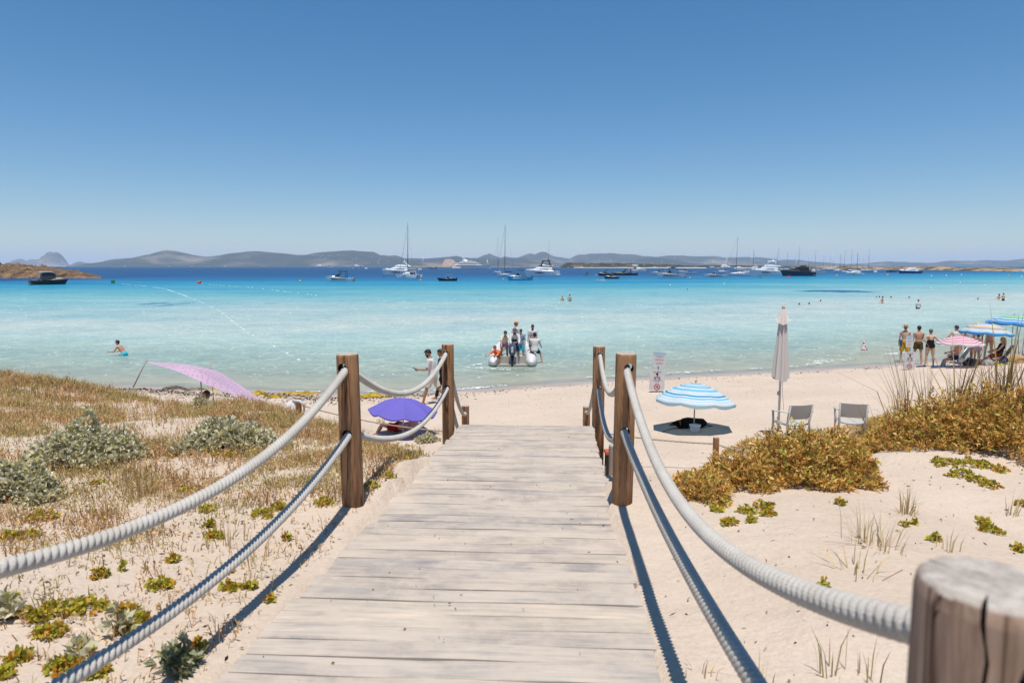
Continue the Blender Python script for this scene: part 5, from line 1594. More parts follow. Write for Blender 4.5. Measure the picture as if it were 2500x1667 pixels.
# ------------------------------------------------------------------ people
def skinmat(name, c):
    m, t, b = new_mat(name)
    n = noise(t, coords(t), 14, 3)
    t.links.new(ramp(t, n, [(0.3, tuple(x * 0.82 for x in c)), (0.7, c)]), b.inputs['Base Color'])
    b.inputs['Roughness'].default_value = 0.5
    b.inputs['Specular IOR Level'].default_value = 0.35
    return m
SK = {'tan': skinmat('tanned_skin', (0.50, 0.27, 0.165)), 'fair': skinmat('fair_skin', (0.60, 0.37, 0.26)), 'brown': skinmat('brown_skin', (0.36, 0.18, 0.10)), 'red': skinmat('sunned_skin', (0.60, 0.33, 0.215))}
def cloth(name, c, c2=None): return plain(name, c, c2, 0.9, 25, 0.25, 0.12)
CL = {'white': cloth('white_shirt', (0.58, 0.57, 0.555), (0.50, 0.49, 0.48)), 'offwhite': cloth('off_white_shirt', (0.66, 0.62, 0.55)), 'beige': cloth('beige_shorts', (0.60, 0.55, 0.47)), 'black': cloth('black_swimwear', (0.012, 0.012, 0.014)),
      'navy': cloth('navy_cloth', (0.02, 0.03, 0.09)), 'yellow': cloth('yellow_shorts', (0.62, 0.36, 0.015)), 'cyan': cloth('cyan_shorts', (0.03, 0.46, 0.58)), 'pink': cloth('pink_shorts', (0.50, 0.26, 0.36)), 'orange': cloth('orange_swimwear', (0.72, 0.14, 0.03)),
      'rash': plain('blue_patterned_rash_top', (0.42, 0.45, 0.56), (0.05, 0.07, 0.17), 0.8, 9, 0.1, 0.2), 'red': cloth('red_shorts', (0.35, 0.012, 0.012)), 'palepink': cloth('pale_pink_sunsuit', (0.78, 0.55, 0.58)), 'darkyellow': cloth('yellow_bikini', (0.55, 0.42, 0.03)),
      'dark': cloth('dark_clothes', (0.02, 0.022, 0.03)), 'patterned': plain('dark_patterned_shorts', (0.16, 0.11, 0.03), (0.012, 0.012, 0.012), 0.85, 22, 0.1, 0.15)}
HR = {'black': plain('black_hair', (0.012, 0.010, 0.009), None, 0.55, 60, 0.4), 'brown': plain('brown_hair', (0.07, 0.035, 0.018), None, 0.55, 60, 0.4), 'blond': plain('blond_hair', (0.42, 0.26, 0.09), (0.28, 0.16, 0.05), 0.55, 60, 0.4), 'grey': plain('grey_hair', (0.12, 0.10, 0.10), None, 0.6, 60, 0.4), 'auburn': plain('auburn_hair', (0.15, 0.05, 0.022), None, 0.55, 60, 0.4)}
STRAW = plain('straw_hat', (0.50, 0.32, 0.15), (0.38, 0.23, 0.10), 0.85, 60, 0.4)
STRAWP = plain('pale_straw_hat', (0.68, 0.50, 0.36), (0.56, 0.40, 0.28), 0.85, 60, 0.4)
CAPO = cloth('orange_cap', (0.68, 0.22, 0.02)); CAPG = cloth('grey_cap', (0.12, 0.11, 0.14)); PINKHAT = cloth('pink_sun_hat', (0.80, 0.55, 0.58))
EYEM = plain('eye', (0.02, 0.015, 0.012), None, 0.2, 5); LIPM = plain('lips', (0.30, 0.09, 0.07), None, 0.5, 5); BEARD = plain('dark_beard', (0.016, 0.012, 0.010), None, 0.8, 60, 0.4)

def remesh_obj(mb, mat, vox, name, parent, it=4, extra=None):
    me = baked(mb.mesh(name, mat), [('REMESH', dict(mode='VOXEL', voxel_size=vox, use_smooth_shade=True)), ('SMOOTH', dict(factor=0.5, iterations=it))])
    if extra is not None:
        bm = bmesh.new(); bm.from_mesh(me)
        tmp = extra.mesh('extra', mat, True); bm.from_mesh(tmp)
        bm.to_mesh(me); bm.free(); bpy.data.meshes.remove(tmp)
        me.polygons.foreach_set('use_smooth', [True] * len(me.polygons))
    o = bpy.data.objects.new(name, me)
    return link(o, parent)

def rotx(v, a):  # pitch forward (towards +y) of a vector
    c, s = math.cos(a), math.sin(a)
    return Vector((v[0], v[1] * c + v[2] * s, -v[1] * s + v[2] * c))

def person(label, loc, rz=0.0, h=1.75, lean=0, twist=0, head=(0, 0), legs=((0, 3, 0), (0, 3, 0)), arms=((5, 10, 12, 0), (5, 10, 12, 0)), skin='tan',
           hair=('black', 'short'), wear=(), pelvis=None, hat=None, vox=0.014, hands=True, female=False, face=True, group=None, glasses=False, beard=False, pose_z=0.0, cat='person', fat=1.0):
    k = h / 1.75
    o = thing('person', label, cat, loc, rz, group)
    S0, S1 = SK[skin], None
    X = Vector((1, 0, 0))
    la = R(lean)
    U = rotx((0, 0, 1), la); Fw = rotx((0, 1, 0), la)
    tw = Quaternion(U, R(twist))
    Sx = tw @ X; Fs = tw @ Fw
    leg_pts = []
    for i, (a, ab, kn) in enumerate(legs):
        sg = -1 if i == 0 else 1
        a, ab, kn = R(a), R(ab) * sg, R(kn)
        d1 = Vector((math.sin(ab), math.sin(a) * math.cos(ab), -math.cos(a) * math.cos(ab)))
        d2 = Vector((math.sin(ab) * 0.6, math.sin(a - kn), -math.cos(a - kn))).normalized()
        hip = Vector((sg * 0.088, 0, -0.02)) 
        knee = hip + d1 * 0.435
        ank = knee + d2 * 0.415
        ft = Vector((sg * 0.10, 1, 0)).normalized() if d2.z < -0.35 else (Vector((sg * 0.1, 0.2, -1)).normalized() if False else Vector((0, d2.y, 0.5)).normalized())
        leg_pts.append((hip, knee, ank, ft))
    if pelvis is None:
        pz = max(0.075 - min(l[2].z for l in leg_pts), 0.1)
    else:
        pz = pelvis / k
    P = Vector((0, 0, pz))
    leg_pts = [(P + a, P + b_, P + c, f) for a, b_, c, f in leg_pts]
    neck = P + U * 0.535 + Fs * 0.0
    hp_, hy_ = R(head[0]), R(head[1])
    Hu = rotx(U, hp_ * 0.6); 
    Hq = Quaternion(Vector((0, 0, 1)), hy_)
    Hup = (rotx((0, 0, 1), la * 0.35 + hp_)).normalized()
    Hf0 = rotx((0, 1, 0), la * 0.35 + hp_)
    hq = Quaternion(Hup, hy_ + R(twist) * 0.5)
    Hf = hq @ Hf0; Hs = hq @ X
    Hc = neck + (Hup * 0.6 + U * 0.4).normalized() * 0.150 + Hf * 0.015
    wq = 0.88 if female else 1.0
    fx = fat
    tor = [(P - U * 0.085, 0.105 * fx, 0.09 * fx), (P - U * 0.02, 0.158 * fx * (1.06 if female else 1), 0.115 * fx), (P + U * 0.09, 0.145 * fx, 0.105 * fx), (P + U * 0.18, 0.130 * wq * fx, 0.098 * fx), (P + U * 0.30, 0.150 * wq, 0.112), (P + U * 0.40, 0.165 * wq, 0.112), (P + U * 0.46, 0.160 * wq, 0.095), (P + U * 0.51, 0.095, 0.075), (P + U * 0.555, 0.056, 0.058)]
    def torso(mb, lo, hi, inf, n=20):
        rg = []
        for j, (c, rx, ry) in enumerate(tor):
            u_ = (c - P).dot(U)
            if u_ < lo - 1e-6 or u_ > hi + 1e-6: continue
            f = max(0, min(1, u_ / 0.4)); q_ = Quaternion(U, R(twist) * f)
            s_, w_ = q_ @ X, q_ @ Fw
            rg.append([c + s_ * ((rx + inf) * math.cos(2 * math.pi * i / n)) + w_ * ((ry + inf) * math.sin(2 * math.pi * i / n)) for i in range(n)])
        mb.rings(rg)
    arm_pts = []
    for i, (a, ab, el, inw) in enumerate(arms):
        sg = -1 if i == 0 else 1
        sh_ = P + U * 0.455 + Sx * (sg * 0.175 * wq)
        a, ab, el, inw = R(a), R(ab) * sg, R(el), R(inw) * -sg
        qz = Quaternion(Vector((0, 0, 1)), R(twist))
        d1 = qz @ Vector((math.sin(ab), math.sin(a) * math.cos(ab), -math.cos(a) * math.cos(ab)))
        d2 = qz @ Vector((math.sin(ab * 0.5) * math.cos(inw) + math.sin(inw), math.sin(a + el) * math.cos(inw), -math.cos(a + el) * math.cos(inw)))
        d2.normalize()
        elb = sh_ + d1 * 0.285; wr = elb + d2 * 0.245
        arm_pts.append((sh_, elb, wr, d2, sg))
    mb = MB()
    torso(mb, -1, 1, 0)
    mb.tube([P + U * 0.50, Hc - Hup * 0.04], [0.056, 0.052], 12)
    for hip, knee, ank, ft in leg_pts:
        d = (knee - hip); e = (ank - knee)
        mb.tube([hip + U * 0.04, hip + d * 0.25, hip + d * 0.7, knee, knee + e * 0.25, knee + e * 0.6, ank], [0.082 * fx, 0.082 * fx, 0.062 * fx, 0.052, 0.056, 0.044, 0.036], 12)
        side_ = Vector((1, 0, 0))
        mb.tube([ank - ft * 0.06 - Vector((0, 0, 0.045)), ank + ft * 0.02 - Vector((0, 0, 0.035)), ank + ft * 0.11 - Vector((0, 0, 0.052)), ank + ft * 0.175 - Vector((0, 0, 0.06))], [(0.03, 0.03), (0.036, 0.04), (0.042, 0.024), (0.03, 0.014)], 10, side=(1, 0, 0))
    fing = MB()
    for sh_, elb, wr, d2, sg in arm_pts:
        mb.tube([sh_ - Sx * (sg * 0.05) + U * 0.01, sh_ + Sx * (sg * 0.01), sh_.lerp(elb, 0.35), elb, elb.lerp(wr, 0.35), wr], [0.052, 0.056, 0.046, 0.037, 0.037, 0.026], 12)
        nrm = d2.cross(Vector((0, 0, 1))); nrm = nrm.normalized() if nrm.length > 0.15 else Vector((1, 0, 0))
        wide = d2.cross(nrm).normalized() if abs(d2.z) < 0.6 else Fs - d2 * Fs.dot(d2)
        wide.normalize(); thin = d2.cross(wide)
        mb.tube([wr - d2 * 0.01, wr + d2 * 0.04, wr + d2 * 0.088], [(0.026, 0.019), (0.040, 0.017), (0.036, 0.013)], 10, side=tuple(wide))
        if hands:
            curl = thin * (1 if thin.dot(Sx) * sg < 0 else -1)
            for j, (off, ln) in enumerate([(-0.028, 0.060), (-0.0095, 0.074), (0.009, 0.078), (0.027, 0.070)]):
                b_ = wr + d2 * 0.078 + wide * off
                fing.tube([b_ - d2 * 0.02, b_ + d2 * ln * 0.5 + curl * 0.008, b_ + d2 * ln * 0.9 + curl * 0.026], [0.0085, 0.008, 0.0058], 6)
            b_ = wr + d2 * 0.03 + wide * 0.03
            fing.tube([b_ - wide * 0.012, b_ + wide * 0.018 + d2 * 0.028 + curl * 0.01, b_ + wide * 0.020 + d2 * 0.058 + curl * 0.022], [0.011, 0.0095, 0.007], 6)
    HT = [(-0.118, 0.026, 0.028, 0.040), (-0.10, 0.044, 0.046, 0.032), (-0.06, 0.058, 0.074, 0.014), (0.0, 0.071, 0.090, 0.0), (0.05, 0.075, 0.096, -0.006), (0.085, 0.062, 0.082, -0.010), (0.112, 0.030, 0.042, -0.012)]
    n = 16
    mb.rings([[Hc + Hup * t + Hf * of + Hs * (rx * math.cos(2 * math.pi * i / n)) + Hf * (ry * math.sin(2 * math.pi * i / n)) for i in range(n)] for t, rx, ry, of in HT])
    if face:
        mb.tube([Hc + Hf * 0.080 + Hup * 0.02, Hc + Hf * 0.104 - Hup * 0.025, Hc + Hf * 0.088 - Hup * 0.042], [0.010, 0.018, 0.016], 8)
        for sg in (-1, 1):
            mb.ball(Hc + Hs * (sg * 0.076) - Hup * 0.012 - Hf * 0.005, (0.012, 0.02, 0.03), 8, 5)
    mb.xform(Matrix.Scale(k, 4)); fing.xform(Matrix.Scale(k, 4))
    remesh_obj(mb, S0, vox, 'body', o, 5 if vox < 0.02 else 3, fing if (hands and fing.v) else None)
    def part(name, m_, mat, sm=True):
        m_.xform(Matrix.Scale(k, 4)); return m_.build(name, mat, o, sm)
    if face:
        for sg in (-1, 1):
            m_ = MB(); m_.ball(Hc + Hf * 0.083 + Hs * (sg * 0.031) + Hup * 0.012, (0.012, 0.008, 0.007), 8, 5); part('eye', m_, EYEM)
        m_ = MB(); m_.tube([Hc + Hf * 0.086 - Hup * 0.066 - Hs * 0.024, Hc + Hf * 0.095 - Hup * 0.066, Hc + Hf * 0.086 - Hup * 0.066 + Hs * 0.024], [0.004, 0.007, 0.004], 6); part('mouth', m_, LIPM)
    if glasses:
        m_ = MB()
        for sg in (-1, 1): m_.ball(Hc + Hf * 0.092 + Hs * (sg * 0.032) + Hup * 0.012, (0.026, 0.012, 0.02), 8, 5)
        m_.tube([Hc + Hs * -0.076 + Hup * 0.015, Hc + Hf * 0.09 - Hs * 0.05 + Hup * 0.015, Hc + Hf * 0.098 + Hup * 0.018, Hc + Hf * 0.09 + Hs * 0.05 + Hup * 0.015, Hc + Hs * 0.076 + Hup * 0.015], 0.004, 5)
        part('sunglasses', m_, BLACK)
    if beard:
        m_ = MB()
        m_.grid(lambda u, v: tuple(Hc + Hup * (-0.045 - 0.075 * v) + Hf * (0.014 + 0.02 * v) + Hs * ((0.067 - 0.022 * v) * math.cos(math.pi * u)) + Hf * ((0.082 - 0.02 * v) * math.sin(math.pi * u))), 14, 5)
        part('beard', m_, BEARD)
    if hair:
        hc, st = hair
        m_ = MB()
        def hs_(u, v):
            ph = 2 * math.pi * u        # 0 = front
            fr_ = math.cos(ph)
            low = 0.052 if fr_ > 0.45 else (0.052 - (0.45 - fr_) / 0.9 * 0.075 if fr_ > -0.45 else -0.023 - (-0.45 - fr_) / 0.55 * 0.045)
            if st in ('long', 'bob'): low = 0.052 if fr_ > 0.55 else -0.10
            t = 0.124 - (0.124 - low) * v
            rx = np.interp(t, [h_[0] for h_ in HT] + [0.126], [h_[1] for h_ in HT] + [0.005]) + 0.012
            ry = np.interp(t, [h_[0] for h_ in HT] + [0.126], [h_[2] for h_ in HT] + [0.005]) + 0.012
            rx, ry = max(rx, 0.070 if t < 0.04 else 0), max(ry, 0.085 if t < 0.04 else 0)
            return tuple(Hc + Hup * t - Hf * 0.007 + Hs * (rx * math.sin(ph)) + Hf * (ry * math.cos(ph)))
        m_.grid(hs_, 24, 8)
        if st == 'long':
            m_.tube([Hc - Hf * 0.05 + Hup * 0.03, Hc - Hf * 0.095 - Hup * 0.06, Hc - Hf * 0.10 - Hup * 0.18, P + U * 0.30 - Fs * 0.135], [(0.07, 0.04), (0.085, 0.05), (0.085, 0.04), (0.05, 0.02)], 12, side=tuple(Hs))
        if st == 'bun': m_.ball(Hc - Hf * 0.085 + Hup * 0.10, 0.045, 10, 6)
        if st == 'pony': m_.tube([Hc - Hf * 0.09 + Hup * 0.04, Hc - Hf * 0.15, Hc - Hf * 0.14 - Hup * 0.12, Hc - Hf * 0.13 - Hup * 0.2], [0.035, 0.045, 0.035, 0.012], 10)
        part('hair', m_, HR[hc])
    if hat:
        m_ = MB()
        kind, hm = hat
        Rm = Matrix((Hs, Hf, Hup)).transposed()
        def P3(p): return Hc + Rm @ Vector(p)
        nb = 24
        if kind == 'cap':
            m_.rings([[P3((r_ * 0.088 * math.cos(2 * math.pi * i / nb), r_ * 0.106 * math.sin(2 * math.pi * i / nb) - 0.005, z)) for i in range(nb)] for r_, z in [(1.0, 0.035), (1.0, 0.06), (0.93, 0.10), (0.7, 0.128), (0.3, 0.140)]])
            m_.grid(lambda u, v: tuple(P3(((u - 0.5) * 0.15 * (1 - 0.25 * v), 0.09 + 0.085 * v - 0.03 * (2 * u - 1) ** 2, 0.045 - 0.02 * v - 0.012 * (2 * u - 1) ** 2))), 8, 4)
        else:
            br = {'straw': 0.165, 'wide': 0.20, 'sun': 0.15}[kind]
            m_.rings([[P3((r_ * math.cos(2 * math.pi * i / nb), r_ * 1.12 * math.sin(2 * math.pi * i / nb) - 0.004, z + (0.012 * math.sin(2 * math.pi * i / nb * 3) if r_ > 0.12 else 0))) for i in range(nb)] for r_, z in [(br, 0.030), (0.118, 0.045), (0.092, 0.05), (0.090, 0.09), (0.082, 0.125), (0.05, 0.138), (0.02, 0.14)]])
        part('hat', m_, hm)
        if kind == 'straw':
            m_ = MB(); m_.rings([[P3((0.0945 * math.cos(2 * math.pi * i / nb), 0.0945 * 1.12 * math.sin(2 * math.pi * i / nb) - 0.004, z)) for i in range(nb)] for z in (0.052, 0.078)], cap=False); part('hat_band', m_, HR['brown'])
    for it in wear:
        kind, mt = it[0], CL[it[1]]
        m_ = MB(); vx = vox * 1.05
        if kind in ('tee', 'longsleeve', 'vest'):
            torso(m_, -0.09, 0.52, 0.022)
            if kind != 'vest':
                for sh_, elb, wr, d2, sg in arm_pts:
                    f = 0.78 if kind == 'tee' else 1.0
                    pts = [sh_ - Sx * (sg * 0.06) + U * 0.005, sh_ + Sx * (sg * 0.012), sh_.lerp(elb, 0.4), sh_.lerp(elb, f)]
                    rr_ = [0.062, 0.074, 0.066, 0.062]
                    if kind == 'longsleeve': pts += [elb.lerp(wr, 0.5), elb.lerp(wr, 0.88)]; rr_ = [0.062, 0.072, 0.062, 0.052, 0.048, 0.042]
                    m_.tube(pts, rr_, 12)
        elif kind in ('shorts', 'trunks', 'trousers', 'briefs'):
            torso(m_, -0.09, 0.10, 0.016)
            if kind != 'briefs':
                for hip, knee, ank, ft in leg_pts:
                    d = knee - hip
                    f = {'shorts': 0.88, 'trunks': 0.55, 'trousers': 1.0}[kind]
                    pts = [hip + U * 0.05, hip + d * 0.3, hip + d * f]; rr_ = [0.098 * fx, 0.104 * fx, 0.094 * fx]
                    if kind == 'trousers': pts += [knee.lerp(ank, 0.5), knee.lerp(ank, 0.95)]; rr_ = [0.098, 0.098, 0.074, 0.064, 0.056]
                    m_.tube(pts, rr_, 12)
        elif kind == 'swimsuit':
            torso(m_, -0.09, 0.31, 0.009)
            for sg in (-1, 1):
                m_.tube([P + U * 0.30 + Sx * (sg * 0.10) + Fs * 0.115, P + U * 0.44 + Sx * (sg * 0.10) + Fs * 0.09, P + U * 0.49 + Sx * (sg * 0.10), P + U * 0.43 + Sx * (sg * 0.10) - Fs * 0.10, P + U * 0.30 + Sx * (sg * 0.09) - Fs * 0.125], 0.014, 8)
        elif kind == 'bikini':
            torso(m_, -0.09, 0.0, 0.010)
            m2 = MB()
            c, rx, ry = tor[4]; c2_ = tor[5]
            m2.rings([[cc + Sx * ((rx_ + 0.009) * math.cos(2 * math.pi * i / 18)) + Fs * ((ry_ + 0.012) * math.sin(2 * math.pi * i / 18)) for i in range(18)] for cc, rx_, ry_ in ((c + U * 0.01, rx, ry), (c + U * 0.07, rx * 1.04, ry))])
            part('bikini_top', m2, mt)
        m_.xform(Matrix.Scale(k, 4))
        remesh_obj(m_, mt, vx, {'tee': 'shirt', 'longsleeve': 'shirt', 'vest': 'vest'}.get(kind, kind), o, 3)
    o['_hand'] = 0
    del o['_hand']
    info = dict(o=o, k=k, P=P, U=U, Fs=Fs, Sx=Sx, Hc=Hc, Hup=Hup, Hf=Hf, arm=arm_pts)
    return info

def at(px, Y, dz=0.0):
    g_ = G(px, Y); g_.z = max(g_.z, -5) + dz
    return g_

# --- the man walking with a phone, and the companion half hidden behind him
Yw = on_ground(1066, 985).y
w1 = person('man in white T-shirt and pale shorts walking left along the shore, looking at his phone', at(1058, Yw), R(86), 1.76, lean=9, head=(22, 0),
            legs=((24, 2, 8), (-20, 2, 22)), arms=((18, 8, 72, 14), (-6, 10, 16, 0)), skin='brown', hair=('black', 'short'), wear=[('tee', 'white'), ('shorts', 'beige')], vox=0.012, beard=True)
wr = w1['arm'][0][2]; d2 = w1['arm'][0][3]
ph_ = MB(); ph_.box((0, 0, 0), (0.075, 0.15, 0.009), rot=Matrix.Rotation(R(20), 3, 'X'))
po_ = ph_.build('smartphone', BLACK)
po_.location = Vector(w1['o'].location) + Matrix.Rotation(R(86), 3, 'Z') @ ((wr + d2 * 0.10 + Vector((0, 0.02, 0.03))) * w1['k'])
po_.rotation_euler = (0, 0, R(86))
tag(po_, 'dark smartphone in the hand of the walking man', 'phone')
w2 = person('person in dark clothes with a backpack, mostly hidden behind the walking man and the post', at(1083, Yw + 1.0), R(84), 1.70, lean=6, head=(10, 0), legs=((-24, 2, 18), (22, 2, 6)), arms=((20, 8, 30, 0), (-10, 8, 20, 0)),
            skin='brown', hair=('black', 'short'), wear=[('tee', 'dark'), ('trousers', 'dark')], vox=0.016)
b = MB(); b.tube([(0, 0, -0.02), (0, 0, 0.10), (0, 0, 0.30), (0, 0, 0.42)], [(0.13, 0.07), (0.155, 0.095), (0.15, 0.09), (0.09, 0.05)], 14, side=(1, 0, 0))
bp_ = b.build('backpack', BLACK, None, True)
bp_.location = Vector(w2['o'].location) + Matrix.Rotation(R(84), 3, 'Z') @ Vector((0, -0.16, 1.02)); bp_.rotation_euler = (R(-6), 0, R(84))
tag(bp_, 'black backpack worn by the dark-clothed walker', 'backpack')

# --- wading man at the left
wd = on_z(305, 868)
person('tanned man in cyan trunks wading to the left, bent forward in hip-deep water', (wd.x, wd.y, -0.84), R(88), 1.76, lean=34, head=(-14, 0), legs=((25, 3, 15), (-10, 3, 10)), arms=((34, 10, 55, 10), (26, 10, 60, 10)),
       skin='tan', hair=('black', 'short'), wear=[('trunks', 'cyan')], vox=0.015)

# --- people lying on the sand
person('person lying under the purple parasol, only legs and hip in view', (pp.x - 0.15, pp.y + 0.25, pp.z + 0.02), R(60), 1.65, lean=-82, head=(70, 0), legs=((95, 4, 60), (70, 4, 20)), arms=((-60, 20, 10, 0), (-60, 20, 10, 0)), skin='red',
       hair=('brown', 'short'), wear=[('trunks', 'red')], pelvis=0.12, vox=0.018)
hd = on_y(492, 970, 17.2)
person('dark-haired person resting under the pink shade cloth, only the head showing', (hd.x, hd.y, gz(hd.x, hd.y)), R(150), 1.65, lean=-15, legs=((95, 8, 20), (95, 8, 20)), arms=((10, 14, 20, 0), (10, 14, 20, 0)), skin='tan',
       hair=('black', 'bob'), wear=[('tee', 'dark')], pelvis=0.10, vox=0.02)

# ------------------------------------------------------------------ inflatable boat with its crew
HYP = plain('white_inflatable_fabric', (0.62, 0.60, 0.58), (0.55, 0.53, 0.52), 0.5, 5)
HYPD = plain('grey_cockpit', (0.40, 0.38, 0.33), None, 0.7, 5)
ENG = plain('grey_blue_engine', (0.05, 0.075, 0.13), (0.035, 0.05, 0.09), 0.3, 5)
rb0 = on_z(1251, 893)
rib_ = thing('inflatable_boat', 'white inflatable boat with its stern to the beach, crowded with people', 'boat', (rb0.x, rb0.y, 0), R(-1))
for sg in (-1, 1):
    mb = MB()
    mb.tube([(sg * 0.86, -0.42, 0.20), (sg * 0.86, -0.30, 0.20), (sg * 0.86, 0.05, 0.21), (sg * 0.86, 1.4, 0.24), (sg * 0.84, 2.7, 0.33), (sg * 0.62, 3.5, 0.48), (sg * 0.30, 3.95, 0.60), (0, 4.08, 0.64)], [0.03, 0.15, 0.25, 0.26, 0.26, 0.25, 0.23, 0.22], 18)
    mb.build('tube', HYP, rib_, True)
mb = MB(); mb.box((0, 1.6, 0.06), (1.5, 3.6, 0.06)); mb.build('floor', HYPD, rib_)
mb = MB(); mb.box((0, 0.10, 0.22), (1.3, 0.07, 0.42)); mb.build('transom', HYPD, rib_)
mb = MB(); mb.box((0.0, 1.9, 0.35), (0.5, 0.4, 0.5), taper=0.8); mb.build('console', WHITE, rib_)
en = MB()
en.tube([(0, -0.22, 0.98), (0, -0.20, 0.95), (0, -0.17, 0.80), (0, -0.15, 0.62), (0, -0.16, 0.50)], [(0.10, 0.10), (0.17, 0.21), (0.18, 0.24), (0.165, 0.22), (0.12, 0.16)], 14, side=(1, 0, 0))
eng = en.build('outboard_engine', ENG, rib_, True)
en = MB(); en.tube([(0, -0.165, 0.52), (0, -0.19, 0.2), (0, -0.22, -0.15)], [(0.085, 0.12), (0.055, 0.10), (0.04, 0.10)], 10, side=(1, 0, 0)); en.build('engine_leg', BLACK, eng, True)
en = MB(); en.box((0, -0.415, 0.78), (0.10, 0.012, 0.24)); en.build('engine_badge', plain('silver_panel', (0.45, 0.47, 0.52), None, 0.3, 5), eng)
text_obj('80', 0.17, SIGNR, rib_, (1.005, 0.60, 0.40), 'tube_number', rot=(R(58), 0, R(62)))
mb = MB()
for sg in (-1, 1): mb.tube([(sg * 1.05, 0.1, 0.36), (sg * 1.07, 1.4, 0.4), (sg * 1.02, 2.8, 0.5)], 0.012, 6)
mb.build('grab_line', GREYC, rib_)
gR = 'people in and around the inflatable boat'
def inb(px, dy, dz=0.0):
    Y_ = rb0.y + dy
    p = on_y(px, 860, Y_)
    return (p.x, Y_, 0.09 + dz)
person('man in white shirt and pink shorts bending over the left tube of the inflatable boat', inb(1231, 0.75), R(187), 1.72, lean=52, head=(-10, 0), legs=((16, 5, 12), (10, 8, 8)), arms=((42, 8, 5, 0), (30, 6, 25, 5)), skin='tan', hair=('black', 'short'), wear=[('tee', 'offwhite'), ('trunks', 'pink')], group=gR, vox=0.014, glasses=True)
person('person with auburn hair in orange crouching by the left tube of the inflatable boat', inb(1219, 0.30, -0.05), R(150), 1.6, lean=40, head=(10, 0), legs=((95, 10, 120), (95, 10, 120)), arms=((60, 10, 20, 0), (60, 12, 20, 0)), skin='red', hair=('auburn', 'short'), wear=[('tee', 'orange')], group=gR, pelvis=0.30, vox=0.016)
person('man with orange cap and white shirt standing at the far end of the inflatable boat', inb(1257, 2.1, 0.02), R(-60), 1.74, lean=4, head=(8, 0), arms=((-12, 8, 20, 0), (20, 8, 40, 0)), skin='tan', hair=('brown', 'short'), hat=('cap', CAPO), wear=[('tee', 'white'), ('shorts', 'navy')], group=gR, vox=0.014)
person('boy in patterned blue top and cyan shorts standing in the inflatable boat', inb(1272, 1.15), R(172), 1.50, lean=3, head=(12, 0), legs=((4, 5, 4), (-4, 5, 4)), arms=((4, 9, 10, 0), (4, 9, 10, 0)), skin='tan', hair=('black', 'short'), wear=[('tee', 'rash'), ('shorts', 'cyan')], group=gR, vox=0.013, glasses=True)
cg = person('man with grey cap and white long sleeves leaning over the outboard engine', inb(1256, 0.42), R(182), 1.74, lean=34, head=(6, 0), legs=((18, 6, 14), (8, 8, 8)), arms=((34, 8, 22, 14), (34, 8, 22, 14)), skin='brown', hair=('black', 'short'), hat=('cap', CAPG), wear=[('longsleeve', 'white'), ('shorts', 'navy')], group=gR, vox=0.013, beard=True)
m_ = MB(); c_ = cg['P'] + cg['U'] * 0.24 + cg['Fs'] * 0.15
m_.tube([c_ - Vector((0.12, 0, 0)), c_ + Vector((0.12, 0, 0))], [(0.05, 0.075)] * 2, 10, side=(0, 0, 1)); m_.tube([c_ + Vector((0.10, 0, 0.05)), cg['P'] + cg['U'] * 0.48 + Vector((-0.10, 0, 0)) + cg['Fs'] * 0.09], 0.018, 6)
cbag = m_.build('chest_bag', BLACK, None, True); cbag.location = cg['o'].location; cbag.rotation_euler = (0, 0, R(182))
tag(cbag, 'black chest bag of the man leaning over the outboard engine', 'bag')
person('man in white T-shirt sitting astride the right tube, back to the beach', inb(1305, 0.75), R(-8), 1.76, lean=8, head=(0, 0), legs=((60, 12, 55), (62, 22, 80)), arms=((30, 12, 20, 0), (35, 14, 25, 0)), skin='tan', hair=('black', 'short'), wear=[('tee', 'white'), ('trunks', 'navy')], group=gR, pelvis=0.55, vox=0.013)
person('bearded man in white T-shirt facing the beach behind the one on the right tube', inb(1300, 1.7, 0.05), R(180), 1.62, lean=8, head=(0, 0), arms=((4, 9, 10, 0), (4, 9, 10, 0)), skin='tan', hair=('black', 'short'), wear=[('tee', 'white'), ('shorts', 'navy')], group=gR, vox=0.014, beard=True, glasses=True)

# ------------------------------------------------------------------ the group on the right beach
gB = 'people of the group on the right beach'
def feet(px, py):
    p = on_ground(px, py); return (p.x, p.y, p.z)
pA = feet(2206, 884)
person('man in straw hat and yellow shorts facing the sea beside the warning sign', pA, R(-20), 1.78, lean=1, head=(0, -10), legs=((3, 4, 3), (-3, 4, 3)), arms=((4, 8, 10, 0), (8, 8, 14, 0)), skin='fair', hair=('brown', 'short'), hat=('straw', STRAW), wear=[('shorts', 'yellow')], group=gB)
m_ = MB(); m_.box((-0.20, -0.02, 0.92), (0.05, 0.16, 0.30)); tw = m_.build('blue_towel', CL['cyan'] if False else BLUEP); tw.location = pA; tag(tw, 'blue cloth held at the hip of the man in the straw hat', 'towel')
person('tanned man in dark patterned shorts facing the sea, arms down', feet(2239, 889), R(-12), 1.77, lean=2, head=(0, -22), legs=((8, 4, 8), (-6, 4, 4)), arms=((4, 8, 10, 0), (16, 6, 40, 20)), skin='tan', hair=('black', 'short'), wear=[('trunks', 'patterned')], group=gB)
person('sturdy grey-haired woman in black swimsuit standing with hands on hips', feet(2268, 894), R(-14), 1.64, lean=2, head=(4, -12), legs=((2, 6, 2), (-2, 6, 2)), arms=((-12, 42, 88, 50), (-12, 42, 88, 50)), skin='fair', hair=('grey', 'short'), wear=[('swimsuit', 'black')], group=gB, female=True, fat=1.22)
person('brown-haired woman in pale top behind the pink striped parasol, hands on hips', at(2330, 31.0), R(-30), 1.72, lean=2, head=(2, 40), arms=((-12, 42, 88, 50), (-12, 42, 88, 50)), skin='red', hair=('brown', 'short'), wear=[('vest', 'offwhite'), ('shorts', 'beige')], group=gB, female=True)
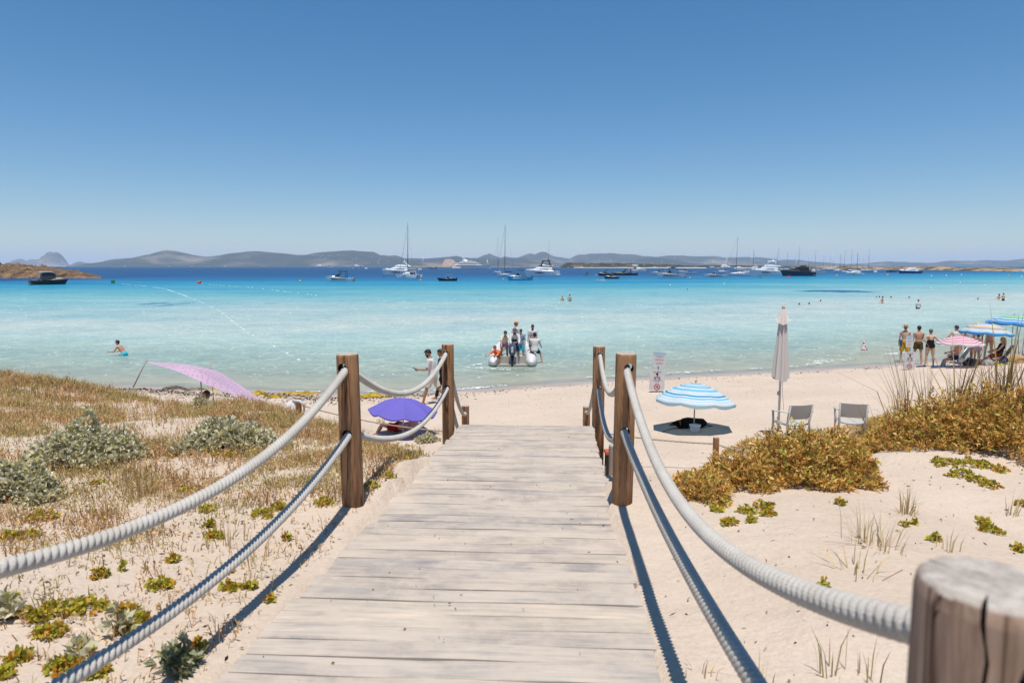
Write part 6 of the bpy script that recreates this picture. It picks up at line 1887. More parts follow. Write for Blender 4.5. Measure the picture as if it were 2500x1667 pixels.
person('person in wide straw hat behind the pastel parasol, the left one of two', at(2362, 31.2), R(-40), 1.70, arms=((4, 9, 10, 0), (8, 9, 16, 0)), lean=3, head=(10, 20), skin='tan', hair=('brown', 'short'), hat=('wide', STRAWP), wear=[('vest', 'white'), ('trunks', 'white')], group=gB, female=True, legs=((4, 4, 4), (-4, 4, 4)))
person('person in straw hat right of the other hat wearer behind the pastel parasol', at(2380, 31.8), R(-30), 1.76, arms=((4, 9, 10, 0), (4, 9, 10, 0)), head=(6, -20), skin='tan', hair=('black', 'short'), hat=('wide', STRAWP), wear=[('vest', 'beige'), ('trunks', 'beige')], group=gB)
person('dark-haired child between the two striped parasols', at(2384, 30.4), R(-20), 1.32, arms=((4, 9, 10, 0), (4, 9, 10, 0)), skin='fair', hair=('black', 'short'), wear=[('vest', 'palepink'), ('trunks', 'palepink')], group=gB)
person('woman with black hair, white headband and orange bikini behind the pastel parasol', at(2411, 31.4), R(-18), 1.78, lean=4, head=(6, -25), legs=((6, 3, 4), (-4, 3, 2)), arms=((12, 20, 80, 30), (12, 16, 60, 30)), skin='red', hair=('black', 'pony'), wear=[('bikini', 'orange')], group=gB, female=True)

def beach_chair(loc, rz, label, fab, frame=METAL):
    o = thing('beach_chair', label, 'chair', loc, rz, 'folding chairs of the beach group')
    mb = MB(); mb.grid(lambda u, v: ((u - 0.5) * 0.48, -0.22 + 0.46 * v, 0.32 - 0.03 * math.sin(math.pi * v)), 6, 6); mb.grid(lambda u, v: ((0.5 - u) * 0.48, -0.22 + 0.46 * v, 0.315 - 0.03 * math.sin(math.pi * v)), 6, 6); mb.build('seat', fab, o, True)
    mb = MB(); mb.grid(lambda u, v: ((0.5 - u) * 0.48, -0.22 - 0.26 * v, 0.34 + 0.50 * v), 6, 6); mb.grid(lambda u, v: ((u - 0.5) * 0.48, -0.23 - 0.26 * v, 0.34 + 0.50 * v), 6, 6); mb.build('backrest', fab, o, True)
    for sg in (-1, 1):
        x = sg * 0.26
        mb = MB(); mb.tube([(x, -0.49, 0.85), (x, -0.22, 0.33), (x, 0.24, 0.0)], 0.011, 6); mb.build('leg', frame, o, True)
        mb = MB(); mb.tube([(x, 0.25, 0.33), (x, -0.30, 0.0)], 0.011, 6); mb.build('leg', frame, o, True)
        mb = MB(); mb.tube([(x, 0.24, 0.31), (x, 0.20, 0.50), (x, -0.30, 0.55)], [0.011, 0.014, 0.016], 6); mb.build('armrest', frame, o, True)
    return o
c1 = at(2332, 29.3)
beach_chair(c1, R(72), 'folding chair with grey-white fabric under the pink striped parasol', F_PALE)
person('shirtless man sitting in the folding chair under the pink striped parasol', (c1.x, c1.y, c1.z), R(72), 1.78, lean=-14, head=(30, 20), legs=((72, 6, 62), (66, 10, 50)), arms=((28, 10, 40, 10), (30, 10, 45, 10)), skin='red', hair=('brown', 'short'), wear=[('trunks', 'navy')], group=gB, pelvis=0.42)
c2 = at(2437, 29.6)
beach_chair(c2, R(66), 'black folding chair with the blonde woman in it', BLACK, BLACK)
person('blonde long-haired woman in black vest and red shorts sitting in the black chair', (c2.x, c2.y, c2.z), R(66), 1.68, lean=-12, head=(8, -20), legs=((76, 4, 30), (70, 8, 24)), arms=((36, 8, 30, 10), (36, 8, 30, 10)), skin='red', hair=('blond', 'long'), wear=[('vest', 'black'), ('shorts', 'red')], group=gB, pelvis=0.42, female=True)
k_ = at(2490, 30.6)
person('person lying on a towel at the right edge with knees up', (k_.x + 0.3, k_.y, k_.z + 0.02), R(100), 1.7, lean=-80, head=(60, 0), legs=((120, 5, 95), (112, 7, 88)), arms=((-60, 20, 10, 0), (-60, 20, 10, 0)), skin='red', hair=('brown', 'short'), wear=[('trunks', 'red')], group=gB, pelvis=0.13)

gP = 'open parasols on the beach'
st2 = lambda a, b_, n: [((i + 1) / (2 * n), a if i % 2 else b_) for i in range(2 * n)]
parasol('pink_striped_parasol', at(2340, 28.7), 0.90, 1.02, 1.34, [F_ROSE, F_WHITE], st2(1, 0, 7), 'parasol with pink and white rings over the shirtless seated man', tilt=(R(-3), R(2)), pole=POLE)
parasol('pastel_striped_parasol', at(2401, 29.9), 1.04, 1.38, 1.80, [F_PALE, F_CREAM, F_PEACH, F_LILAC, F_BLUE], [(0.25, 3), (0.42, 0), (0.55, 1), (0.66, 2), (0.72, 4), (0.82, 1), (0.93, 0), (1.0, 4)], 'parasol with pastel blue, cream and peach rings in the middle of the group', tilt=(R(-2), R(4)), pole=POLE)
parasol('green_blue_striped_parasol', at(2466, 31.0), 1.05, 1.72, 2.10, [F_BLUE, F_LIME, F_MINT, F_WHITE], [(0.22, 0), (0.38, 1), (0.50, 2), (0.62, 2), (0.68, 3), (0.80, 0), (0.85, 3), (1.0, 0)], 'parasol with lime, green and blue rings at the right edge of the picture', tilt=(R(-2), R(5)), pole=POLEG)
def fold_pole(a, b_, label):
    m_ = MB(); m_.tube([a, b_], 0.014, 6); x_ = m_.build('support_pole', POLEG); tag(x_, label, 'pole')
fold_pole(at(2488, 31.0), on_y(2484, 792, 31.0), 'thin crossed pole under the lime and blue parasol, the upright one')
fold_pole(at(2494, 30.8), on_y(2503, 800, 31.0), 'thin slanting pole right of the upright one at the edge of the picture')

def towel(px0, px1, Y0, Y1, mat, label):
    mb = MB(); c = at((px0 + px1) / 2, (Y0 + Y1) / 2)
    def fn(u, v):
        p = at(px0 + (px1 - px0) * u, Y0 + (Y1 - Y0) * v)
        return (p.x - c.x, p.y - c.y, p.z - c.z + 0.022 + 0.012 * math.sin(9 * u + 5 * v))
    mb.grid(fn, 14, 8)
    o = mb.build('beach_towel', mat, None, True); o.location = c
    tag(o, label, 'towel', 'beach towels of the group')
towel(2272, 2330, 28.6, 29.6, BLUEP, 'blue beach towel under the feet of the seated man')
towel(2300, 2365, 28.2, 28.7, F_WHITE, 'white folded towel edge in front of the pink parasol')
towel(2455, 2520, 29.7, 30.3, F_LILAC, 'grey-lilac towel below the straw bag')
towel(2236, 2262, 29.2, 29.8, NAVYC, 'flat dark navy patch beside the feet of the man in patterned shorts')  # thin dark blue sheet laid flat on the sand
def lump(name, px, Y, dims, mat, label, cat, seed=1, dz=0.0):
    r_ = random.Random(seed); mb = MB(); ph = r_.uniform(0, 6)
    def fn(u, v):
        a = 2 * math.pi * u; e = (v - 0.12) * math.pi / 1.76
        k = 1 + 0.12 * math.sin(3 * a + ph) * math.cos(e) + 0.07 * math.sin(5 * a + 3 * e + ph)
        cx = math.copysign(abs(math.cos(a)) ** 0.7, math.cos(a)); sx = math.copysign(abs(math.sin(a)) ** 0.7, math.sin(a))
        return (dims[0] / 2 * cx * math.cos(e) ** 0.6 * k if math.cos(e) > 0 else 0, dims[1] / 2 * sx * max(math.cos(e), 0) ** 0.6 * k, dims[2] * max(0, 0.18 + 0.82 * math.sin(e)) * (1 + 0.08 * math.sin(4 * a + ph)))
    mb.grid(fn, 22, 9)
    o = mb.build(name, mat, None, True); o.location = at(px, Y, dz); tag(o, label, cat)
    return o
lump('black_bag', 2372, 29.2, (0.62, 0.4, 0.30), BLACK, 'black bag on the sand left of the red shorts', 'bag', 3)
lump('grey_bag', 2412, 29.0, (0.42, 0.35, 0.26), GREYC, 'blue-grey bag standing between the chairs', 'bag', 4)
lump('navy_bag', 2449, 29.5, (0.30, 0.28, 0.32), BLUEP, 'blue bag behind the black chair', 'bag', 5)
sb = lump('straw_bag', 2481, 29.9, (0.72, 0.4, 0.36), STRAW, 'woven straw beach bag with rope handle at the right edge', 'bag', 6)
mb = MB(); mb.tube([(0.20 * math.cos(a) + 0.02, -0.22, 0.16 + 0.17 * math.sin(a)) for a in np.linspace(0, 2 * math.pi, 19)], 0.014, 6); mb.build('handle', STRAWP, sb, True)
lump('cyan_box', 2364, 29.9, (0.20, 0.18, 0.20), CL['cyan'], 'small cyan cool box between the chairs', 'box', 7, 0.1)
def flipper(px, Y, rz, label):
    mb = MB(); mb.tube([(0, -0.2, 0.03), (0, -0.05, 0.045), (0, 0.1, 0.03), (0, 0.32, 0.02)], [(0.04, 0.02), (0.055, 0.03), (0.07, 0.014), (0.11, 0.008)], 10, side=(1, 0, 0))
    o = mb.build('flipper', plain('lime_rubber', (0.45, 0.55, 0.02), None, 0.5, 6), None, True); o.location = at(px, Y, 0.02); o.rotation_euler = (0, 0, rz); tag(o, label, 'flipper', 'lime swim fins on the sand')
flipper(2442, 28.9, R(80), 'lime yellow flipper lying at the foot of the black chair')
flipper(2466, 29.2, R(-70), 'lime green flipper lying below the blue bag')
bt = at(2303, 28.7); mb = MB(); mb.lathe([(0.035, 0), (0.037, 0.02), (0.037, 0.19), (0.014, 0.24), (0.014, 0.27)], 12)
o = mb.build('water_bottle', plain('clear_blue_plastic', (0.30, 0.42, 0.55), None, 0.1, 5, trans=0.5), None, True); o.location = bt; tag(o, 'clear water bottle standing beside the feet of the seated man', 'bottle')

# ------------------------------------------------------------------ people in the water
def wader(px, py, depth, label, rz, h=1.7, cat='person', **kw):
    p = on_z(px, py)
    kw.setdefault('vox', 0.022); kw.setdefault('hands', False)
    return person(label, (p.x, p.y, -depth), rz, h, group=kw.pop('group', 'bathers in the shallow water'), **kw)
wader(1373, 735, 0.95, 'woman in yellow bikini standing in the water, left of the red-backed man', R(20), 1.66, female=True, hair=('blond', 'bob'), skin='tan', wear=[('bikini', 'darkyellow')], arms=((10, 30, 40, 20), (6, 10, 10, 0)))
wader(1391, 735, 0.90, 'man with sunburnt back standing in the water, right of the woman in yellow', R(-10), 1.78, skin='red', wear=[('trunks', 'dark')], arms=((20, 26, 40, 0), (6, 12, 10, 0)))
wader(2241, 754, 0.78, 'man in white shirt and black shorts standing thigh-deep in the water', R(178), 1.78, skin='tan', wear=[('tee', 'white'), ('trunks', 'black')], arms=((4, 12, 10, 0), (4, 12, 10, 0)))
wader(2438, 732, 0.86, 'woman in bikini standing in the far water beside a man, left of the pair', R(10), 1.68, female=True, skin='red', hair=('brown', 'pony'), wear=[('bikini', 'darkyellow')], arms=((20, 18, 30, 0), (10, 20, 30, 0)))
wader(2449, 734, 0.80, 'man in black trunks standing in the far water, right of the pair', R(10), 1.80, skin='red', wear=[('trunks', 'black')], arms=((20, 24, 80, 30), (20, 24, 80, 30)))
wader(2154, 741, 0.75, 'tanned woman standing in the water with hanging arms near two swimmers', R(30), 1.62, female=True, skin='tan', hair=('black', 'bun'), wear=[('bikini', 'orange')], arms=((18, 18, 20, 0), (6, 10, 10, 0)))
bb = on_ground(2106, 866)
person('toddler in pale pink sun hat and suit sitting at the edge of the water', (bb.x, bb.y, max(bb.z, -0.06)), R(-60), 0.92, lean=8, head=(0, -10), legs=((80, 14, 20), (80, 14, 20)), arms=((24, 12, 10, 0), (24, 12, 10, 0)), skin='fair', hair=('brown', 'short'), hat=('sun', PINKHAT), wear=[('tee', 'palepink'), ('trunks', 'palepink')], pelvis=0.12, group='bathers in the shallow water', fat=1.3)
def swimmer(px, py, label, hair='black', skin='tan', rz=0.0, up=0.30, wear=()):
    p = on_z(px, py)
    person(label, (p.x, p.y, -1.70 + up), rz, 1.72, lean=14, head=(-8, 0), skin=skin, hair=(hair, 'short'), wear=wear, vox=0.03, hands=False, face=False, group='swimmers with only the head above water', arms=((40, 30, 20, 0), (40, 30, 20, 0)))
swimmer(1954, 746, 'swimmer low in the water, left end of the row of three heads', 'brown', 'red', R(40))
swimmer(1977, 745, 'swimmer with black hair, middle of the row of three heads', 'black', 'fair', R(10))
swimmer(2003, 739, 'swimmer with bent head, right end of the row of three heads', 'black', 'fair', R(-30), 0.36)
swimmer(2142, 728, 'swimmer with pale hat left of the tanned standing woman', 'blond', 'red', R(20), 0.3)
swimmer(2148, 727, 'dark head of a swimmer just beside the tanned standing woman', 'black', 'tan', R(0), 0.26)
swimmer(2178, 729, 'lone dark-haired swimmer right of the tanned standing woman', 'black', 'fair', R(60), 0.32)
swimmer(2222, 729, 'pale swimmer lying in the water left of the man in the white shirt', 'brown', 'fair', R(80), 0.3)
swimmer(2390, 732, 'lone red-faced swimmer left of the far standing pair', 'auburn', 'red', R(90), 0.28)
swimmer(1680, 709, 'distant swimmer head in the open water right of the centre', 'black', 'fair', R(60), 0.3)
pd = on_z(1467, 684.5)
bdo = thing('paddle_board', 'white board carrying a swimmer in front of the black motorboats', 'board', (pd.x, pd.y, 0.0), R(78))
mb = MB(); mb.tube([(0, -1.5, 0.06), (0, -1.2, 0.05), (0, 0, 0.04), (0, 1.0, 0.05), (0, 1.5, 0.09)], [(0.12, 0.03), (0.34, 0.06), (0.38, 0.07), (0.3, 0.06), (0.03, 0.02)], 12, side=(1, 0, 0)); mb.build('board', FLOATW, bdo, True)
person('person lying on the white board in front of the black motorboats', (pd.x - 0.6, pd.y, 0.10), R(78), 1.7, lean=82, head=(-60, 0), legs=((-85, 4, 0), (-85, 4, 0)), arms=((70, 20, 40, 0), (70, 20, 40, 0)), skin='tan', hair=('black', 'short'), wear=[('trunks', 'dark')], pelvis=0.14, vox=0.03, hands=False, face=False)
# ------------------------------------------------------------------ boats
def hull_mb(L, B, H, bow=0.55, rake=0.10, flare=0.72, sheer=0.25, stern=0.9, z0=-0.25, n=16):
    "bow towards +x, centred on the waterline"
    mb = MB(); rings = []
    for i in range(n + 1):
        t = i / n
        hb = B / 2 * (stern + (1 - stern) * min(1, t / 0.35)) * (1 - max(0, (t - (1 - bow)) / bow) ** 2.3)
        hb = max(hb, 0.01)
        zt = H * (1 + sheer * t ** 2)
        x = -L / 2 + L * t
        def px_(f): return x - L * rake * (1 - f) * max(0, (t - 0.6) / 0.4) ** 1.5
        kl = z0 * (1 - max(0, (t - 0.8) / 0.2) * 0.6)
        fl = flare * (1 - 0.35 * t)
        rings.append([(px_(1), -hb, zt), (px_(0.5), -hb * (fl + 1) / 2, zt * 0.45), (px_(0.15), -hb * fl, 0.02), (px_(0), 0, kl), (px_(0.15), hb * fl, 0.02), (px_(0.5), hb * (fl + 1) / 2, zt * 0.45), (px_(1), hb, zt), (px_(1), hb * 0.9, zt * 0.97), (px_(1), -hb * 0.9, zt * 0.97)])
    return mb.rings(rings)

def loft_box(mb, stations):
    "stations: (x, half_width, z0, z1) -> closed body with slightly narrowed top"
    rings = []
    for x, w, a, b in stations:
        rings.append([(x, -w, a), (x, w, a), (x, w * 0.97, a + (b - a) * 0.55), (x, w * 0.80, b), (x, -w * 0.80, b), (x, -w * 0.97, a + (b - a) * 0.55)])
    return mb.rings(rings)

def boat_root(name, label, px0, px1, wy, heading, cat='boat', beam=0.3, group='boats anchored in the bay', k=1.0):
    "heading in degrees: 0 = bow to the right of the picture, 180 = to the left, -90 = towards the camera"
    p = on_z((px0 + px1) / 2, wy)
    wpx = (px1 - px0) / ppm(p)
    a = R(heading)
    L = wpx / max(abs(math.cos(a)) + beam * abs(math.sin(a)), 0.2) * k
    o = thing(name, label, cat, (p.x, p.y + 0.5 * L * beam * abs(math.cos(a)), 0), a, group)
    return o, L

def P_(mb, name, mat, parent, sm=False): return mb.build(name, mat, parent, sm)

def rail(parent, pts, h, r=0.025, name='rail', mat=None):
    mb = MB(); mb.tube([(x, y, z + h) for x, y, z in pts], r, 5)
    for x, y, z in pts[::2]: mb.tube([(x, y, z), (x, y, z + h)], r * 0.8, 4)
    return P_(mb, name, mat or METAL, parent)

def sport_boat(label, px0, px1, wy, heading, hull=WHITE, deck=IVORY, canopy=NAVYC, stripe=BLACK, motors=2, top='bimini', hk=1.0, name='motorboat', bow_rail=True, dark_in=True):
    o, L = boat_root(name, label, px0, px1, wy, heading)
    B, H = L * 0.30, L * 0.105 * hk
    P_(hull_mb(L, B, H, z0=-0.03 * L), 'hull', hull, o)
    mb = MB(); loft_box(mb, [(-L * 0.44, B * 0.40, H * 0.7, H * 1.0), (-L * 0.1, B * 0.42, H * 0.7, H * 1.06), (L * 0.18, B * 0.40, H * 0.9, H * 1.30), (L * 0.34, B * 0.24, H * 1.0, H * 1.25), (L * 0.44, B * 0.08, H * 1.1, H * 1.22)]); P_(mb, 'deck', deck, o)
    mb = MB(); loft_box(mb, [(-L * 0.30, B * 0.30, H, H * 1.22), (-L * 0.02, B * 0.30, H, H * 1.30)]); P_(mb, 'cockpit_seats', BLACK if dark_in else TAN, o)
    mb = MB(); loft_box(mb, [(-L * 0.02, B * 0.22, H, H * 1.7), (L * 0.07, B * 0.22, H, H * 1.6)]); P_(mb, 'console', hull, o)
    mb = MB(); loft_box(mb, [(L * 0.0, B * 0.30, H * 1.25, H * 2.05), (L * 0.05, B * 0.28, H * 1.25, H * 2.0), (L * 0.17, B * 0.20, H * 1.25, H * 1.35)]); P_(mb, 'windscreen', GLASSD, o)
    if stripe is not None:
        for sg in (-1, 1):
            mb = MB(); mb.grid(lambda u, v: (-L * 0.30 + L * 0.56 * u, sg * (B / 2 * (0.93 + 0.04 * v) * (1 - max(0, (u * 0.56 + 0.2 - 0.45) / 0.55) ** 2.3) * 1.02 + 0.02), H * (0.42 + 0.22 * v * (0.4 + u) + 0.06 * u)), 10, 1); P_(mb, 'hull_stripe', stripe, o)
    if top == 'bimini':
        mb = MB(); mb.grid(lambda u, v: (-L * 0.24 + L * 0.34 * u, B * 0.42 * (2 * v - 1), H * 2.75 + 0.03 * L * math.sin(math.pi * u) * math.sin(math.pi * v)), 8, 6); mb.grid(lambda u, v: (-L * 0.24 + L * 0.34 * (1 - u), B * 0.42 * (2 * v - 1), H * 2.68 + 0.03 * L * math.sin(math.pi * u) * math.sin(math.pi * v)), 8, 6); P_(mb, 'bimini', canopy, o)
        for sg in (-1, 1):
            for xx, xt in ((-0.28, -0.22), (-0.05, 0.08)):
                mb = MB(); mb.tube([(L * xx, sg * B * 0.44, H), (L * xt, sg * B * 0.41, H * 2.72)], L * 0.006, 5); P_(mb, 'canopy_pole', canopy if canopy is BLACK else METAL, o)
    elif top == 'arch':
        for sg in (-1, 1):
            mb = MB(); mb.tube([(L * 0.02, sg * B * 0.36, H * 1.3), (-L * 0.06, sg * B * 0.36, H * 2.9)], L * 0.009, 5); P_(mb, 'canopy_pole', canopy, o)
            mb = MB(); mb.tube([(-L * 0.27, sg * B * 0.38, H), (-L * 0.24, sg * B * 0.36, H * 2.9)], L * 0.009, 5); P_(mb, 'canopy_pole', canopy, o)
        mb = MB(); mb.box((-L * 0.13, 0, H * 2.95), (L * 0.28, B * 0.78, H * 0.14)); P_(mb, 'hardtop', canopy, o)
    elif top == 'hardtop':
        mb = MB(); loft_box(mb, [(-L * 0.26, B * 0.40, H * 2.7, H * 2.95), (-L * 0.05, B * 0.42, H * 2.8, H * 3.05), (L * 0.12, B * 0.34, H * 2.75, H * 2.9)]); P_(mb, 'hardtop', GREYC, o)
        mb = MB(); loft_box(mb, [(-L * 0.2, B * 0.36, H * 1.1, H * 2.75), (L * 0.02, B * 0.36, H * 1.1, H * 2.8), (L * 0.16, B * 0.28, H * 1.2, H * 2.4)]); P_(mb, 'cabin_glass', GLASSD, o)
    for i in range(motors):
        y = (i - (motors - 1) / 2) * B * 0.22
        mb = MB(); mb.tube([(-L * 0.53, y, -0.02 * L), (-L * 0.53, y, H * 0.7), (-L * 0.53, y, H * 1.25)], [(L * 0.012, L * 0.02), (L * 0.02, L * 0.03), (L * 0.018, L * 0.026)], 8); P_(mb, 'outboard_motor', BLACK if hull is not WHITE else GREY, o)
    mb = MB(); mb.box((-L * 0.50, 0, H * 0.35), (L * 0.06, B * 0.8, H * 0.12)); P_(mb, 'swim_platform', TEAK, o)
    if bow_rail: rail(o, [(L * 0.10, -B * 0.42, H * 1.1), (L * 0.3, -B * 0.30, H * 1.15), (L * 0.46, 0, H * 1.22), (L * 0.3, B * 0.30, H * 1.15), (L * 0.10, B * 0.42, H * 1.1)], H * 0.35, L * 0.004, 'bow_rail')
    return o, L

def motor_yacht(label, px0, px1, wy, heading, hull=WHITE, upper=WHITE, fly='white', hk=1.0, radar=True, stripe=GLASSD, hard=None, name='motor_yacht', beam=0.26):
    o, L = boat_root(name, label, px0, px1, wy, heading)
    B, H = L * beam, L * 0.115 * hk
    P_(hull_mb(L, B, H, sheer=0.35, z0=-0.03 * L, flare=0.78), 'hull', hull, o)
    mb = MB(); loft_box(mb, [(-L * 0.36, B * 0.42, H * 0.95, H * 1.1), (L * 0.0, B * 0.43, H * 0.95, H * 1.35), (L * 0.30, B * 0.32, H * 1.1, H * 1.5), (L * 0.44, B * 0.10, H * 1.2, H * 1.42)]); P_(mb, 'foredeck', upper, o)
    mb = MB(); loft_box(mb, [(-L * 0.30, B * 0.38, H * 1.05, H * 2.0), (-L * 0.02, B * 0.39, H * 1.15, H * 2.05), (L * 0.14, B * 0.34, H * 1.3, H * 1.85), (L * 0.26, B * 0.22, H * 1.4, H * 1.5)]); P_(mb, 'saloon', upper, o)
    for sg in (-1, 1):
        mb = MB(); mb.grid(lambda u, v: (-L * 0.20 + L * 0.36 * u, sg * (B * (0.395 - 0.05 * v - 0.09 * max(0, u - 0.55) / 0.45) + 0.03), H * (1.30 + 0.10 * u + (0.42 - 0.40 * max(0, u - 0.45) / 0.55 - 0.1 * (1 - u)) * v)), 12, 2); P_(mb, 'saloon_window', GLASSD, o)
        mb = MB(); mb.grid(lambda u, v: (-L * 0.10 + L * 0.30 * u, sg * (B / 2 * (0.93 + 0.03 * v) * (1 - max(0, (u * 0.3 + 0.40 - 0.45) / 0.55) ** 2.3) * 1.02 + 0.03), H * (0.50 + 0.05 * u + 0.22 * v * math.sin(math.pi * min(max(u, 0.08), 0.92)))), 10, 1); P_(mb, 'hull_window', stripe, o)
    mb = MB(); mb.grid(lambda u, v: (L * (0.155 + 0.09 * v), B * 0.30 * (2 * u - 1) * (1 - 0.3 * v), H * (1.93 - 0.40 * v) + 0.02), 6, 3); P_(mb, 'windscreen', GLASSD, o)
    mb = MB(); loft_box(mb, [(-L * 0.38, B * 0.36, H * 2.02, H * 2.16), (-L * 0.02, B * 0.36, H * 2.06, H * 2.42), (L * 0.08, B * 0.28, H * 2.05, H * 2.2)]); P_(mb, 'flybridge', BLACK if fly == 'black' else upper, o)
    mb = MB(); mb.box((-L * 0.16, 0, H * 2.44), (L * 0.14, B * 0.5, H * 0.2)); P_(mb, 'flybridge_seats', BLACK if fly == 'black' else IVORY, o)
    tz = H * (3.15 if hard else 2.95)
    if hard:
        mb = MB(); loft_box(mb, [(-L * 0.26, B * 0.34, tz, tz + H * 0.14), (L * 0.0, B * 0.34, tz, tz + H * 0.16)]); P_(mb, 'hardtop', hard, o)
        for sg in (-1, 1):
            for xx, xt in ((-0.27, -0.20), (0.02, -0.04)):
                mb = MB(); mb.tube([(L * xx, sg * B * 0.32, H * 2.15), (L * xt, sg * B * 0.30, tz + 0.02)], L * 0.010, 5); P_(mb, 'hardtop_pillar', hard, o)
    elif radar:
        for sg in (-1, 1):
            mb = MB(); mb.tube([(-L * 0.30, sg * B * 0.34, H * 2.1), (-L * 0.22, sg * B * 0.26, tz)], [L * 0.018, L * 0.012], 6); P_(mb, 'radar_arch_leg', upper, o)
        mb = MB(); mb.box((-L * 0.20, 0, tz), (L * 0.12, B * 0.6, H * 0.1)); P_(mb, 'radar_arch', upper, o)
    if radar:
        for j, yy in enumerate((-0.14, 0.12)):
            mb = MB(); mb.ball((-L * 0.19, B * yy, tz + H * 0.26), L * 0.018, 10, 6); P_(mb, 'radar_dome', upper if not hard or hard is WHITE else hard, o, True)
        mb = MB(); mb.tube([(-L * 0.17, 0, tz), (-L * 0.19, 0, tz + H * 1.0)], L * 0.004, 5); P_(mb, 'antenna', hard or MASTW, o)
    mb = MB(); mb.box((-L * 0.475, 0, H * 0.28), (L * 0.11, B * 0.85, H * 0.12)); P_(mb, 'swim_platform', TEAK if hull is not WHITE else upper, o)
    mb = MB(); mb.box((-L * 0.36, 0, H * 1.2), (L * 0.02, B * 0.5, H * 0.5)); P_(mb, 'saloon_door', GLASSD, o)
    rail(o, [(-L * 0.02, -B * 0.46, H * 1.08), (L * 0.2, -B * 0.40, H * 1.15), (L * 0.38, -B * 0.2, H * 1.26), (L * 0.46, 0, H * 1.32), (L * 0.38, B * 0.2, H * 1.26), (L * 0.2, B * 0.40, H * 1.15), (-L * 0.02, B * 0.46, H * 1.08)], H * 0.3, L * 0.003, 'bow_rail')
    return o, L

def spar(o, a, b, r0, r1, name, mat):
    mb = MB(); mb.tube([a, b], [r0, r1], 6); return P_(mb, name, mat, o, True)

def mast_rig(o, x, zb, Ht, L, mat, spreaders=2, lean=0.012, bow=None, stern=None, w=1.0, stays=True):
    r = max(0.075, Ht * 0.0055) * w
    top = (x - Ht * lean, 0, zb + Ht)
    spar(o, (x, 0, zb), top, r, r * 0.7, 'mast', mat)
    for i in range(spreaders):
        f = (i + 1) / (spreaders + 1)
        mb = MB(); mb.tube([(x - Ht * lean * f, -L * 0.07, zb + Ht * f), (x - Ht * lean * f, L * 0.07, zb + Ht * f)], r * 0.4, 4); P_(mb, 'spreader', mat, o)
    if stays:
        b_ = bow or (L * 0.48, 0, zb * 0.9); s_ = stern or (-L * 0.46, 0, zb * 0.8)
        spar(o, b_, (top[0], 0, zb + Ht * 0.97), r * 0.32, r * 0.32, 'forestay', mat)
        spar(o, s_, top, r * 0.13, r * 0.13, 'backstay', mat)

def sailboat(label, px0, px1, wy, heading, mast_top, mast_px=None, hull=WHITE, mat=MAST, cover=GREYC, bim=NAVYC, w=1.0, spreaders=2, name='sailboat', hk=1.0):
    o, L = boat_root(name, label, px0, px1, wy, heading)
    B, H = L * 0.28, L * 0.085 * hk
    p = o.location; wyz = on_y((px0 + px1) / 2, mast_top, p.y).z
    P_(hull_mb(L, B, H, bow=0.7, sheer=0.22, stern=0.82, z0=-0.03 * L), 'hull', hull, o)
    mb = MB(); loft_box(mb, [(-L * 0.25, B * 0.28, H * 0.95, H * 1.35), (L * 0.05, B * 0.28, H * 0.98, H * 1.45), (L * 0.26, B * 0.14, H * 1.05, H * 1.2)]); P_(mb, 'cabin', hull, o)
    for sg in (-1, 1):
        mb = MB(); mb.box((-L * 0.06, sg * B * 0.272, H * 1.2), (L * 0.26, 0.04, H * 0.12)); P_(mb, 'cabin_window', GLASSD, o)
    xm = L * 0.06
    zb = H * 1.3
    mast_rig(o, xm, zb, wyz - zb, L, mat, spreaders, bow=(L * 0.49, 0, H * 1.2), stern=(-L * 0.48, 0, H), w=w)
    spar(o, (xm, 0, H * 2.3), (-L * 0.32, 0, H * 2.4), L * 0.008, L * 0.007, 'boom', mat)
    mb = MB(); mb.tube([(xm - 0.2, 0, H * 2.55), (-L * 0.1, 0, H * 2.6), (-L * 0.31, 0, H * 2.5)], [(L * 0.014, L * 0.02), (L * 0.016, L * 0.022), (L * 0.01, L * 0.012)], 8, side=(0, 1, 0)); P_(mb, 'sail_cover', cover, o, True)
    mb = MB(); mb.grid(lambda u, v: (-L * 0.42 + L * 0.22 * u, B * 0.34 * (2 * v - 1), H * 2.1 + 0.02 * L * math.sin(math.pi * v)), 6, 6); P_(mb, 'bimini', bim, o)
    for sg in (-1, 1):
        mb = MB(); mb.tube([(-L * 0.30, sg * B * 0.36, H), (-L * 0.31, sg * B * 0.33, H * 2.1)], L * 0.004, 4); P_(mb, 'bimini_pole', METAL, o)
    rail(o, [(-L * 0.44, -B * 0.40, H), (0, -B * 0.48, H * 1.0), (L * 0.3, -B * 0.33, H * 1.1), (L * 0.48, 0, H * 1.2), (L * 0.3, B * 0.33, H * 1.1), (0, B * 0.48, H), (-L * 0.44, B * 0.40, H)], H * 0.55, L * 0.0016, 'guard_rail')
    return o, L

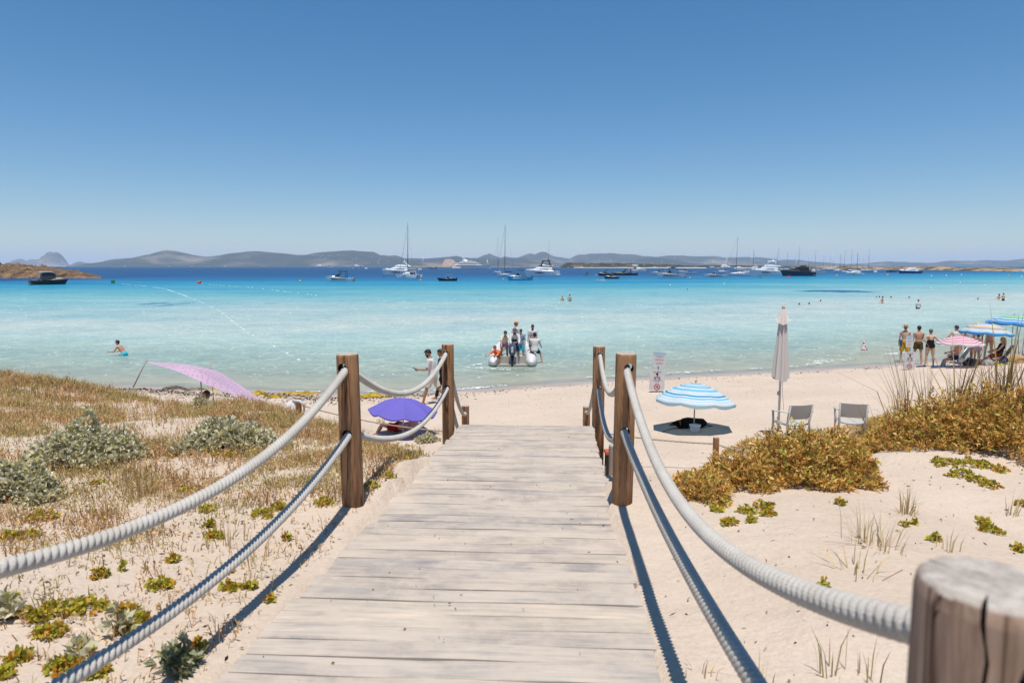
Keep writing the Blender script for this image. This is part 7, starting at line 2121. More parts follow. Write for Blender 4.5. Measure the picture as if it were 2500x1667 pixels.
def catamaran(label, px0, px1, wy, heading, mast_top, mat=MAST, bim=GREYC, furled=True, w=1.0, name='catamaran'):
    o, L = boat_root(name, label, px0, px1, wy, heading, beam=0.55)
    B, H = L * 0.54, L * 0.125
    wyz = on_y((px0 + px1) / 2, mast_top, o.location.y).z
    for sg in (-1, 1):
        mb = hull_mb(L, B * 0.27, H, bow=0.6, sheer=0.08, flare=0.8, z0=-0.03 * L); mb.xform(Matrix.Translation((0, sg * B * 0.36, 0))); P_(mb, 'hull', WHITE, o)
        mb = MB(); mb.box((L * 0.02, sg * (B * 0.495) , H * 0.62), (L * 0.20, 0.06, H * 0.15)); P_(mb, 'hull_window', GLASSD, o)
        for i in range(3):
            mb = MB(); mb.box((-L * (0.49 - 0.035 * i), sg * B * 0.36, H * (0.18 + 0.2 * i)), (L * 0.05, B * 0.2, H * 0.08)); P_(mb, 'stern_step', TEAK, o)
    mb = MB(); loft_box(mb, [(-L * 0.34, B * 0.46, H * 0.62, H * 1.02), (L * 0.22, B * 0.46, H * 0.62, H * 1.05)]); P_(mb, 'bridge_deck', WHITE, o)
    mb = MB(); loft_box(mb, [(-L * 0.20, B * 0.34, H * 1.0, H * 1.75), (L * 0.02, B * 0.34, H * 1.02, H * 1.8), (L * 0.18, B * 0.24, H * 1.04, H * 1.4)]); P_(mb, 'cabin', WHITE, o)
    for sg in (-1, 1):
        mb = MB(); mb.grid(lambda u, v: (-L * 0.17 + L * 0.28 * u, sg * (B * (0.345 - 0.04 * v - 0.07 * max(0, u - 0.6)) + 0.03), H * (1.2 + 0.35 * v * (1 - 0.5 * u))), 8, 2); P_(mb, 'cabin_window', GLASSD, o)
    mb = MB(); mb.box((-L * 0.205, 0, H * 1.35), (0.06, B * 0.56, H * 0.62)); P_(mb, 'saloon_door', GLASSD, o)
    mb = MB(); mb.box((-L * 0.29, 0, H * 1.95), (L * 0.22, B * 0.74, H * 0.10)); P_(mb, 'bimini', bim, o)
    for sg in (-1, 1):
        mb = MB(); mb.tube([(-L * 0.38, sg * B * 0.34, H), (-L * 0.37, sg * B * 0.34, H * 1.95)], L * 0.006, 5); P_(mb, 'bimini_pole', WHITE, o)
        mb = MB(); mb.tube([(-L * 0.40, sg * B * 0.1, H * 0.9), (-L * 0.45, sg * B * 0.1, H * 1.3)], L * 0.006, 5); P_(mb, 'davit', WHITE, o)
    mb = MB(); mb.tube([(-L * 0.46, -B * 0.25, H * 0.85), (-L * 0.46, B * 0.25, H * 0.85)], [(L * 0.02, L * 0.025)] * 2, 8); P_(mb, 'tender', GREY, o, True)
    mast_rig(o, L * 0.03, H * 1.75, wyz - H * 1.75, L, mat, 2, 0.02, bow=(L * 0.46, 0, H), stern=(-L * 0.40, B * 0.36, H), w=w)
    spar(o, (L * 0.03, 0, H * 2.3), (-L * 0.40, 0, H * 2.5), L * 0.012, L * 0.01, 'boom', mat)
    mb = MB(); mb.tube([(L * 0.02, 0, H * 2.6), (-L * 0.2, 0, H * 2.72), (-L * 0.40, 0, H * 2.65)], [(L * 0.02, L * 0.035), (L * 0.024, L * 0.04), (L * 0.016, L * 0.03)], 8, side=(0, 1, 0)); P_(mb, 'sail_cover', GREYC if furled else WHITE, o, True)
    return o, L

def far_boat(label, px0, px1, wy, kind='cruiser', hull=WHITE, mast_top=None, heading=0, mat=MAST, lean=0.012, w=1.3, group='small distant boats'):
    "boats of a few pixels"
    o, L = boat_root('distant_boat', label, px0, px1, wy, heading, group=group)
    B, H = L * 0.28, L * 0.10
    P_(hull_mb(L, B, H, n=8, z0=-0.02 * L), 'hull', hull, o)
    if kind == 'cruiser':
        mb = MB(); loft_box(mb, [(-L * 0.32, B * 0.36, H, H * 2.0), (0, B * 0.36, H, H * 2.2), (L * 0.2, B * 0.25, H, H * 1.3)]); P_(mb, 'cabin', WHITE, o)
        mb = MB(); loft_box(mb, [(-L * 0.26, B * 0.37, H * 1.4, H * 1.8), (L * 0.06, B * 0.36, H * 1.4, H * 1.75)]); P_(mb, 'window', GLASSD, o)
        mb = MB(); loft_box(mb, [(-L * 0.3, B * 0.30, H * 2.1, H * 2.6), (-L * 0.05, B * 0.30, H * 2.1, H * 2.5)]); P_(mb, 'flybridge', WHITE, o)
    elif kind == 'open':
        mb = MB(); loft_box(mb, [(-L * 0.1, B * 0.25, H, H * 1.9), (L * 0.08, B * 0.25, H, H * 1.7)]); P_(mb, 'console', WHITE if hull is not WHITE else BLACK, o)
        mb = MB(); mb.box((-L * 0.08, 0, H * 2.6), (L * 0.3, B * 0.7, H * 0.12)); P_(mb, 'canopy', NAVYC, o)
        for sg in (-1, 1):
            mb = MB(); mb.tube([(-L * 0.08, sg * B * 0.3, H), (-L * 0.08, sg * B * 0.3, H * 2.6)], L * 0.012, 4); P_(mb, 'canopy_pole', METAL, o)
        mb = MB(); mb.box((-L * 0.51, 0, H * 0.8), (L * 0.06, B * 0.25, H * 1.1)); P_(mb, 'outboard_motor', BLACK, o)
    else:
        mb = MB(); loft_box(mb, [(-L * 0.2, B * 0.26, H, H * 1.4), (L * 0.2, B * 0.2, H, H * 1.3)]); P_(mb, 'cabin', hull, o)
        top = on_y((px0 + px1) / 2, mast_top, o.location.y).z
        r = w * 0.42 / ppm(o.location)
        spar(o, (L * 0.05, 0, H), (L * 0.05 - (top - H) * lean, 0, top), r, r * 0.7, 'mast', mat)
        spar(o, (L * 0.05, 0, H * 2.2), (-L * 0.32, 0, H * 2.3), r * 1.4, r * 1.2, 'boom', GREYC)
        spar(o, (L * 0.48, 0, H), (L * 0.05 - (top - H) * lean, 0, top * 0.97), r * 0.30, r * 0.30, 'forestay', mat)
    return o, L

# --- left
o, L = sport_boat('black motorboat with pale hardtop moored in front of the left rocky islet', 79, 152, 695, 48, hull=BLACK, deck=TAN, top='hardtop', stripe=None, motors=0, hk=1.25)
for i in range(4):
    mb = MB(); mb.box((-L * (0.46 - 0.04 * i), 0, L * (0.03 + 0.028 * i)), (L * 0.012, L * 0.24, L * 0.012)); P_(mb, 'stern_step', TEAK, o)
sport_boat('white sports boat with black frame canopy, leftmost of the nearer boats', 791, 861, 687, 178, canopy=BLACK, top='arch', stripe=GLASSD, hk=1.15)
motor_yacht('white flybridge yacht half hidden behind the catamaran with the dark mast', 927, 1014, 671.5, 176, hk=1.05)
catamaran('white catamaran seen from its stern with the tallest dark mast', 960, 1030, 678.5, 152, 544, w=1.5)
motor_yacht('very small white cruiser far off below the hills, left of the speedboat wake', 770, 791, 651.6, 0, radar=False, hk=0.9, name='motor_yacht')
far_boat('speeding white boat on the horizon with a white wake, left one', 795, 812, 651.9, 'open')
far_boat('pale far cruiser on the horizon left of the flybridge yacht', 862, 883, 651.8)
far_boat('speeding small boat with long white wake below the pale far cruiser', 872, 890, 655.8, 'open')
far_boat('small heeling sailboat with pale mast right of the tall catamaran', 1014, 1036, 660, 'sail', mast_top=626, mat=MASTW, lean=-0.25, heading=0)
far_boat('dark speedboat near the ochre shore left of the big ship-like yacht', 1048, 1067, 656, 'open', hull=BLACK)
for px, nm in ((305, 'tiny white boat at the foot of the pale headland'), (413, 'tiny boat with dark cabin below the left hills'), (468, 'tiny cruiser below the left hills, widest of the specks'), (550, 'tiny white boat below the left hills, right of the little sail')):
    far_boat(nm, px - 3.5, px + 3.5, 651.3)
far_boat('tiny sailboat with one thin mast below the left hills', 505, 513, 651.4, 'sail', mast_top=642, w=0.8)

# --- the large yacht with several decks
sy, L = boat_root('large_yacht', 'huge white motor yacht with four decks below the central hills', 1099, 1203, 656.6, 2, 'yacht', 0.16)
B, H = L * 0.15, L * 0.062
P_(hull_mb(L, B, H, bow=0.4, sheer=0.55, rake=0.06, z0=-1.0), 'hull', WHITE, sy)
mb = MB(); mb.box((-L * 0.36, 0, H * 0.5), (L * 0.2, B * 1.0, H * 0.5)); P_(mb, 'stern_garage', WHITE, sy)
for i, (x0, x1, zz, hh, ww) in enumerate([(-0.42, 0.22, 1.0, 0.62, 0.47), (-0.36, 0.16, 1.62, 0.62, 0.43), (-0.28, 0.09, 2.24, 0.52, 0.38), (-0.18, 0.0, 2.76, 0.42, 0.30)]):
    mb = MB(); loft_box(mb, [(L * (x0 + 0.05), B * ww * 0.9, H * zz, H * (zz + hh * 0.68)), (L * (x1 - 0.06), B * ww * 0.9, H * zz, H * (zz + hh * 0.68)), (L * x1, B * ww * 0.6, H * zz, H * (zz + hh * 0.3))]); P_(mb, 'deck_house', WHITE, sy)
    mb = MB(); loft_box(mb, [(L * (x0 + 0.07), B * ww * 0.95, H * (zz + hh * 0.20), H * (zz + hh * 0.55)), (L * (x1 - 0.05), B * ww * 0.95, H * (zz + hh * 0.20), H * (zz + hh * 0.5))]); P_(mb, 'window_band', GLASSD, sy)
    mb = MB(); loft_box(mb, [(L * x0, B * ww, H * (zz + hh * 0.72), H * (zz + hh * 0.98)), (L * (x1 - 0.03), B * ww, H * (zz + hh * 0.72), H * (zz + hh * 0.98)), (L * (x1 + 0.02), B * ww * 0.5, H * (zz + hh * 0.66), H * (zz + hh * 0.9))]); P_(mb, 'deck_overhang', WHITE, sy)
mb = MB(); loft_box(mb, [(-L * 0.22, B * 0.2, H * 3.1, H * 3.3), (-L * 0.10, B * 0.2, H * 3.0, H * 3.25)]); mb.tube([(-L * 0.13, 0, H * 3.1), (-L * 0.20, 0, H * 4.3)], [L * 0.016, L * 0.008], 6); mb.tube([(-L * 0.20, -B * 0.25, H * 4.1), (-L * 0.20, B * 0.25, H * 4.1)], L * 0.005, 5); P_(mb, 'radar_mast', WHITE, sy)
for i in range(2):
    mb = MB(); mb.ball((-L * (0.16 + 0.05 * i), 0, H * (3.6 + 0.35 * i)), L * 0.010, 8, 5); P_(mb, 'satellite_dome', WHITE, sy, True)
far_boat('small boat with narrow white sail just behind the bow of the huge yacht', 1184, 1194, 653.6, 'sail', mast_top=634, mat=WHITE, w=1.6)

# --- centre
o, L = boat_root('inflatable_motorboat', 'dark inflatable motorboat with thin canopy in front of the huge yacht', 1067, 1114, 686, 176)
B, H = L * 0.32, L * 0.115
P_(hull_mb(L, B * 0.8, H * 0.6, z0=-0.03 * L), 'hull', BLACK, o)
for sg in (-1, 1):
    mb = MB(); mb.tube([(-L * 0.49, sg * B * 0.42, H * 0.8), (L * 0.1, sg * B * 0.43, H * 0.85), (L * 0.35, sg * B * 0.28, H * 1.0), (L * 0.49, 0, H * 1.2)], [L * 0.045, L * 0.055, L * 0.055, L * 0.045], 10); P_(mb, 'tube', NAVY, o, True)
mb = MB(); mb.box((-L * 0.05, 0, H * 1.3), (L * 0.14, B * 0.35, H * 1.2), taper=0.8); P_(mb, 'console', BLACK, o)
mb = MB(); mb.box((-L * 0.24, 0, H * 1.1), (L * 0.12, B * 0.5, H * 0.6)); P_(mb, 'seat', WHITE, o)
mb = MB(); mb.box((-L * 0.14, 0, H * 3.0), (L * 0.34, B * 0.7, H * 0.10)); P_(mb, 'canopy', GREYC, o)
for sg in (-1, 1):
    mb = MB(); mb.tube([(-L * 0.30, sg * B * 0.3, H), (-L * 0.28, sg * B * 0.3, H * 3.0)], L * 0.008, 5); P_(mb, 'canopy_pole', METAL, o)
    mb = MB(); mb.tube([(0.0, sg * B * 0.3, H), (0, sg * B * 0.3, H * 3.0)], L * 0.008, 5); P_(mb, 'canopy_pole', METAL, o)
    mb = MB(); mb.tube([(-L * 0.53, sg * B * 0.12, -0.1), (-L * 0.53, sg * B * 0.12, H * 1.7)], [(L * 0.02, L * 0.03)] * 2, 8); P_(mb, 'outboard_motor', BLACK, o)
sailboat('white sailboat with tall grey mast directly behind the turquoise boat', 1208, 1262, 675, 150, 546, mat=MAST, w=1.35, cover=NAVYC)
sailboat('white sailboat partly hidden left of the one with the tall grey mast', 1200, 1234, 667, 165, 578, w=0.8, mat=MAST)
motor_yacht('big white yacht with black flybridge top right of the turquoise boat', 1278, 1368, 673.5, 172, fly='black', hard=BLACK, hk=1.12)
sailboat('sailboat whose thin mast rises behind the big yacht with black top', 1322, 1362, 664, 160, 587, w=0.9)
sport_boat('small white cabin boat behind the stern of the big yacht with black top', 1336, 1362, 668.5, 160, top='hardtop', motors=0)
o, L = sport_boat('turquoise square-bowed boat with dark canopy and people aboard', 1234, 1300, 684.5, 192, hull=TURQ, deck=WHITE, canopy=NAVYC, stripe=WHITE, motors=1, hk=1.35)
far_boat('small white boat with blue top seen from its bow, alone right of the centre', 1427, 1442, 672, 'open', heading=-80)
sport_boat('black motorboat with dark blue canopy, the farther of the overlapping pair', 1458, 1500, 673.5, 150, hull=BLACK, deck=TAN, canopy=NAVYC, stripe=None, motors=0, hk=1.2)
sport_boat('black motorboat with pale cushions, the nearer of the overlapping pair', 1474, 1512, 680.5, 165, hull=BLACK, deck=TAN, top=None, stripe=None, motors=1, hk=1.2, dark_in=False)
sport_boat('long flat black boat with straight sides and an upright arch', 1494, 1556, 672, 178, hull=BLACK, deck=TAN, top='arch', canopy=BLACK, stripe=None, motors=2, hk=0.75)
far_boat('small white dinghy at the stern of the black motorboats', 1451, 1461, 672, 'dinghy', mast_top=669.5, w=0.5)
catamaran('white catamaran with furled sail and pale mast in front of the scrub spit', 1536, 1582, 662, 20, 598, mat=MASTW, furled=False, w=1.1)
far_boat('thin sailboat mast right beside the pale catamaran', 1562, 1580, 657, 'sail', mast_top=643, mat=MASTW, w=0.7)
sport_boat('white motorboat with navy canopy behind the crowded one', 1589, 1636, 670, 182, canopy=NAVYC, stripe=None)
sport_boat('crowded white motorboat with black canopy and people on its stern', 1604, 1674, 677.5, 172, canopy=BLACK, stripe=GLASSD, hk=1.15)
sport_boat('sleek white motorboat with low navy windscreen right of the crowded one', 1650, 1703, 668.5, 182, top=None, stripe=None, canopy=NAVYC, hk=0.95)

# --- right
sport_boat('low white speedboat with dark hull stripe left of the grey-masted sailboat', 1719, 1776, 676.5, 178, top=None, stripe=BLACK, motors=1, hk=0.95)
sailboat('white sailboat with tall pale mast between speedboat and big yacht', 1770, 1838, 673.5, 172, 577, mat=MAST, w=1.1, bim=GREYC)
far_boat('sailboat with slanting mast and orange-brown deck behind the tall pale mast', 1746, 1783, 666, 'sail', mast_top=629, mat=MASTW, lean=-0.28)
far_boat('white sailboat at the spit with a short mast, leftmost of the right anchorage', 1726, 1754, 655.5, 'sail', mast_top=634, mat=MASTW, w=0.9)
far_boat('white cruiser at the spit behind the speedboat', 1755, 1797, 656.6)
far_boat('dark-windowed cruiser at the spit right of the white one', 1794, 1825, 658.5)
motor_yacht('large white flybridge yacht with pale hull, biggest in the right anchorage', 1833, 1917, 672, 178, hk=1.1, hard=WHITE)
motor_yacht('white yacht with a dark mast behind the bow of the biggest right yacht', 1826, 1856, 660, 178, hk=1.15)
far_boat('sailboat with stout dark mast behind the biggest right yacht', 1826, 1852, 658, 'sail', mast_top=611, w=1.6)
far_boat('small grey-masted sailboat left of the stout dark mast', 1817, 1836, 656.5, 'sail', mast_top=619, w=0.6)
sport_boat('little white tender lying beside the green marker, by the big yacht', 1841, 1856, 673.5, 180, top=None, motors=0, stripe=None, hk=0.8, bow_rail=False)
motor_yacht('dark blue-green yacht with black superstructure and people on the stern', 1909, 1994, 674, 176, hull=TEALBLUE, upper=BLACK, fly='black', hk=1.05, radar=False, stripe=TEALBLUE)
sailboat('sailboat with thin light mast above the stern of the biggest right yacht', 1880, 1925, 661, 178, 601, w=0.8)
far_boat('sailboat with leaning dark mast left of the thin light mast', 1870, 1905, 659, 'sail', mast_top=608, lean=-0.3, w=0.8)
far_boat('sailboat with dark mast behind the bow of the dark blue yacht', 1908, 1935, 659, 'sail', mast_top=616, w=0.8)
far_boat('sailboat with slanting white mast left of the dark tall mast', 1926, 1948, 662, 'sail', mast_top=633, mat=MASTW, lean=-0.25, w=0.9)
sailboat('sailboat with tall dark mast rising over the dark blue yacht', 1935, 1972, 662, 178, 601, w=1.2)
far_boat('sailboat with faint short mast above the stern of the dark blue yacht', 1964, 1984, 657, 'sail', mast_top=629, w=0.6)
sailboat('sailboat with grey mast right of the dark blue yacht', 1974, 2014, 663, 178, 607, w=1.0)
sport_boat('white motorboat with blue covers right behind the stern of the dark blue yacht', 1976, 2017, 667.5, 178, canopy=BLUEP, stripe=None)
for px, top, wy, nm, mt, w_ in [(2010.6, 621, 659, 'thin grey mast, first in the right cluster', MAST, 0.6), (2026, 624, 659, 'grey mast, second in the right cluster', MAST, 0.7), (2034, 615, 659, 'bright white mast, third in the right cluster', MASTW, 0.9), (2051, 620, 661, 'grey mast left of the red-decked boat', MAST, 1.0), (2078, 609, 662, 'tall grey mast right of the red-decked boat', MAST, 0.8), (2107, 630, 661, 'short grey mast right of the two-masted boat', MAST, 0.7), (2120, 625, 661, 'short thin mast beside the bow-on sailboat', MAST, 0.6)]:
    far_boat('sailboat with ' + nm, px - 13, px + 13, wy, 'sail', mast_top=top, mat=mt, w=w_, group='sailboats crowded at the right spit')
far_boat('motor cruiser with red awning among the crowded sailboats', 2036, 2056, 662.5)
sailboat('sailboat with red-brown covers and tall dark mast in the right cluster', 2050, 2078, 665, 175, 609, cover=plain('wine_canvas', (0.22, 0.03, 0.035), None, 0.9, 5), bim=plain('wine_bimini', (0.25, 0.03, 0.04), None, 0.9, 5), w=1.1)
far_boat('sailboat with blue hull and heavy dark mast behind the white express boat', 2078, 2108, 661.5, 'sail', mast_top=616, hull=NAVY, w=1.7)
motor_yacht('white express motorboat in front of the crowded sailboats', 2065, 2110, 670.5, 178, hk=0.85, radar=False)
sailboat('sailboat seen from the stern with thin tall mast, rightmost of the cluster', 2112, 2133, 664.5, 100, 608, w=0.9, hk=1.2)
far_boat('pale sailboat with slanting white mast just left of the stern-on sailboat', 2098, 2122, 662, 'sail', mast_top=637, mat=MASTW, lean=0.3, w=0.9)
sport_boat('small black motorboat left of the blue-hulled cruiser', 2165, 2190, 664.2, 178, hull=BLACK, deck=BLACK, top=None, stripe=None, motors=1)
motor_yacht('white cruiser with dark blue hull near the right spit', 2196, 2254, 667.5, 178, hull=BLUEP, hk=0.85, radar=False, stripe=BLUEP)
far_boat('white bow of a small boat at the far right edge', 2493, 2512, 664.5)

# --- buoys and float lines
def buoy(px, py, wpx, mat, label, kind='ball', tilt=0.5, group='marker buoys on the water'):
    p = on_z(px, py); d = wpx / ppm(p)
    mb = MB()
    o = thing('buoy', label, 'buoy', (p.x, p.y, 0), rnd.uniform(0, 6) if kind == 'ball' else 0, group)
    if kind == 'ball':
        mb.ball((0, 0, d * 0.3), d / 2, 12, 8); P_(mb, 'float', mat, o, True)
        mb = MB(); mb.lathe([(d * 0.08, d * 0.75), (d * 0.1, d * 0.86), (d * 0.05, d * 0.9)], 8); P_(mb, 'top_ring', mat, o, True)
    elif kind == 'can':
        mb.lathe([(d * 0.40, -d * 0.2), (d * 0.46, d * 0.0), (d * 0.46, d * 0.75), (d * 0.40, d * 0.80)], 14); P_(mb, 'float', mat, o, True)
        mb = MB(); mb.lathe([(d * 0.06, d * 0.8), (d * 0.06, d * 1.0)], 8); P_(mb, 'top_ring', mat, o, True)
    else:
        q_ = Matrix.Rotation(tilt, 3, 'Y')
        mb.lathe([(d * 0.24, -d * 0.35), (d * 0.32, -d * 0.1), (d * 0.32, d * 0.30), (d * 0.24, d * 0.36), (d * 0.20, d * 0.62), (d * 0.05, d * 0.8)], 14, rot=q_); P_(mb, 'float', mat, o, True)
        mb = MB(); mb.lathe([(d * 0.05, d * 0.78), (d * 0.05, d * 0.92)], 8, rot=q_); P_(mb, 'top_ring', mat, o, True)
    return o
buoy(276, 691, 9, GREEN, 'green can-shaped marker buoy left of the red one', 'can')
buoy(484, 692, 12, RED, 'red tilted marker buoy in the left half of the bay', 'cone', 0.9)
buoy(733, 688.5, 5.5, YELLOW, 'yellow buoy left of the white sports boat')
buoy(1027, 686, 5, YELLOW, 'yellow buoy right of the tall catamaran')
buoy(1229, 684, 4.5, YELLOW, 'yellow buoy left of the turquoise boat')
buoy(1684, 680, 4.5, YELLOW, 'pale yellow buoy right of the crowded motorboat')
buoy(1857, 678, 6, GREEN, 'green marker buoy below the biggest right yacht', 'cone', -0.5)
buoy(1923, 677.5, 8, RED, 'red marker buoy in front of the dark blue yacht', 'cone', 0.9)
buoy(2043, 675.5, 5, YELLOW, 'pale orange buoy right of the dark blue yacht')
buoy(2085.5, 672.5, 4.5, GREEN, 'dark green buoy below the white express boat', 'cone', 0.6)
buoy(2166, 671.5, 6, plain('faded_red_plastic', (0.62, 0.16, 0.20), None, 0.5, 4), 'faded red buoy below the small black motorboat', 'cone', 0.9)
buoy(2462, 674.5, 4, YELLOW, 'faint yellow buoy near the right edge')
for px, py, nm in [(1636, 697.5, 'white float right of the paddle board'), (1768, 693.5, 'white float below the low white speedboat'), (2274, 674.5, 'white float right of the blue-hulled cruiser, first'), (2310, 674, 'white float, second right of the blue-hulled cruiser'), (2347, 672.5, 'white float, third right of the blue-hulled cruiser'), (2344, 691.5, 'white float in the open water below the three'), (2404, 698.5, 'white float further right in the open water'), (2273, 705, 'white float above the man in the white shirt'), (2494, 676.5, 'white float at the right edge')]:
    buoy(px, py, 3.4, FLOATW, nm, group='small white floats')
# strings of small floats: the beads of one line are parts of it
def float_line(pts, label, n):
    P3 = [on_z(*p) for p in pts]
    o = thing('float_line', label, 'float line', P3[0], group='float lines on the water')
    L_ = np.cumsum([0] + [(b_ - a).length for a, b_ in zip(P3[:-1], P3[1:])]); tot = L_[-1]
    pl = lambda s_: Vector([float(np.interp(s_, L_, [p[k] for p in P3])) for k in range(3)]) - P3[0]
    mb = MB(); mb.tube([pl(tot * i / 60) + Vector((0, 0, -0.01)) for i in range(61)], 0.012, 5); P_(mb, 'line', FLOATW, o)
    shared = {}
    s_ = 0.0
    k = 0
    while k < n:
        s_ = tot * (k + 0.5) / n + rnd.uniform(-0.3, 0.3) * tot / n
        if rnd.random() < 0.72:
            p = pl(s_); r_ = 0.024 + 0.00026 * (p + P3[0]).y
            key = round(r_ * 30)
            if key not in shared:
                m_ = MB(); m_.tube([(-r_ * 1.5, 0, 0), (-r_ * 0.9, 0, 0), (r_ * 0.9, 0, 0), (r_ * 1.5, 0, 0)], [r_ * 0.4, r_, r_, r_ * 0.4], 8); shared[key] = m_.mesh('float_bead', FLOATW, True)
            b_ = bpy.data.objects.new('float_bead', shared[key]); link(b_, o); b_.location = p + Vector((0, 0, r_ * 0.35)); b_.rotation_euler = (0, 0, rnd.uniform(-0.6, 0.6))
        k += 1
    return o
float_line([(292, 693), (340, 697), (405, 706), (450, 722), (490, 738), (535, 758), (565, 783), (605, 813), (655, 838), (695, 860), (735, 882)], 'long string of white floats running from the green buoy towards the beach', 80)
float_line([(492, 692), (520, 695), (620, 703), (660, 708), (705, 714), (750, 718), (790, 724)], 'fainter string of white floats starting at the red buoy', 34)

# --- foam
FOAM = plain('foam', (0.74, 0.76, 0.75), (0.60, 0.65, 0.64), 0.7, 14, 0.3)
def foam_patch(bm, pts, wid, seed=1, dens=0.62, z=0.02):
    "ragged foam along a polyline given in photo pixels"
    r_ = np.random.RandomState(seed)
    P3 = [on_z(*p) for p in pts]
    L_ = np.cumsum([0] + [(b_ - a).length for a, b_ in zip(P3[:-1], P3[1:])]); tot = L_[-1]
    n = max(10, int(tot / 0.16))
    for i in range(n):
        s_ = tot * (i + r_.uniform()) / n
        c = [float(np.interp(s_, L_, [p[k] for p in P3])) for k in range(3)]
        if r_.uniform() > dens + 0.35 * math.sin(s_ * 1.7 + seed): continue
        env = math.sin(math.pi * min(1, max(0.08, s_ / tot))) ** 0.5
        for _ in range(4):
            cx, cy = c[0] + r_.normal() * 0.12, c[1] + r_.normal() * wid * 0.35 * env
            zz = max(0, gz(cx, cy)) + z
            k = r_.randint(5, 8); a0 = r_.uniform(0, 6)
            rx, ry = r_.uniform(0.03, 0.16), r_.uniform(0.012, 0.045)
            bm.add([(cx + rx * math.cos(a0 + 2 * math.pi * j / k) * r_.uniform(0.7, 1.2), cy + ry * math.sin(a0 + 2 * math.pi * j / k) * r_.uniform(0.7, 1.2), zz + r_.uniform(0, 0.02)) for j in range(k)], [tuple(range(k))])
mb = MB()
foam_patch(mb, [(1112, 951), (1145, 950), (1190, 946), (1240, 942)], 0.35, 1, 0.8)
foam_patch(mb, [(1000, 955), (1060, 953), (1112, 951)], 0.5, 2, 0.7)
foam_patch(mb, [(1995, 884), (2030, 880), (2062, 878)], 0.5, 3, 0.85)
foam_patch(mb, [(1920, 898), (1990, 889), (2080, 876)], 0.3, 4, 0.4)
foam_patch(mb, [(2135, 866), (2170, 865), (2205, 862)], 0.5, 5, 0.6)
foam_patch(mb, [(1440, 922), (1560, 915), (1700, 908), (1860, 900)], 0.22, 6, 0.35)
foam_patch(mb, [(700, 957), (850, 957), (960, 957)], 0.2, 7, 0.3)
foam_patch(mb, [(1150, 893), (1180, 888), (1200, 880)], 0.3, 8, 0.7)
foam_patch(mb, [(1146, 898), (1200, 902), (1262, 903)], 0.35, 9, 0.9)
foam_patch(mb, [(1690, 771), (1750, 769)], 0.6, 10, 0.6)
foam_patch(mb, [(1560, 775), (1640, 772)], 0.4, 11, 0.4)
foam_patch(mb, [(950, 792), (1060, 789)], 0.4, 12, 0.35)
foam_patch(mb, [(2222, 757), (2262, 756)], 0.8, 13, 0.7)
fo = mb.build('foam', FOAM); tag(fo, 'white foam of little waves at the water edge and round the boat', kind='stuff')
mb = MB()
for a, b_, w_ in [((812, 652.0), (826, 651.9), 6), ((862, 656.2), (874, 656.0), 7), ((890, 655.9), (898, 655.9), 5)]:
    p, q_ = on_z(*a), on_z(*b_)
    mb.grid(lambda u, v: (p.x + (q_.x - p.x) * u, p.y + w_ * (v - 0.5), 0.3 + 1.0 * math.sin(math.pi * u) * math.sin(math.pi * v)), 10, 4)
fo = mb.build('wake', FOAM); tag(fo, 'white wakes behind the two speeding boats', kind='stuff')
# glints painted as pale flecks, standing for sunlit wave tops
def crests():
    r_ = np.random.RandomState(5)
    n = 7000
    y = 24 * (95 / 24.0) ** r_.uniform(0, 1, n)
    x = r_.uniform(-1, 1, n) * (y * 0.85 + 4)
    k = (ground_z(x, y) < -0.12) & (fbm(x / 6, y / 5, 71) + 0.5 * fbm(x / 1.5, y / 1.2, 72) > 0.35)
    x, y = x[k], y[k]; n = len(x)
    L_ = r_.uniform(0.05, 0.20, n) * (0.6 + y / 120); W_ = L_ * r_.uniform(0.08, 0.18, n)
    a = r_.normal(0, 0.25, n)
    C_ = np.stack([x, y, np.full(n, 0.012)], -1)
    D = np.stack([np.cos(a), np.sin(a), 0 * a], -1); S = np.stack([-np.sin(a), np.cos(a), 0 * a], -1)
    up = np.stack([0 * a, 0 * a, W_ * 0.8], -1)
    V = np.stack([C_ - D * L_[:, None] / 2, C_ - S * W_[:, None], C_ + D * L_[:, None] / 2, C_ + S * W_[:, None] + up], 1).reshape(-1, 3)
    o = np_obj('crest_glints', np_mesh('crest_glints', V, np.arange(4 * n).reshape(n, 4), plain('crest_glint', (0.60, 0.68, 0.66), (0.46, 0.57, 0.55), 0.35, 3)))
    tag(o, 'little painted sun glints scattered over the shallow water', kind='stuff')
crests()

# ------------------------------------------------------------------ buildings far off
STONE = plain('ochre_tower_stone', (0.42, 0.29, 0.18), (0.33, 0.22, 0.14), 0.9, 0.5)
WALLW = plain('whitewash', (0.78, 0.76, 0.72), None, 0.8, 0.4)
ROOFT = plain('terracotta_roof', (0.40, 0.20, 0.12), None, 0.8, 0.6)
tp = on_y(1405.5, 643, 2600)
tw = thing('watch_tower', 'round ochre stone watch tower on the scrub spit', 'tower', (tp.x, 2600, 8), 0)
mb = MB(); mb.lathe([(3.6, -3), (3.1, 5.0), (2.9, 8.2)], 18); P_(mb, 'wall', STONE, tw)
mb = MB(); mb.lathe([(3.15, 8.2), (3.15, 9.2), (2.7, 9.2), (2.7, 8.6)], 18); P_(mb, 'parapet', STONE, tw)
mb = MB(); mb.box((0, -3.1, 4.6), (0.9, 0.3, 1.6)); P_(mb, 'door', BLACK, tw)
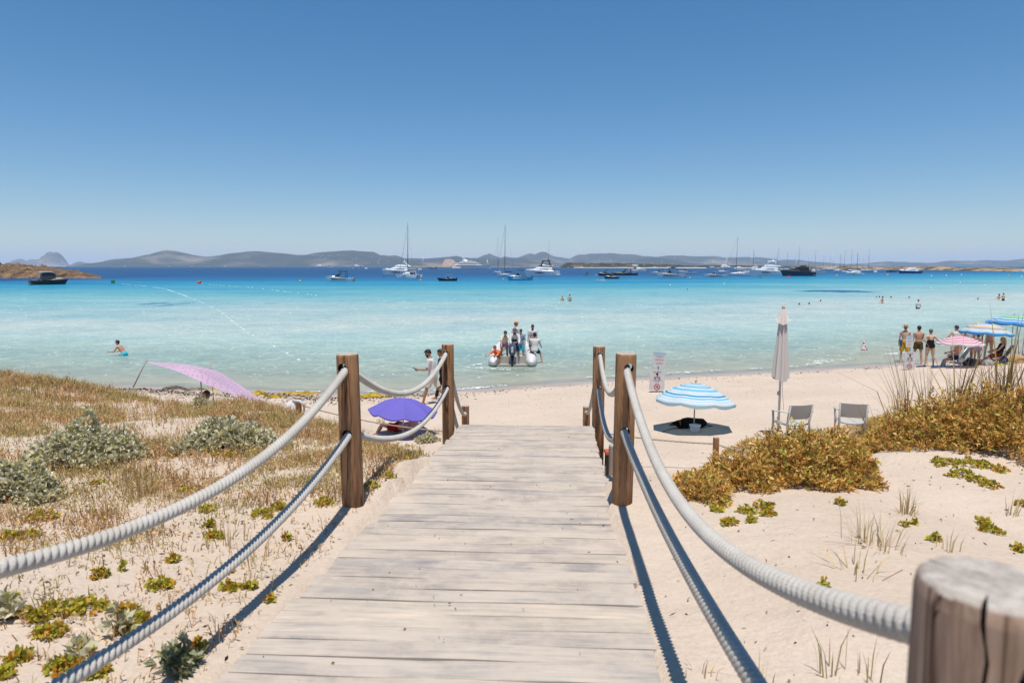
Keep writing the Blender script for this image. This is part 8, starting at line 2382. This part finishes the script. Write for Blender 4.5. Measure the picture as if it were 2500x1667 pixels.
def house(px, py, D, wpx, label, group):
    c = on_y(px, py, D); k = wpx / ppm(c)
    o = thing('house', label, 'house', (c.x, D, c.z - 0.2 * k), rnd.uniform(-0.3, 0.3), group)
    mb = MB(); mb.box((0, 0, k * 0.2), (k, k * 0.6, k * 0.5)); P_(mb, 'wall', WALLW, o)
    mb = MB(); mb.box((0, 0, k * 0.47), (k * 1.04, k * 0.64, k * 0.05)); P_(mb, 'roof', WALLW if rnd.random() < 0.7 else ROOFT, o)
    mb = MB(); mb.box((k * 0.15, -k * 0.305, k * 0.22), (k * 0.2, k * 0.02, k * 0.16)); P_(mb, 'window', GLASSD, o)
for px, py, w_, nm in [(1598, 652.4, 7, 'low white house at the shore of the scrub spit, leftmost'), (1606, 652.2, 5, 'white house second from the left at the scrub spit'), (1614, 652.4, 7, 'long white house in the middle of the scrub spit row'), (1623, 652.6, 6, 'white house at the right end of the scrub spit row'), (1815, 650.6, 7, 'ochre-white house on the spit above the anchored cruisers')]:
    house(px, py, on_z(px, 654.2).y + 40, w_, nm, 'white houses on the scrub spit')
def hill_houses():
    spots = cr(750, 530, 7.84, [(590, 718), (110, 725), (300, 735), (420, 740), (250, 770), (350, 790), (500, 830), (870, 812), (940, 800), (1170, 750), (1240, 760), (1390, 810), (1360, 850), (1360, 880), (1550, 845)]) \
        + cr(1400, 560, 7.84, [(550, 552), (495, 580), (385, 598), (720, 610), (1090, 618), (1150, 608), (960, 645), (1890, 655), (1680, 630), (1700, 600), (1500, 630), (2040, 688), (2150, 690), (1940, 545)]) \
        + cr(2200, 580, 7.84, [(1080, 500), (1290, 500), (1350, 485), (1600, 480), (1640, 500), (1700, 470), (1580, 510), (1720, 500), (1780, 530), (1830, 540), (1870, 500), (1900, 515), (1960, 520), (1050, 560), (1130, 562), (1200, 560), (2190, 575), (700, 525), (1990, 545)]) \
        + cr(1700, 560, 7.84, [(170, 650), (220, 660), (560, 665), (620, 660), (690, 655), (1300, 650), (800, 590)])
    for px, py in spots:
        house(px, py, 8200 if px < 1300 else 8400, 2.6, ('white house speck on the left hills behind the white sports boat and catamaran' if px < 1000 else 'white house speck on the hill right behind the ochre watch tower' if px < 1560 else 'white house speck on the low hills behind the scrub spit' if px < 1900 else 'white house speck on the hills above the far right spit'), 'white houses on the far hills')
hill_houses()
